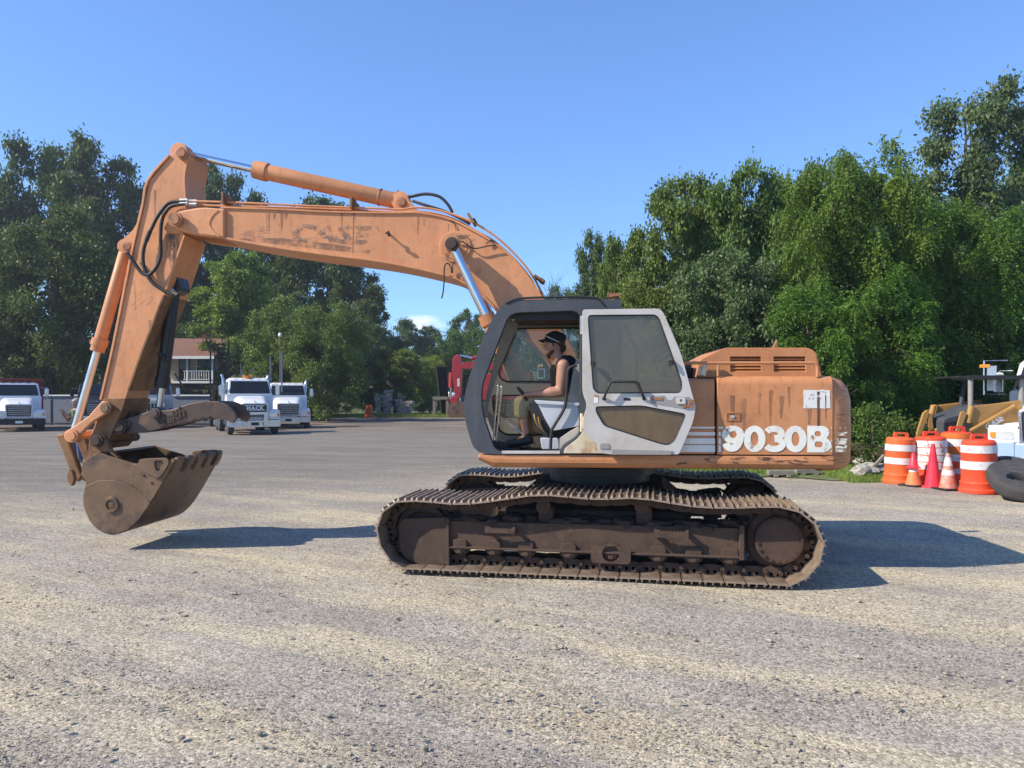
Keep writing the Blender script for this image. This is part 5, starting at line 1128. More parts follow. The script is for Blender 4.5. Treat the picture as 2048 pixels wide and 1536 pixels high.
MB().plate(fillet(UP.pts([(1127, 906.5), (1130, 896), (1152, 880), (1163, 868), (1166, 860), (1240, 860), (1240, 906.5)], W0 - .013), .02, 3), (), W0 - .028, W0 - .0125).obj('rear_fairing', M['cream'], cab, .01)
for (x0, y0, x1, y1) in ((962, 690, 1000, 628), (968, 830, 962, 775)): pass
fpts = [(947, 890), (936, 850), (931, 806), (940, 762), (971, 673), (999, 622)]
for w, nm in ((WB + .0, 'front_pillar'),):
    p = [UP.p3(x, y, W0 + .1) for x, y in fpts]; p = [Vector((q.x, w - .03, q.z)) for q in p]; MB().tube(smooth_path(p, 4), .035, 8).obj(nm, M['charcoal'], cab)
q0 = [UP.at(x, y, W0) for x, y in fpts]
MB().strip([(u + .045, z) for u, z in smooth_path([Vector(p) for p in q0], 3)], W0 + .08, WB - .03, .005).obj('windscreen', M['glass_side'], cab)
MB().tube(smooth_path([UP.p3(1024, 640, W0 + .12), UP.p3(1046, 633, W0 + .16), UP.p3(1085, 628, W0 + .2), UP.p3(1125, 624, W0 + .2)], 5), .009, 6).obj('roof_strut', M['dullchrome'], cab)
MB().bb(UP.at(1038, 640, WB)[0], ur, W0 + .1, WB, UP.at(1100, 645, -1)[1], UP.at(1100, 622, -1)[1]).obj('headliner', M['black'], cab)
# controls and seat
MB().plate(fillet(UP.pts([(1004, 766), (1088, 765), (1092, 770), (1092, 782), (1002, 784)], WB + .15), .02, 3), (), WB + .05, WB + .2).obj('air_duct', M['beige'], cab, .008)
for x0, x1 in ((1013, 1050), (1054, 1080)):
    MB().plate(fillet(UP.pts([(x0, 771), (x1, 771), (x1, 777.5), (x0, 777.5)], WB + .05), .008, 2), (), WB + .043, WB + .0495).obj('air_vent', M['trim'], cab)
    MB().plate(UP.pts([(x0 + 3, 773), (x1 - 3, 773), (x1 - 3, 775.5), (x0 + 3, 775.5)], WB + .043), (), WB + .041, WB + .0428).obj('vent_slot', M['cabgrey'], cab)
MB().plate(fillet(UP.pts([(1074, 804), (1157, 812), (1159, 852), (1104, 862), (1090, 838)], W0 + .14), .02, 3), (), W0 + .14, W0 + .3).obj('armrest_console', M['console'], cab, .012)
MB().plate(fillet(UP.pts([(1068, 800), (1160, 806), (1160, 812), (1074, 808)], W0 + .12), .01, 2), (), W0 + .12, W0 + .32).obj('armrest_top', M['console'], cab, .006)
MB().plate(fillet(UP.pts([(1057, 806), (1080, 808), (1098, 845), (1108, 872), (1088, 872), (1068, 850)], W0 + .16), .02, 3), (), W0 + .16, W0 + .3).obj('lever_boot', M['black'], cab, .02)
for k in range(4):
    a = UP.p3(1068 + k * 4, 828 + k * 3, W0 + .15); MB().tube(smooth_path([a, a + Vector((.01, -.02, -.05)), a + Vector((.04, -.01, -.12)), a + Vector((.09, .0, -.17))], 4), .008, 6).obj('wiring', M['hose'] if k % 2 else M['yellow'], cab)
MB().plate(fillet(UP.pts([(1080, 876), (1116, 876), (1118, 899), (1084, 899)], W0 + .16), .02, 3), (), W0 + .16, W0 + .55).obj('seat_base_box', M['console'], cab, .008)
MB().plate(fillet(UP.pts([(1117, 878), (1140, 862), (1158, 852), (1158, 880), (1130, 897), (1117, 899)], W0 + .16), .02, 3), (), W0 + .12, W0 + .5).obj('seat_pedestal', M['beige'], cab, .01)
MB().plate(UP.pts([(1104, 858), (1155, 850), (1155, 880), (1112, 880)], W0 + .3), (), W0 + .3, W0 + .6).obj('seat_frame', M['black'], cab)
MB().plate(fillet(UP.pts([(1085, 806), (1150, 804), (1150, 822), (1088, 824)], -.95), .04, 3), (), -1.16, -.72).obj('seat_cushion', M['seat'], cab, .03)
MB().plate(fillet(UP.pts([(1134, 806), (1148, 728), (1158, 716), (1166, 722), (1162, 806)], -.95), .05, 4), (), -1.16, -.72).obj('seat_backrest', M['seat'], cab, .03)
MB().tube(fillet_path := smooth_path([UP.p3(1154, 731, W0 + .1), UP.p3(1142, 734, W0 + .1), UP.p3(1136, 742, W0 + .1), UP.p3(1134, 770, W0 + .1), UP.p3(1131, 806, W0 + .1), UP.p3(1125, 824, W0 + .1), UP.p3(1108, 852, W0 + .1), UP.p3(1103, 864, W0 + .1), UP.p3(1101, 898, W0 + .1)], 4), .016, 8).obj('grab_bar', M['black'], cab)
for x, y, x2, y2 in ((996, 772, 986, 884), (1003, 774, 992, 886)):
    a, b = UP.p3(x, y, -1.05), UP.p3(x2, y2, -1.0); MB().capsule(b, .009, a, .009, 8).capsule(a, .014, a.lerp(b, .18), .014, 8).obj('travel_lever', M['dullchrome'], cab)
a, b = UP.p3(994, 828, -.85), UP.p3(1070, 888, -1.0); MB().capsule(a, .01, b, .01, 8).obj('foot_rod', M['dullchrome'], cab)
MB().box(UP.p3(1000, 890, -1.0), (.2, .3, .06), (0, .2, 0)).box(UP.p3(1015, 896, -1.0), (.28, .4, .03)).obj('pedal_block', M['black'], cab)
MB().capsule(UP.p3(1053, 800, W0 + .25), .012, UP.p3(1047, 786, W0 + .26), .012).capsule(UP.p3(1047, 788, W0 + .26), .02, UP.p3(1036, 776, W0 + .265), .017).obj('joystick', M['black'], cab)
sq = UP.pts([(1075, 737), (1090, 737), (1090, 757), (1075, 757)], WB + .01); MB().plate(sq, [UP.pts([(1077, 739), (1088, 739), (1088, 755), (1077, 755)], WB + .01)], WB + .013, WB + .016).obj('window_sticker', M['truckblue'], cab)
MB().plate(UP.pts([(1076, 728), (1079, 728), (1079, 735), (1076, 735)], WB + .01), (), WB + .013, WB + .016).plate(ngon(*UP.at(1083, 731, WB + .01), .018, n=10), (), WB + .013, WB + .016).obj('window_sticker', M['cream'], cab)
MB().plate(UP.pts([(1093, 740), (1106, 740), (1106, 757), (1093, 757)], WB + .01), (), WB + .013, WB + .016).obj('window_sticker', M['glass_side'], cab)

# ---- the open door, folded back flat along the side
WD = W0 - .14
d_out = [(1165, 619), (1318, 617), (1327, 625), (1362, 706), (1387, 797), (1392, 813), (1387, 843), (1365, 893), (1358, 909), (1223, 909), (1198, 906), (1195, 890), (1171, 871), (1165, 857), (1167, 832), (1175, 811), (1165, 786)]
d_w1 = [(1177, 630), (1311, 629), (1319, 637), (1365, 766), (1362, 786), (1195, 787), (1186, 778), (1176, 642)]
d_w2 = [(1191, 813), (1283, 811), (1373, 828), (1349, 883), (1336, 891), (1321, 888), (1208, 852), (1192, 824)]
dr_ = [.03, .06, .05, .1, .06, .06, .08, .04, .02, .01, .03, .03, .04, .04, .06, .05, .06]
P_ = lambda l, w=WD: UP.pts(l, w)
cdoor = up(MB().plate(fillet(P_(d_out), dr_, 3), [fillet(P_(d_w1), .045, 4), fillet(P_(d_w2), .05, 4)], WD, WD + .05), 'cab_door', M['doorwhite'], None, .012)
for w_ in (d_w1, d_w2):
    lp = fillet(P_(w_), .045, 5); MB().plate(lp, (), WD + .022, WD + .027).obj('door_window', M['glass_door' if w_ is d_w1 else 'glass_low'], cdoor); MB().tube([Vector((p[0], WD + .012, p[1])) for p in lp], .013, 6, closed=True).obj('window_gasket', M['black'], cdoor)
MB().plate(P_([(1240, 631), (1247, 631), (1278, 700), (1278, 784), (1270, 784), (1270, 702)]), (), WD + .03, WD + .045).obj('window_rail', M['charcoal'], cdoor)
hb = [UP.p3(1208, 797, WD - .005), UP.p3(1211, 788, WD - .05), UP.p3(1221, 765, WD - .06), UP.p3(1226, 763.5, WD - .06), UP.p3(1270, 763.5, WD - .06), UP.p3(1276, 766, WD - .06), UP.p3(1285, 789, WD - .05), UP.p3(1288, 797, WD - .005)]
MB().tube(hb, .0125, 8).ball(hb[0], .02).ball(hb[-1], .02).obj('door_handle', M['black'], cdoor)
MB().plate(fillet(P_([(1299, 793), (1330, 791), (1332, 799), (1345, 800), (1347, 793), (1380, 794), (1386, 806), (1372, 818), (1335, 812), (1300, 806)]), .015, 3), (), WD - .004, WD - .0005).obj('lock_housing', M['cabgrey'], cdoor)
MB().plate(fillet(P_([(1352, 795), (1370, 795), (1371, 808), (1353, 808)]), .012, 3), [ngon(*P_([(1362, 801)])[0], .014, n=12)], WD - .016, WD - .0045).obj('lock_plate', M['doorwhite'], cdoor, .004)
MB().plate(P_([(1305, 795), (1325, 795), (1325, 800), (1305, 800)]), (), WD - .010, WD - .0045).box(UP.p3(1383, 803, WD - .012), (.05, .02, .035)).box(UP.p3(1376, 812, WD - .01), (.1, .012, .03)).obj('lock_parts', M['scuffed'], cdoor)
MB().plate(fillet(P_([(1247, 796), (1261, 796), (1261, 801), (1247, 801)]), .012, 3), (), WD - .003, WD - .0006).obj('pull_slot', M['black'], cdoor)
MB().plate(P_([(1188, 791), (1196, 791), (1196, 806), (1188, 806)]), (), WD - .003, WD - .0006).obj('warning_label', M['trim'], cdoor); MB().plate(P_([(1188, 790.5), (1196, 790.5), (1196, 794), (1188, 794)]), (), WD - .0045, WD - .0032).obj('warning_band', M['yellow'], cdoor)
MB().plate(fillet(P_([(1222, 898), (1345, 901), (1342, 910), (1224, 909.5)]), .01, 2), (), WD - .012, WD - .0005).obj('kick_strip', M['cabgrey'], cdoor, .004)
MB().plate(fillet(P_([(1200, 886), (1218, 886), (1220, 898), (1199, 898)]), .015, 2), (), WD - .008, WD - .0005).obj('door_stop', M['cabgrey'], cdoor, .004)
for x, y in ((1186, 727), (1344, 724)): MB().box(UP.p3(x, y, WD - .02), (.05, .03, .03)).cyl(UP.p3(x, y, WD - .04) , UP.p3(x, y + 7, WD - .04), .012).obj('window_catch', M['black'], cdoor)
for y in (650, 845): MB().cyl(UP.p3(1163, y - 18, WD + .05), UP.p3(1163, y + 18, WD + .05), .016, n=10).box(UP.p3(1167, y, WD + .045), (.06, .03, .12)).obj('hinge', M['dullchrome'] if y < 700 else M['cream'], cdoor)

# ------------------------------------------------------------------ people
def body_obj(mb, name, mat, parent, vox=.012, smooth=4, mat2=None):
    o = mb.obj(name, mat, parent, fix=False)
    m = o.modifiers.new('remesh', 'REMESH'); m.mode = 'VOXEL'; m.voxel_size = vox; m.use_smooth_shade = True
    s = o.modifiers.new('smooth', 'SMOOTH'); s.iterations = smooth; s.factor = .5
    return o
op = empty('person', (EX, EY, 0), -UP.yaw, 'man in black cap and black vest seated at the excavator controls', 'person')
Wm, Wn, Wf = -.95, -1.17, -.73                     # middle of the man, near shoulder, far shoulder
Q = lambda x, y, w=Wm: UP.p3(x, y, w)
b = MB()
hd = Q(1108, 690)
b.ball(hd, .088, 16, 12, (1.08, .86, 1.12)); b.ball(Q(1102, 700), .062, 14, 10, (1.0, .82, 1.05)); b.capsule(Q(1098, 706), .03, Q(1104, 708), .04)   # skull, jaw, chin
b.capsule(Q(1092, 688), .011, Q(1087, 696), .014); b.capsule(Q(1093, 702), .014, Q(1092, 704), .013); b.capsule(Q(1093, 682), .018, Q(1094, 682), .018)  # nose, lips, brow
for w in (Wm - .077, Wm + .077): b.capsule(Q(1111, 689, w), .013, Q(1110, 694, w), .012)
b.capsule(Q(1112, 706), .058, Q(1122, 722), .064); b.capsule(Q(1124, 730, Wn + .06), .075, Q(1124, 730, Wf - .06), .075)
b.capsule(Q(1126, 738), .135, Q(1130, 790), .13)
def fingers(b, wrist, d, side, curl):
    d = d.normalized(); up_ = Vector((0, 0, 1)); lat = Vector((0, 1, 0))
    b.capsule(wrist, .026, wrist + d * .075, .031)
    for k in range(4):
        base = wrist + d * .078 + lat * (k - 1.5) * .021; L_ = (.040, .045, .042, .033)[k]
        m1 = base + d * L_ * .7 + up_ * -.012; m2 = m1 + (d * .35 + up_ * -curl).normalized() * L_ * .6; m3 = m2 + (d * -.35 + up_ * -.8).normalized() * L_ * .5
        b.capsule(base, .0105, m1, .010, 8).capsule(m1, .010, m2, .009, 8).capsule(m2, .009, m3, .0078, 8)
    t = wrist + d * .02 + lat * side * .024; t1 = t + (d * .6 + lat * side * .5 + up_ * -.1).normalized() * .045; b.capsule(t, .014, t1, .0115, 8).capsule(t1, .0115, t1 + (d + up_ * -.5).normalized() * .032, .009, 8)
for w, sd in ((Wn, 1), (Wf, -1)):
    sh, el, wr = Q(1126, 731, w), Q(1120, 781, w - .02 * sd), Q(1067, 787, w + .01 * sd)
    if sd < 0: el, wr = Q(1116, 780, w), Q(1068, 785, w)
    b.capsule(sh, .07, sh.lerp(el, .45), .062).capsule(sh.lerp(el, .45), .062, el, .046).capsule(el, .048, el.lerp(wr, .35), .052).capsule(el.lerp(wr, .35), .052, wr, .030)
    fingers(b, wr, Q(1050, 789, w) - wr, sd, .9)
for w in (-1.06, -.84):
    hp, kn, an = Q(1134, 802, w), Q(1043, 803, w), Q(1053, 874, w)
    b.capsule(hp, .085, kn, .062).capsule(kn, .06, kn.lerp(an, .35), .058).capsule(kn.lerp(an, .35), .058, an, .036); b.capsule(an, .038, Q(1030, 884, w), .032)
body_obj(b, 'body', M['skin'], op, .009, 3)
v = MB(); v.capsule(Q(1126, 742), .146, Q(1130, 796), .143); v.capsule(Q(1127, 728, Wn + .1), .072, Q(1127, 728, Wf - .1), .072); v.capsule(Q(1130, 718, Wn + .11), .045, Q(1128, 740, Wn + .11), .07); v.capsule(Q(1130, 718, Wf - .11), .045, Q(1128, 740, Wf - .11), .07); v.capsule(Q(1136, 728), .1, Q(1138, 780), .11)
body_obj(v, 'vest', M['vest'], op, .013, 3)
s = MB(); s.capsule(Q(1132, 802), .14, Q(1126, 806), .13)
for w in (-1.06, -.84):
    s.capsule(Q(1132, 803, w), .105, Q(1060, 804, w), .09).capsule(Q(1060, 804, w), .088, Q(1043, 806, w), .084).capsule(Q(1042, 806, w), .082, Q(1045, 826, w), .082); s.capsule(Q(1036, 818, w), .05, Q(1038, 828, w), .055)
body_obj(s, 'shorts', M['khaki'], op, .014, 2)
for w in (-1.06, -.84):
    f = MB(); f.capsule(Q(1058, 880, w), .052, Q(1030, 885, w), .05); f.capsule(Q(1030, 886, w), .048, Q(1016, 888, w), .042); f.capsule(Q(1055, 872, w), .046, Q(1057, 878, w), .05); body_obj(f, 'shoe', M['black'], op, .012, 3)
h = MB(); h.ball(Q(1117, 684), .078, 14, 10, (.9, 1.0, 1.0)); h.capsule(Q(1120, 694), .045, Q(1122, 700), .04); h.capsule(Q(1126, 690), .022, Q(1130, 694), .018); h.capsule(Q(1126, 696), .018, Q(1131, 700), .012); h.capsule(Q(1106, 684, Wm - .082), .012, Q(1107, 692, Wm - .082), .01); h.capsule(Q(1106, 684, Wm + .082), .012, Q(1107, 692, Wm + .082), .01); body_obj(h, 'hair', M['hair'], op, .01, 1)
g = MB(); g.capsule(Q(1096, 709), .026, Q(1098, 714), .02); g.capsule(Q(1099, 708, Wm - .04), .022, Q(1106, 702, Wm - .068), .014); g.capsule(Q(1099, 708, Wm + .04), .022, Q(1106, 702, Wm + .068), .014); g.capsule(Q(1094, 699.5), .010, Q(1097, 706), .012); body_obj(g, 'beard', M['hair'], op, .007, 1)
cp = MB(); cp.ball(Q(1110, 678), .102, 18, 12, (1.05, .92, .88)); cp.capsule(Q(1098, 676), .05, Q(1122, 676), .06)
body_obj(cp, 'cap', M['vest'], op, .01, 2)
br = MB(); e0 = Q(1096, 679); n = 9
V = []
for k in range(n):
    t = -1 + 2 * k / (n - 1); V.append((e0.x + .0, e0.y + t * .075, e0.z + .012 - .012 * t * t)); 
for k in range(n):
    t = -1 + 2 * k / (n - 1); V.append((e0.x - .105 * math.sqrt(max(0, 1 - t * t * .72)), e0.y + t * .07, e0.z - .006 - .022 * t * t))
br.add(V, [(k, k + 1, n + k + 1, n + k) for k in range(n - 1)], True); bo = br.obj('cap_brim', M['vest'], op); sm_ = bo.modifiers.new('solid', 'SOLIDIFY'); sm_.thickness = .008
gl_ = MB()
for sg in (-1, 1):
    gl_.capsule(Q(1094, 673, Wm + sg * .098), .006, Q(1118, 684, Wm + sg * .1), .005)
    gl_.ball(Q(1092, 672, Wm + sg * .05), .028, 12, 8, (.35, 1.0, .7))
gl_.obj('sunglasses', M['galv'], op)

def standing(name, loc, rz, label, h=1.74):
    p = empty(name, loc, rz, label, 'person'); k = h / 1.75; A = lambda x, y, z: Vector((x * k, y * k, z * k)); b = MB()
    b.ball(A(0, 0, 1.64), .1, 14, 10, (.82, .95, 1.15)); b.capsule(A(0, -.1, 1.63), .014, A(0, -.11, 1.605), .016); b.capsule(A(0, -.05, 1.57), .05, A(0, -.04, 1.56), .05); b.capsule(A(0, .01, 1.55), .055, A(0, .02, 1.45), .06)
    for sg in (-1, 1): b.capsule(A(sg * .082, .01, 1.65), .014, A(sg * .08, .01, 1.62), .012)
    b.capsule(A(-.15, .02, 1.42), .07, A(.15, .02, 1.42), .07); b.capsule(A(0, .02, 1.35), .13, A(0, .02, 1.0), .12)
    for sg in (-1, 1):
        sh, el, wr = A(sg * .2, .02, 1.41), A(sg * .25, -.08, 1.14), A(sg * .07, -.34, 1.33)
        b.capsule(sh, .058, el, .042).capsule(el, .042, wr, .027); d = (A(sg * .03, -.4, 1.42) - wr).normalized(); b.capsule(wr, .026, wr + d * .08, .03)
        for q in range(4): b.capsule(wr + d * .08 + Vector((0, .018 * (q - 1.5), 0)), .009, wr + d * .13 + Vector((-sg * .03, .018 * (q - 1.5), -.01)), .008, 8)
        b.capsule(wr + d * .02, .012, wr + d * .06 + Vector((-sg * .03, .03, .02)), .01, 8)
        b.capsule(A(sg * .1, .02, .95), .09, A(sg * .12, 0, .5), .065).capsule(A(sg * .12, 0, .5), .06, A(sg * .13, .03, .1), .045).capsule(A(sg * .13, .03, .06), .04, A(sg * .14, -.1, .05), .035)
    body_obj(b, 'body', M['skin'], p, .014, 3)
    s = MB(); s.capsule(A(-.12, .02, 1.40), .085, A(.12, .02, 1.40), .085).capsule(A(0, .02, 1.33), .145, A(0, .02, .98), .14)
    for sg in (-1, 1): s.capsule(A(sg * .2, .02, 1.41), .068, A(sg * .235, -.05, 1.22), .058)
    body_obj(s, 'shirt', M['camo'], p, .016, 3)
    t = MB(); t.capsule(A(0, .02, .96), .14, A(0, .02, .9), .14)
    for sg in (-1, 1): t.capsule(A(sg * .1, .02, .93), .1, A(sg * .12, 0, .5), .08).capsule(A(sg * .12, 0, .5), .078, A(sg * .13, .03, .1), .07)
    body_obj(t, 'jeans', M['denim'], p, .016, 3)
    for sg in (-1, 1):
        f = MB().capsule(A(sg * .13, .05, .055), .052, A(sg * .145, -.13, .05), .045).capsule(A(sg * .13, .03, .14), .055, A(sg * .13, .04, .06), .055); body_obj(f, 'boot', M['tanboot'], p, .014, 3)
    c = MB().ball(A(0, .01, 1.70), .112, 14, 10, (.92, 1.02, .72)); c.capsule(A(-.05, -.14, 1.685), .012, A(.05, -.14, 1.685), .012).capsule(A(-.04, -.1, 1.69), .014, A(.04, -.1, 1.69), .014); body_obj(c, 'cap', M['cabgrey'], p, .012, 2)
    ph = MB().box(A(0, -.42, 1.44), (.15, .012, .075)).obj('phone', M['black'], None, .006); ph.parent = p
    return p
gp = gpt(153, 924); standing('person', (gp.x, gp.y, 0), math.radians(-28), 'man in camouflage shirt and jeans holding up a phone behind the bucket linkage', 1.70)

# ------------------------------------------------------------------ trucks
def rrect(w, z0, z1, r, n=4, y=0, cx=0, wt=None):   # rounded section across the truck at depth y; wt = width at the top
    wt = w if wt is None else wt
    o = fillet([(cx - w / 2, z0), (cx + w / 2, z0), (cx + wt / 2, z1), (cx - wt / 2, z1)], r, n); return [(p[0], y, p[1]) for p in o]
def wheel_proto():
    t = MB().lathe([(.28, -.14), (.46, -.14), (.51, -.11), (.52, -.05), (.52, .05), (.51, .11), (.46, .14), (.28, .14)], (0, 0, 0), (1, 0, 0), 28, caps=False).mesh('tyre', M['tyre'])
    r = MB().lathe([(.285, -.13), (.27, -.06), (.2, -.03), (.16, -.1), (.09, -.12), (.0, -.125)], (0, 0, 0), (1, 0, 0), 24, caps=False).lathe([(.285, .13), (.27, .06), (.2, .03), (.16, .1), (.09, .12), (.0, .125)], (0, 0, 0), (1, 0, 0), 24, caps=False).mesh('rim', M['rim'])
    return t, r
TYRE, RIM = wheel_proto()
def wheel(parent, x, y, s=1.0):
    w = link('wheel', TYRE, parent, (x, y, .52 * s), scale=(s, s, s)); link('rim', RIM, w)
def truck(label, px, D, yaw, paint, k=1.0, roofmat=None, grille_letters=None, square=False, chrome_bumper=True, wheels=4, lamps=True, box=None, guard=False, beacon=False, stacks=True, chrome_grille=False, group='trucks in the yard', length=7.0):
    """a conventional truck seen from the front; its front bumper is at local y = 0 and it runs back along +y"""
    x = (px - 1024) / FPX * D; t = empty('truck', (x, D, 0), math.radians(yaw), label, 'truck', group); t.scale = (k * 1.13, k, k * (1.06 if guard else 1.0)); P = M[paint]
    hood = MB()
    if square:
        hood.loft([rrect(1.12, .75, 1.66, .06, 4, .12), rrect(1.16, .75, 1.72, .06, 4, .5), rrect(1.3, .8, 1.85, .08, 4, 1.7)])
    else:
        hood.loft([rrect(1.2, .72, 1.5, .2, 5, .06, 0, 1.1), rrect(1.3, .72, 1.62, .22, 5, .22, 0, 1.16), rrect(1.55, .72, 1.76, .26, 5, .8, 0, 1.3), rrect(1.85, .8, 1.92, .28, 5, 1.7, 0, 1.5)])
    hood.obj('hood', P, t)
    for sg in (-1, 1):
        f = MB(); arch = []
        for a in range(0, 11):
            th = math.pi * a / 10; arch.append((.85 - .68 * math.cos(th), .52 + .72 * math.sin(th)))
        x0, x1 = sg * .58, sg * 1.16
        sec = [[(x0, y, z) for y, z in arch], [(x1 * .96, y, z + .0) for y, z in arch], [(x1, y, z - .07) for y, z in arch], [(x1, y, z - .16 if z > .8 else z - .1) for y, z in arch]]
        for i in range(3): 
            n = len(arch); f.add(sec[i] + sec[i + 1], [(j, j + 1, n + j + 1, n + j) for j in range(n - 1)], True)
        f.box((sg * .86, .12, .92), (.56, .16, .36)); f.box((sg * .87, .3, 1.05), (.52, .5, .26))
        f.obj('fender', P, t, .03)
        if lamps:
            l = MB().plate(fillet([(sg * .66, .86), (sg * 1.08, .86), (sg * 1.1, 1.04), (sg * .68, 1.06)], .05, 3), (), .02, .045); lo = l.obj('headlight', M['lamp'], t, .01)
            MB().plate(fillet([(sg * 1.0, .88), (sg * 1.09, .88), (sg * 1.1, 1.03), (sg * 1.0, 1.03)], .03, 2), (), .008, .019).obj('turn_signal', M['amber'], lo)
    gz0, gz1 = .8, 1.5; gw = 1.02
    MB().plate(fillet([(-gw / 2, gz0), (gw / 2, gz0), (gw / 2 + .03, gz1), (-gw / 2 - .03, gz1)], .08, 4), (), .02, .07).obj('grille', M['grille'], t)
    g = t.children[-1]
    MB().plate(fillet([(-gw / 2 - .05, gz0 - .05), (gw / 2 + .05, gz0 - .05), (gw / 2 + .09, gz1 + .05), (-gw / 2 - .09, gz1 + .05)], .1, 4), [fillet([(-gw / 2, gz0), (gw / 2, gz0), (gw / 2 + .03, gz1), (-gw / 2 - .03, gz1)], .08, 4)], -.005, .06).obj('grille_surround', M['rim'] if chrome_grille or square else P, g, .012)
    for i in range(6):
        if square:
            xx = -gw / 2 + gw * (i + .5) / 6; MB().box((xx, .014, (gz0 + gz1) / 2), (.03, .012, gz1 - gz0 - .06)).obj('grille_bar', M['rim'], g)
        elif not (grille_letters and i == 4):
            z = gz0 + (gz1 - gz0) * (i + .5) / 6; MB().box((0, .012, z), (gw - .06, .012, .026)).obj('grille_bar', M['rim'], g)
    if grille_letters:
        link('lettering', text_mesh(grille_letters, .235, .006, M['trim'], 0, .012, 1.25), g, (0, -.004, gz0 + (gz1 - gz0) * .72), (math.pi / 2, 0, 0))
    MB().cyl((0, .16, 1.62), (0, .13, 1.72), .025, .008, 8).box((0, .19, 1.63), (.03, .12, .03)).obj('hood_ornament', M['rim'], t)
    bm_ = MB().loft([[(p[0], .02 + .08 * abs(p[0]) ** 2, p[2]) for p in rrect(2.3, .38, .7, .06, 3, 0)], [(p[0], .14 + .08 * abs(p[0]) ** 2, p[2]) for p in rrect(2.3, .4, .68, .06, 3, 0)]]); bm_.xf(Matrix.Translation((0, -.14, 0)))
    bm = bm_.obj('bumper', M['rim'] if chrome_bumper else M['black'], t)
    MB().plate([(-.16, .46), (.16, .46), (.16, .6), (-.16, .6)], (), -.135, -.122).obj('licence_plate', M['trim'] if not chrome_bumper else M['black'], bm)
    if guard:
        for sg in (-1, 1): MB().bb(sg * .46 - .09, sg * .46 + .09, -.2, -.13, .45, 1.12).obj('grille_guard_post', M['rim'], t, .01)
        MB().bb(-.52, .52, -.205, -.135, 1.0, 1.12).obj('grille_guard_bar', M['rim'], t, .01); MB().bb(-.52, .52, -.2, -.14, .62, .70).obj('grille_guard_bar', M['rim'], t, .01)
    cabm = MB().loft([rrect(2.1, .8, 2.0, .08, 4, 1.62), rrect(2.1, .8, 2.06, .08, 4, 1.7, 0, 2.02), rrect(2.1, .8, 2.72, .1, 4, 2.1, 0, 1.9), rrect(2.12, .8, 2.84, .13, 4, 2.45, 0, 1.86), rrect(2.12, .8, 2.8, .13, 4, 3.3, 0, 1.86)]); cb = cabm.obj('cab', P, t)
    MB().add([(-.93, 1.655, 2.03), (.93, 1.655, 2.03), (.84, 2.04, 2.66), (-.84, 2.04, 2.66)], [(0, 1, 2, 3)]).obj('windscreen', M['darkglass'], cb); ws = cb.children[0] if cb.children else None
    for o in cb.children: o.modifiers.new('s', 'SOLIDIFY').thickness = .02
    MB().box((0, 1.845, 2.345), (.03, .03, .74), (-.55, 0, 0)).obj('windscreen_post', M['black'], cb)
    for sg in (-1, 1):
        MB().add([(sg * 1.068, 2.0, 2.02), (sg * 1.066, 2.9, 2.02), (sg * .97, 2.9, 2.62), (sg * .98, 2.2, 2.62)], [(0, 1, 2, 3)]).obj('side_window', M['darkglass'], cb).modifiers.new('s', 'SOLIDIFY').thickness = .02
        m = MB().bb(sg * 1.3 - .1, sg * 1.3 + .1, 1.78, 1.86, 1.95, 2.45).obj('mirror', M['rim'] if paint != 'truckblack' else M['black'], t, .02); MB().tube([(sg * 1.03, 1.85, 2.5), (sg * 1.3, 1.86, 2.5), (sg * 1.3, 1.86, 1.88), (sg * 1.04, 1.85, 1.9)], .016, 6).obj('mirror_arm', M['rim'], m)
    if roofmat: MB().loft([rrect(1.94, 2.66, 2.86, .09, 3, 2.0), rrect(1.92, 2.66, 2.90, .09, 3, 3.25)]).obj('sun_visor', M[roofmat], cb)
    for i in range(5): MB().box(((i - 2) * .36, 2.22, 2.86), (.1, .1, .05)).obj('clearance_light', M['amber'], cb)
    if beacon: MB().cyl((0, 2.5, 2.84), (0, 2.5, 2.9), .2, n=12).cyl((-.16, 2.5, 2.9), (-.16, 2.5, 3.0), .09, .07, 10).cyl((.16, 2.5, 2.9), (.16, 2.5, 3.0), .09, .07, 10).box((0, 2.5, 2.93), (.4, .14, .06)).obj('beacon', M['amber'], t)
    for sg in (-1, 1):
        if stacks and not square and paint == 'white' and box is None: MB().tube([(sg * 1.05, 3.5, .9), (sg * 1.05, 3.5, 2.8), (sg * 1.08, 3.55, 2.92), (sg * 1.1, 3.65, 3.0)], .06, 10).obj('exhaust_stack', M['rim'], t)
    MB().bb(-.45, .45, .6, length, .6, .85).bb(-1.05, -.5, 2.2, 3.4, .45, .85).bb(.5, 1.05, 2.2, 3.4, .45, .85).obj('chassis', M['black'], t)
    for sg in (-1, 1):
        wheel(t, sg * 1.0, .85)
        for i in range(max(0, wheels // 2)): wheel(t, sg * .98, length - 1.0 - i * 1.25)
    if box:
        b = MB().loft([rrect(2.4, 1.1, 2.95, .06, 3, 3.5), rrect(2.4, 1.1, 2.95, .06, 3, length)]).bb(-1.24, 1.24, 3.42, 3.5, 1.1, 3.05); b.bb(-1.2, 1.2, 2.3, 3.45, 2.93, 3.03); b.obj('dump_body', M[box], t)
        for i in range(5): 
            for sg in (-1, 1): MB().bb(sg * 1.22 - .04, sg * 1.22 + .04, 3.8 + i * .7, 3.9 + i * .7, 1.1, 2.95).obj('body_rib', M[box], t)
    return t
truck('white day cab truck with steel grille guard and amber beacon, nose toward the excavator', 510, 34.6, 27, 'white', .86, None, 'MACK', guard=True, beacon=True, wheels=4, length=7.2)
truck('white truck parked just right of and behind the guarded one', 577, 40.5, 18, 'white', .86, None, None, wheels=2, chrome_grille=True)
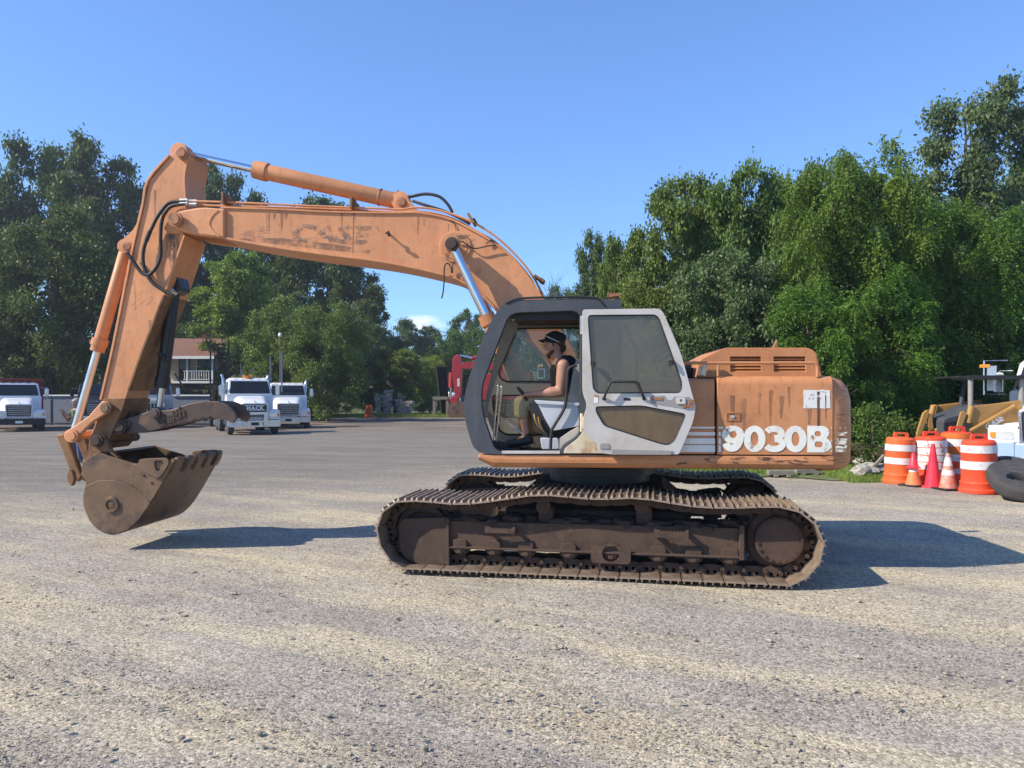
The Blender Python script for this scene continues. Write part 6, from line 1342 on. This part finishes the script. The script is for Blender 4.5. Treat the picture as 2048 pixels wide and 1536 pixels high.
truck('white truck with dark red dump body at the left edge', 38, 37.5, 35, 'white', .86, None, None, chrome_bumper=False, box='redpaint', wheels=4)
truck('silver square nosed truck with dark sun visor behind the stick', 305, 41, 25, 'silver', .88, 'redpaint', None, square=True, wheels=2)
truck('black truck seen through the bucket linkage', 193, 43, 27, 'truckblack', .86, None, None, wheels=2)
truck('pale blue and white truck cut by the right edge beside the tyres', 2106, 16.6, -45, 'white', .96, None, None, chrome_grille=True, wheels=2, stacks=False)
# blue bumper band of the last truck
bt = [o for o in bpy.data.objects if o.get('label', '').startswith('pale blue and white')][0]
MB().bb(-1.22, -.62, -.17, .1, .32, .82).bb(.62, 1.22, -.17, .1, .32, .82).bb(-.62, .62, -.19, .1, .3, .78).obj('bumper_apron', M['truckblue'], bt, .03)
for ch in bt.children:
    if ch.name.startswith('bumper.') or ch.name == 'bumper': bpy.data.objects.remove(ch.children[0]) if ch.children else None
mo = MB().bb(-1.42, -1.24, 1.3, 1.36, 2.0, 2.62).tube([(-1.06, 1.5, 2.75), (-1.48, 1.3, 2.75), (-1.48, 1.3, 1.9), (-1.1, 1.5, 1.92)], .02, 6).obj('towing_mirror', M['rim'], bt)
MB().box((-1.46, 1.3, 2.62), (.2, .06, .08)).obj('marker_light', M['amber'], bt)

# log trailer with upright stakes
lt_ = empty('log_trailer', ((440 - 1024) / FPX * 43, 43, 0), math.radians(22), 'dark log trailer with tall steel stakes left of the guarded white truck', 'trailer'); lt_.scale = (.62, .8, 1)
MB().bb(-.8, .8, 0, 7, .95, 1.2).obj('trailer_frame', M['black'], lt_)
for sg, yy in ((-1, .1), (1, .1), (-1, 2.6), (1, 2.6), (-.45, 5.5), (1, 5.5)): MB().bb(sg * .78 - .05, sg * .78 + .05, yy, yy + .1, 1.2, 4.9 if yy < 5 else 4.4).obj('stake', M['black'], lt_)
for sg in (-1, 1):
    for yy in (.6, 1.8): wheel(lt_, sg * .72, yy)
r = random.Random(3)
for i in range(9):
    lg = MB().cyl((-.55 + (i % 3) * .5 + r.uniform(-.05, .05), .05 + r.uniform(0, .3), 1.42 + (i // 3) * .36), (-.5 + (i % 3) * .5, 6.5, 1.42 + (i // 3) * .36), r.uniform(.16, .22), n=12).obj('log', M['log']); lg.location = lt_.location; lg.rotation_euler = lt_.rotation_euler; lg.scale = lt_.scale
    prop(lg, ('bottom', 'middle', 'top')[i // 3] + ' row log on the staked trailer, ' + ('left', 'middle', 'right')[i % 3] + ' one', 'log', 'logs on the trailer')
# stakes standing up behind the guarded truck
sk = empty('log_bunk', ((525 - 1024) / FPX * 41.5, 41.5, 0), math.radians(20), 'log bunk trailer whose thin stakes rise over the white cab roof', 'trailer')
MB().bb(-1.1, 1.1, 0, 6, .9, 1.2).obj('trailer_frame', M['black'], sk)
for x_, y_, h_ in ((-1.05, 0, 3.1), (1.0, 0, 4.15), (-.4, 3, 3.3), (.55, 3, 4.0), (-1.05, 5, 3.6), (1.2, 5, 4.3)): MB().bb(x_ - .035, x_ + .035, y_, y_ + .1, 1.2, h_).obj('stake', M['cabgrey'], sk)
for sg in (-1, 1):
    for yy in (3.5, 4.7): wheel(sk, sg * .95, yy)

# ------------------------------------------------------------------ precast wall between the trucks
pw = empty('concrete_wall', (-16.5, 45.5, 0), 0, 'pale grey concrete panel wall between the dump truck and the black truck', 'wall')
pw2 = empty('concrete_wall', (-16.5, 45.5, 0), 0, 'pale grey concrete panel wall behind the thumb, left of the log trailer', 'wall')
panel = MB().bb(-1.16, 1.16, -.1, .1, 0, 1.68).bb(-1.1, 1.1, -.14, -.1, .12, 1.5).mesh('panel', M['bluegrey'])
for i in (-6, -5, -4, -1): link('panel', panel, pw2 if i == -1 else pw, (i * 2.36, rng.uniform(-.03, .03), rng.uniform(-.04, .04)), (0, 0, rng.uniform(-.01, .01)))
capm = MB().bb(-1.16, 1.16, -.2, .2, 1.7, 1.78).mesh('coping', M['trim'])
for i in (-5, -4, -1): 
    link('coping', capm, pw2 if i == -1 else pw, (i * 2.36, 0, .0))

# ------------------------------------------------------------------ house with the porch
def house():
    D = 62; Z = lambda py, d=D: EYE + (HZ - py) / FPX * d; X = lambda px, d=D: (px - 1024) / FPX * d
    h = empty('house', (X(358), D, 0), 0, 'cream house with brown shingle roof and white porch rail behind the thumb cylinder', 'house')
    w0, w1 = X(282) - X(358), X(428) - X(358); zf = Z(762); ze = Z(713); zr = Z(669)
    MB().bb(w0 + .3, w1 - .35, 1.8, 8, 0, ze + .3).obj('wall', M['siding'], h)
    for i in range(16): MB().bb(w0 + .3, w1 - .35, 1.775, 1.80, zf + .1 + i * .15, zf + .235 + i * .15).obj('siding_board', M['siding'], h)
    MB().bb(w0, w1 - .1, 0, 1.8, zf - .18, zf).obj('porch_floor', M['trim'], h)
    MB().bb(w0 + .1, w1 - .2, .2, 1.8, 0, zf - .18).obj('porch_base', M['darkwood'], h)
    n = 8; rs = (zr - ze) / n
    ro = MB().add([(w0 - .3, -.3, ze), (w1 + .15, -.3, ze), (w1 - .75, 4.8, zr), (w0 + .5, 4.8, zr), (w0 - .3, 9, ze), (w1 + .15, 9, ze)], [(0, 1, 2, 3), (3, 2, 5, 4), (1, 5, 2), (0, 3, 4)]).add([(w0 - .3, -.3, ze - .12), (w1 + .15, -.3, ze - .12), (w1 + .15, 9, ze - .12), (w0 - .3, 9, ze - .12)], [(3, 2, 1, 0)]).obj('roof', M['roof'], h, fix=False)
    for i in range(14):
        t = i / 14; z = ze + (zr - ze) * t; y = -.3 + 5.1 * t; a = w0 - .3 + .8 * t; b = w1 + .15 - .9 * t
        MB().box(((a + b) / 2, y + .16, z + .075), (b - a, .4, .02), (math.atan2(zr - ze, 5.1), 0, 0)).obj('shingle_course', M['roof'], ro)
    MB().bb(w0 - .3, w1 + .15, -.36, -.3, ze - .2, ze + .02).obj('fascia', M['trim'], ro)
    cx = X(362) - X(358); MB().bb(cx - .25, cx + .25, 4.6, 5.1, zr - .4, zr + .55).bb(cx - .3, cx + .3, 4.55, 5.15, zr + .5, zr + .6).obj('chimney', M['brick'], ro)
    for px in (316, 374, 424): xx = X(px) - X(358); MB().bb(xx - .07, xx + .07, 0, .14, zf, ze - .1).obj('porch_post', M['trim'], h)
    for a, b in ((288, 314), (366, 424)):
        xa, xb = X(a) - X(358), X(b) - X(358); rl = MB().bb(xa, xb, .02, .12, zf + .78, zf + .86).bb(xa, xb, .03, .11, zf + .1, zf + .15).obj('porch_rail', M['trim'], h); k = int((xb - xa) / .19)
        bal = MB().bb(-.022, .022, .045, .095, zf + .15, zf + .78).mesh('baluster', M['trim'])
        for i in range(k): link('baluster', bal, rl, (xa + (xb - xa) * (i + .5) / k, 0, 0))
    for px, ww in ((392, .62), (298, .5)):
        xx = X(px) - X(358); f = MB().bb(xx - ww - .08, xx + ww + .08, 1.72, 1.77, zf + .5, zf + 1.98).obj('window', M['trim'], h); MB().bb(xx - ww, xx + ww, 1.7, 1.72, zf + .58, zf + 1.2).obj('pane', M['darkglass'], f); MB().bb(xx - ww, xx + ww, 1.7, 1.72, zf + 1.26, zf + 1.9).obj('pane', M['bluegrey'], f)
    xx = X(350) - X(358); d = MB().bb(xx - .45, xx + .45, 1.72, 1.77, zf, zf + 2.0).obj('front_door', M['black'], h); MB().bb(xx - .34, xx + .34, 1.70, 1.72, zf + 1.0, zf + 1.8).obj('door_pane', M['bluegrey'], d)
    for i in range(6): MB().bb(X(338) - X(358), X(366) - X(358), -.28 * i - .3, -.28 * i, zf - .2 * (i + 1) - .06, zf - .2 * (i + 1)).obj('porch_step', M['darkwood'], h)
    MB().box((X(371) - X(358), -1.0, zf - .1), (.08, 2.6, .12), (-.6, 0, 0)).obj('stair_rail', M['greywood'], h)
house()
def shrub(px, base, D, w, hgt, leaf, label):
    q, cc = crown(rand_lobes(px, .05, hgt, w / 2, 8, .8), 40, 3200, .13 * D / 60 + .03, .22 * hgt / 1.5 + .1, .2)
    t = empty('shrub', ((px - 1024) / FPX * D, D, 0), 0, label, 'shrub', 'shrubs and weeds'); link('foliage', fast_mesh('foliage', q, 4, LEAF[leaf]), t); MB().tube([(0, 0, 0), (.02, 0, hgt * .4), (.0, .03, hgt * .7)], .03, 6).obj('stem', M['bark'], t)
shrub(403, 0, 58, 1.7, 2.0, 'dark', 'dark round shrub below the porch rail')
shrub(1812, 0, 19.0, 1.6, 1.3, 'mid', 'weedy shrub between the counterweight and the first barrel')
shrub(1745, 0, 18.4, 1.3, 1.7, 'mid', 'leafy shrub right behind the counterweight corner')
shrub(1960, 0, 30, 2.5, 2.2, 'dark', 'dark shrub seen under the loader canopy')
# second, shaded house at the far left
def house2():
    D = 56; X = lambda px: (px - 1024) / FPX * D; Z = lambda py: EYE + (HZ - py) / FPX * D
    h = empty('house', (X(55), D, 0), 0, 'dark brick house in tree shade above the dump truck', 'house'); x0, x1 = X(-60) - X(55), X(95) - X(55)
    MB().bb(x0, x1, 0, 7, 0, Z(690)).obj('wall', M['darkwood'], h); MB().bb(x0, x1 + .5, -1.6, 0, 0, Z(757)).obj('porch_base', M['brick'], h)
    MB().add([(x0 - .4, -1.9, Z(693)), (x1 + .8, -1.9, Z(693)), (x1 + .2, 3.5, Z(655)), (x0, 3.5, Z(655)), (x1 + .8, 8, Z(693)), (x0 - .4, 8, Z(693))], [(0, 1, 2, 3), (3, 2, 4, 5), (1, 4, 2), (0, 3, 5)]).obj('roof', M['darkwood'], h, fix=False)
    for px in (6, 37): xx = X(px) - X(55); MB().bb(xx - .09, xx + .09, -1.5, -1.32, Z(757), Z(694)).obj('porch_post', M['greywood'], h); MB().bb(xx - .12, xx + .12, -1.55, -1.3, Z(757), Z(748)).obj('post_foot', M['trim'], h)
    xx = X(22) - X(55); f = MB().bb(xx - .45, xx + .45, -.06, 0, Z(746), Z(712)).obj('window', M['greywood'], h); MB().bb(xx - .36, xx + .36, -.08, -.06, Z(743), Z(715)).obj('pane', M['darkglass'], f)
house2()
# yard lamp on its pole
yl = empty('yard_lamp', ((561 - 1024) / FPX * 49, 49, 0), 0, 'tall thin wooden pole with a white yard lamp before the olive trees', 'lamp post')
zt_ = EYE + (HZ - 672) / FPX * 49; MB().cyl((0, 0, 0), (0, 0, zt_), .05, .035, 8).obj('pole', M['pole'], yl); MB().lathe([(.03, .2), (.09, .16), (.12, .02), (.07, -.06), (.0, -.08)], (0, -.1, zt_), (0, 0, 1), 14, caps=False).obj('lamp_head', M['trim'], yl)

# ------------------------------------------------------------------ traffic barrels and cones
def barrel(px, py, hgt, label, body, bands, tilt=0.0, yaw=0.0, rad=None, handle=True, group='traffic barrels'):
    g = gpt(px, py); s = hgt / 1.0; t = empty('traffic_barrel', (g.x, g.y, 0), yaw, label, 'barrel', group); t.rotation_euler = (0, tilt, yaw); R = .29 * s if rad is None else rad
    prof = [(R * 1.14, 0), (R * 1.15, .05 * s), (R * 1.06, .08 * s), (R * 1.05, .16 * s), (R * 1.07, .17 * s), (R * 1.05, .19 * s), (R, .2 * s), (R * .985, .38 * s), (R * 1.0, .39 * s), (R * .97, .56 * s), (R * .985, .57 * s), (R * .95, .74 * s), (R * .965, .75 * s), (R * .93, .89 * s), (R * .82, .925 * s), (R * .3, .93 * s)]
    b = MB().lathe(prof, n=28).obj('barrel_body', M[body], t)
    for z0, z1, mt in bands:
        ra = R * (1.03 - .085 * (z0 / hgt)); rb = R * (1.03 - .085 * (z1 / hgt)); MB().lathe([(ra * .99, z0), (ra + .006, z0), (rb + .006, z1), (rb * .99, z1)], n=28, caps=False).obj('reflective_band', M[mt], b)
    if handle:
        o_ = fillet([(-.15 * s, .92 * s), (.15 * s, .92 * s), (.15 * s, 1.01 * s), (.12 * s, 1.03 * s), (-.12 * s, 1.03 * s), (-.15 * s, 1.01 * s)], .03 * s, 3); MB().plate(o_, [fillet([(-.09 * s, .945 * s), (.09 * s, .945 * s), (.08 * s, .99 * s), (-.08 * s, .99 * s)], .02 * s, 3)], -.025, .025).obj('handle', M[body], t, .008)
    return t
W_ = 'reflect'
barrel(1799, 966, 1.02, 'leftmost orange barrel with two scuffed white bands and a flared base', 'barrel', [(.40, .53, W_), (.67, .80, W_)], .03)
barrel(1863, 968, 1.05, 'mostly white worn barrel with peeling red print behind the cones', 'barrelred', [(.32, .46, 'reflectworn'), (.475, .60, 'reflectworn'), (.615, .75, 'reflectworn'), (.765, .90, 'reflectworn')], -.02)
barrel(1914, 966, 1.14, 'taller orange barrel second from the right, between the worn one and the red one', 'barrelred', [(.62, .76, 'reflectorange'), (.47, .61, W_), (.77, .92, W_), (.93, 1.03, 'reflectorange'), (.2, .32, W_)], .0, .1, .31)
barrel(1959, 984, 1.06, 'bright red orange barrel at right, next to the tyres', 'barrelred', [(.44, .59, W_), (.745, .885, W_)], -.015, .05)
barrel(736, 836, .98, 'small leaning orange barrel alone on the far edge of the yard', 'barrel', [(.52, .62, 'reflectorange'), (.74, .84, 'reflectorange')], .12, 0, None, True, 'traffic barrels')
def cone(px, py, hgt, r0, label, bands, base=None, stack=None):
    g = gpt(px, py); t = empty('traffic_cone', (g.x, g.y, 0), rng.uniform(0, 1), label, 'cone', 'traffic cones')
    mt = bands[0][2]
    for i, (z0, z1, m_) in enumerate(bands):
        rr = lambda z: r0 + (.032 - r0) * z / hgt
        off = .0 if i == 0 else .003
        MB().lathe([(rr(z0) + off - .006, z0), (rr(z0) + off, z0), (rr(z1) + off, z1), (rr(z1) + off - .012, z1)], n=26, caps=(i == 0)).obj('cone_body' if i == 0 else 'collar', M[m_], t)
    if base: MB().plate(fillet([(-base, -base), (base, -base), (base, base), (-base, base)], .05, 3), (), 0, .035).xf(Matrix.Rotation(math.pi / 2, 4, 'X')).xf(Matrix.Translation((0, 0, .0))).obj('base', M['black' if base > .2 else 'cone_pink'], t, .008)
    if stack: stack(t, rr)
    return t
def stack_top(t, rr):
    MB().lathe([(.135, .36), (.14, .375), (.115, .385), (.09, .41), (.03, .66), (.018, .665)], n=26).obj('stacked_cone', M['cone_pink'], t)
cone(1827, 972, .48, .165, 'faded orange cone with a second red cone stuck on its top', [(0, .46, 'cone_old'), (.29, .36, 'reflectworn')], .21, stack_top)
cone(1866, 975, .86, .155, 'tall plain bright red cone in the middle of the three', [(0, .86, 'cone_pink')], .17)
cone(1896, 979, .70, .165, 'dirty cone with two white collars, right of the tall red one', [(0, .70, 'cone_dirty'), (.28, .38, 'reflect'), (.46, .62, 'reflect')], .22)

# ------------------------------------------------------------------ heap of used tyres
def tyre_mesh():
    R, r = .50, .27; return MB().lathe([(r, -.1), (r + .02, -.125), (.40, -.135), (.47, -.12), (R - .01, -.09), (R, -.05), (R, .05), (R - .01, .09), (.47, .12), (.40, .135), (r + .02, .125), (r, .1), (r - .012, .0), (r, -.1)], (0, 0, 0), (0, 0, 1), 40, caps=False).lathe([(R - .02, -.035), (R + .006, -.03), (R + .006, -.012), (R - .02, -.008)], n=40, caps=False).lathe([(R - .02, .01), (R + .006, .014), (R + .006, .032), (R - .02, .036)], n=40, caps=False).mesh('tyre', M['tyre'])
TM = tyre_mesh()
tl = ['used truck tyre lying lowest at the front of the heap', 'second tyre leaning on the front one of the heap', 'third tyre of the leaning heap, inside the ring of the first', 'rearmost tyre of the leaning heap by the blue bumper', 'tyre leaning highest against the blue bumper']
for i in range(4):
    g = gpt(2056, 1000); o = link('tyre', TM, None, (g.x + .10 * i - .04, g.y + .02 + .24 * i, .5 * math.sin(math.radians(17 + 4 * i)) + .13 * math.cos(math.radians(17 + 4 * i)) - .01), (math.radians(17 + 4 * i), 0, math.radians(-14 + 2 * i))); prop(o, tl[i], 'tyre', 'used tyres'); 

# ------------------------------------------------------------------ yellow backhoe loader
def backhoe():
    D = 18.6; F_ = Frame((1930 - 1024) / FPX * D, D, math.radians(0)); A = lambda l, w: F_.pts(l, w)
    t = empty('backhoe_loader', (F_.o[0], F_.o[1], 0), 0, 'yellow backhoe loader with black canopy behind the traffic barrels', 'loader')
    put = lambda mb, nm, mt, bev=0.0, par=None: mb.obj(nm, M[mt], par or t, bev)
    for w in (-.75, .75):
        f = A([(1934, 826), (1948, 812), (2000, 806), (2040, 800), (2040, 838), (2010, 860), (1985, 880), (1950, 872)], w) if w < 0 else A([(1934, 826), (1948, 812), (2000, 806), (2040, 800), (2040, 838), (2010, 860), (1985, 880), (1950, 872)], -.75)
        put(MB().plate(fillet(f, .04, 3), (), w - .06, w + .06), 'loader_arm', 'yellow', .015)
        g = A([(1921, 824), (1928, 822), (1933, 828), (1918, 866), (1910, 866)], -.85); put(MB().plate(g, (), w - .12, w - .07), 'bell_crank', 'yellow', .01)
        p0, p1 = F_.p3(1943, 812, -.8), F_.p3(1936, 846, -.8); put(MB().cyl((p0.x, w - .05, p0.z), (p1.x, w - .05, p1.z), .07), 'lift_cylinder', 'yellow')
        q0, q1 = F_.p3(2030, 812, -.9), F_.p3(1942, 862, -.9); put(MB().cyl((q0.x, w - .12, q0.z), (q1.x, w - .12, q1.z), .045), 'tilt_rod', 'yellow')
    for dx in (0,):
        g = A([(1845, 826), (1852, 820), (1856, 828), (1832, 893), (1824, 893)], -.2); put(MB().plate(g, (), -.25, -.17), 'dump_link', 'yellow', .01)
        g = A([(1852, 828), (1862, 826), (1866, 858), (1856, 862)], -.2); put(MB().plate(g, (), -.24, -.18), 'dump_link', 'yellow', .01)
        p0, p1 = F_.p3(1867, 811, -.1), F_.p3(1858, 848, -.1); put(MB().cyl(p0, p1, .065), 'bucket_cylinder', 'yellow'); put(MB().cyl(F_.p3(1905, 846, -.2), F_.p3(1868, 862, -.2), .05), 'bucket_cylinder', 'yellow')
    hd = A([(1886, 842), (1892, 836), (1925, 828), (1958, 812), (2000, 808), (2000, 890), (1886, 890)], -.5); put(MB().plate(fillet(hd, [.05, .05, .2, .1, 0, 0, .03], 3), (), -.5, .5), 'hood', 'charcoal', .04)
    gq = A([(1889, 846), (1914, 842), (1914, 885), (1889, 887)], -.51); put(MB().plate(gq, (), -.515, -.503), 'side_grille', 'grille')
    bk_ = A([(1770, 893), (1890, 893), (1890, 945), (1800, 945), (1772, 940)], -.9); u0_, u1_ = bk_[0][0], bk_[1][0]; zt2, zb2 = bk_[0][1], .12
    put(MB().strip([(u0_, zt2), (u0_ + .02, zt2 * .6), (u0_ + .3, .16), (u0_ + 1.0, .1), (u1_, .12)], -1.1, 1.1, .03), 'bucket', 'darkrust')
    put(MB().bb(u0_, u1_, -1.13, -1.1, zt2 - .06, zt2).bb(u0_, u0_ + .05, -1.15, -1.1, .1, zt2 + .04), 'bucket_edge', 'darkrust')
    # canopy
    zc = F_.at(1950, 756, -.5)[1]; xa, xb = F_.at(1928, 756, -.5)[0], F_.at(2070, 756, -.5)[0]
    cn = put(MB().bb(xa, xb, -.65, .75, zc, zc + .05).bb(xa, xb, -.68, -.65, zc - .03, zc + .06), 'canopy', 'black', .01)
    for i in range(5): put(MB().bb(xa + .15 + i * .3, xa + .3 + i * .3, -.3, .3, zc - .03, zc - .002), 'canopy_panel', 'cabgrey', 0, cn)
    for px, w, lean in ((1941, -.55, 0), (1930, .6, -.12), (1985, .62, .18), (2042, -.55, 0)):
        p = F_.at(px, 757, w); put(MB().cyl((p[0], w, zc), (p[0] + lean, w, F_.at(px, 820, w)[1]), .055, n=12), 'canopy_post', 'cabgrey' if w < 0 else 'charcoal')
    sw = F_.p3(2000, 812, 0); put(MB().tube([sw + Vector((math.cos(a) * .19, math.sin(a) * .1, math.sin(a) * .15)) for a in [i * math.pi / 8 for i in range(16)]], .015, 6, closed=True).cyl(sw, sw + Vector((-.1, 0, -.3)), .02), 'steering_wheel', 'black')
    put(MB().plate(fillet(A([(2005, 808), (2012, 806), (2028, 822), (2028, 838), (2005, 838)], 0), .05, 3), (), -.25, .25), 'seat', 'black', .03)
    put(MB().plate(A([(1990, 838), (2070, 838), (2070, 900), (1990, 900)], -.4), (), -.4, .4), 'frame', 'charcoal', .02)
    for px, rr in ((1905, .38), (2035, .55)):
        u = F_.at(px, 900, 0)[0]
        for w in (-.7, .7): put(MB().lathe([(rr * .55, -.14), (rr * .9, -.14), (rr, -.08), (rr, .08), (rr * .9, .14), (rr * .55, .14), (rr * .4, .05), (0, .05)], (u, w, rr), (0, 1, 0), 26, caps=False), 'wheel', 'tyre')
    cpos = F_.at(1988, 846, -.82); link('lettering', text_mesh('CASE', .2, .004, M['trim'], .2, .008), t, (cpos[0], -.816, cpos[1]), (math.pi / 2, -.56, 0))
    return t
backhoe()

# ------------------------------------------------------------------ red excavator far behind the cab
def red_excavator():
    D = 60; F_ = Frame((930 - 1024) / FPX * D, D, 0); A = lambda l, w=-.3: F_.pts(l, w)
    t = empty('red_excavator', (F_.o[0], F_.o[1], 0), 0, 'small red excavator with its bucket down, seen just left of the orange cab', 'excavator')
    P = lambda mb, nm, mt, b=0.0, par=None: mb.obj(nm, M[mt], par or t, b)
    P(MB().plate(fillet(A([(905, 716), (914, 708), (921, 711), (925, 730), (922, 790), (917, 800), (911, 800), (904, 745)]), .1, 3), (), -.3, .3), 'stick', 'redexc', .03)
    P(MB().plate(fillet(A([(921, 730), (930, 724), (975, 722), (1010, 735), (1010, 750), (970, 736), (925, 738)]), .1, 3), (), -.35, .35), 'boom', 'redexc', .03)
    for a, b, r, m in (((903, 745), (902, 775), .2, 'redexc'), ((902, 775), (900, 800), .1, 'chrome'), ((920, 711), (945, 716), .09, 'chrome'), ((945, 715), (985, 720), .18, 'redexc')):
        P(MB().cyl(F_.p3(*a, 0), F_.p3(*b, 0), r, n=12), 'hydraulic_cylinder', m)
    P(MB().plate(A([(899, 798), (905, 792), (918, 800), (914, 812), (903, 812)]), (), -.25, .25), 'bucket_linkage', 'redexc', .02)
    pr = A([(897, 812), (918, 802), (930, 812), (930, 834), (905, 836), (896, 828)], -.7); P(MB().plate(fillet(pr, .2, 4), (), -.7, -.62), 'bucket_side', 'bucket'); P(MB().strip([tuple(p) for p in fillet(pr, .2, 4)][::-1], -.7, .7, -.06), 'bucket_shell', 'bucket')
    P(MB().plate(fillet(A([(960, 750), (1010, 745), (1060, 745), (1060, 800), (960, 800)], .8), .2, 3), (), -1, 1.4), 'house', 'redexc', .05)
    for w in (-1.2, 1.2): P(MB().plate(fillet(A([(950, 808), (1060, 808), (1066, 820), (1058, 834), (952, 834), (944, 820)], w), .3, 4), (), w - .3, w + .3), 'track', 'darkrust', .05)
    P(MB().cyl((F_.at(1005, 805, 0)[0], 0, .7), (F_.at(1005, 805, 0)[0], 0, 1.2), .7), 'turntable', 'black')
    c = F_.at(917, 765, -.31); P(MB().bb(c[0] - .1, c[0] + .1, -.315, -.302, c[1] - .3, c[1] + .3), 'worn_label', 'reflectworn')
red_excavator()
tk = empty('white_tank', ((902 - 1024) / FPX * 63, 63, 0), 0, 'white tank standing behind the red excavator stick', 'tank')
MB().lathe([(.0, 0), (.75, 0), (.78, .1), (.78, 1.6), (.7, 1.8), (.3, 1.92), (.3, 2.0), (0, 2.0)], n=24, caps=False).obj('tank_body', M['white'], tk); MB().box((0, -.79, .8), (.5, .03, .4)).obj('tank_plate', M['bluegrey'], tk)
# black timber rack left of it
rk = empty('timber_rack', ((885 - 1024) / FPX * 61, 61, 0), 0, 'dark timber frame holding leaning black beams beside the red excavator', 'rack')
X_ = lambda px: (px - 885) / FPX * 61; Z_ = lambda py: EYE + (HZ - py) / FPX * 61
for px in (869, 895): MB().bb(X_(px) - .11, X_(px) + .11, -.3, -.1, 0, Z_(796)).bb(X_(px) - .1, X_(px) + .1, 1.0, 1.2, 0, Z_(796)).obj('rack_post', M['greywood'], rk)
MB().bb(X_(866), X_(896), -.35, -.1, Z_(799), Z_(793)).obj('rack_rail', M['greywood'], rk); MB().bb(X_(868), X_(896), .9, 1.2, Z_(801), Z_(795)).obj('rack_rail', M['greywood'], rk)
for i in range(5):
    a, b = X_(873 + i * 4), X_(884 + i * 3); bo = MB().tube([(a, .2 + i * .1, Z_(733)), (a + .1, .2 + i * .1, Z_(760)), (b, .2 + i * .1, Z_(832) + .05)], .09, 4).obj('beam', M['black']); bo.location = rk.location; prop(bo, ('leftmost', 'second', 'third', 'fourth', 'rightmost')[i] + ' long black beam leaning in the timber rack', 'beam', 'leaning beams')
# stacked stone blocks
def stack(px, D, n, w, label, seed):
    r = random.Random(seed); st = empty('stone_stack', ((px - 1024) / FPX * D, D, 0), 0, label, 'stone stack', 'stacks of pale stone blocks'); z = 0
    for i in range(n):
        h = r.uniform(.18, .3); b = MB(); V = []; bw = w * r.uniform(.75, 1.1)
        b.box((r.uniform(-.12, .12), 0, z + h / 2), (bw, .7, h * .96), (0, r.uniform(-.05, .05), r.uniform(-.25, .25)))
        b.v = [(p[0] + r.uniform(-.05, .05), p[1] + r.uniform(-.05, .05), p[2] + r.uniform(-.02, .02)) for p in b.v]; b.obj('stone_block', M['stone'], st, .03); z += h
stack(757, 66, 7, .5, 'leftmost narrow stack of pale stone blocks', 1); stack(776, 66.5, 9, .75, 'tall stack of pale stone blocks under the small light tree', 2); stack(798, 66, 6, .5, 'narrow stone stack between the tall one and the low wide one', 3); stack(812, 65, 5, 1.2, 'low wide pile of stone blocks right of the other stacks', 4)
pl = empty('pallet_rack', ((787 - 1024) / FPX * 68, 68, 0), 0, 'dark wooden pallets between the stone stacks', 'pallets')
for i in range(5): MB().bb(-1.2, 1.2, 0, .9, .2 + i * .28, .3 + i * .28).obj('pallet_board', M['darkwood'], pl)
for i in (-1, 0, 1): MB().bb(i * 1.1 - .06, i * 1.1 + .06, .05, .85, 0, 1.5).obj('pallet_post', M['darkwood'], pl)

# ------------------------------------------------------------------ odds and ends along the right verge
r = random.Random(12)
def rock(x, y, s, label, flat=.6):
    bm = bmesh.new(); bmesh.ops.create_icosphere(bm, subdivisions=2, radius=1)
    for v in bm.verts: v.co *= 1 + .25 * math.sin(v.co.x * 3.1 + x * 9) * math.cos(v.co.y * 2.7 + y * 7) + r.uniform(-.12, .12); v.co.z *= flat
    me = bpy.data.meshes.new('rock'); bm.to_mesh(me); bm.free(); me.materials.append(M['stone']); o = link('rock', me, None, (x, y, s * .3), (0, 0, r.uniform(0, 6)), (s, s * .8, s)); prop(o, label, 'rock', 'rocks by the counterweight')
for i, (px, py, s, lb) in enumerate(((1728, 938, .34, 'flat pale rock nearest the counterweight'), (1752, 934, .36, 'large flat rock left of the first barrel'), (1740, 922, .42, 'rock slab on top of the heap by the counterweight'), (1763, 915, .34, 'rock behind the leftmost barrel'), (1722, 912, .36, 'shaded rock at the back of the heap'))):
    g = gpt(px, py + 14); rock(g.x, g.y, s, lb, .45); 
    if i == 2: bpy.data.objects[-1] if False else None
for px0, px1, py, lb in ((1535, 1585, 953, 'short weathered plank lying in the grass under the counterweight'), (1590, 1640, 950, 'weathered plank on the grass right of the short one')):
    a, b = gpt(px0, py), gpt(px1, py); c = (a + b) / 2; o = MB().box((0, 0, .09), ((b - a).length, .2, .1)).box((-.12, 0, .02), (.1, .25, .05)).box((.16, 0, .02), (.1, .25, .05)).obj('plank', M['greywood'], None, .01); o.location = c; prop(o, lb, 'plank', 'planks in the grass')
a = gpt(1750, 950); o = MB().box((0, 0, .22), (.06, .08, .62), (0, .75, 0)).obj('leaning_post', M['greywood']); o.location = a; prop(o, 'thin post leaning left of the first barrel', 'post')

# ------------------------------------------------------------------ the summer air that greys the far trees
hz, nt_, out_ = newmat('summer_haze')
pv = nt_.nodes.new('ShaderNodeVolumePrincipled'); pv.inputs['Color'].default_value = (0.82, 0.89, 1.0, 1); pv.inputs['Density'].default_value = 0.0005; pv.inputs['Anisotropy'].default_value = 0.3
nt_.links.new(pv.outputs[0], out_.inputs['Volume'])
hb_ = MB().bb(-130, 130, -25, 160, -1.2, 36).obj('haze', hz, fix=False); prop(hb_, kind='stuff', label='thin summer haze over the whole yard')
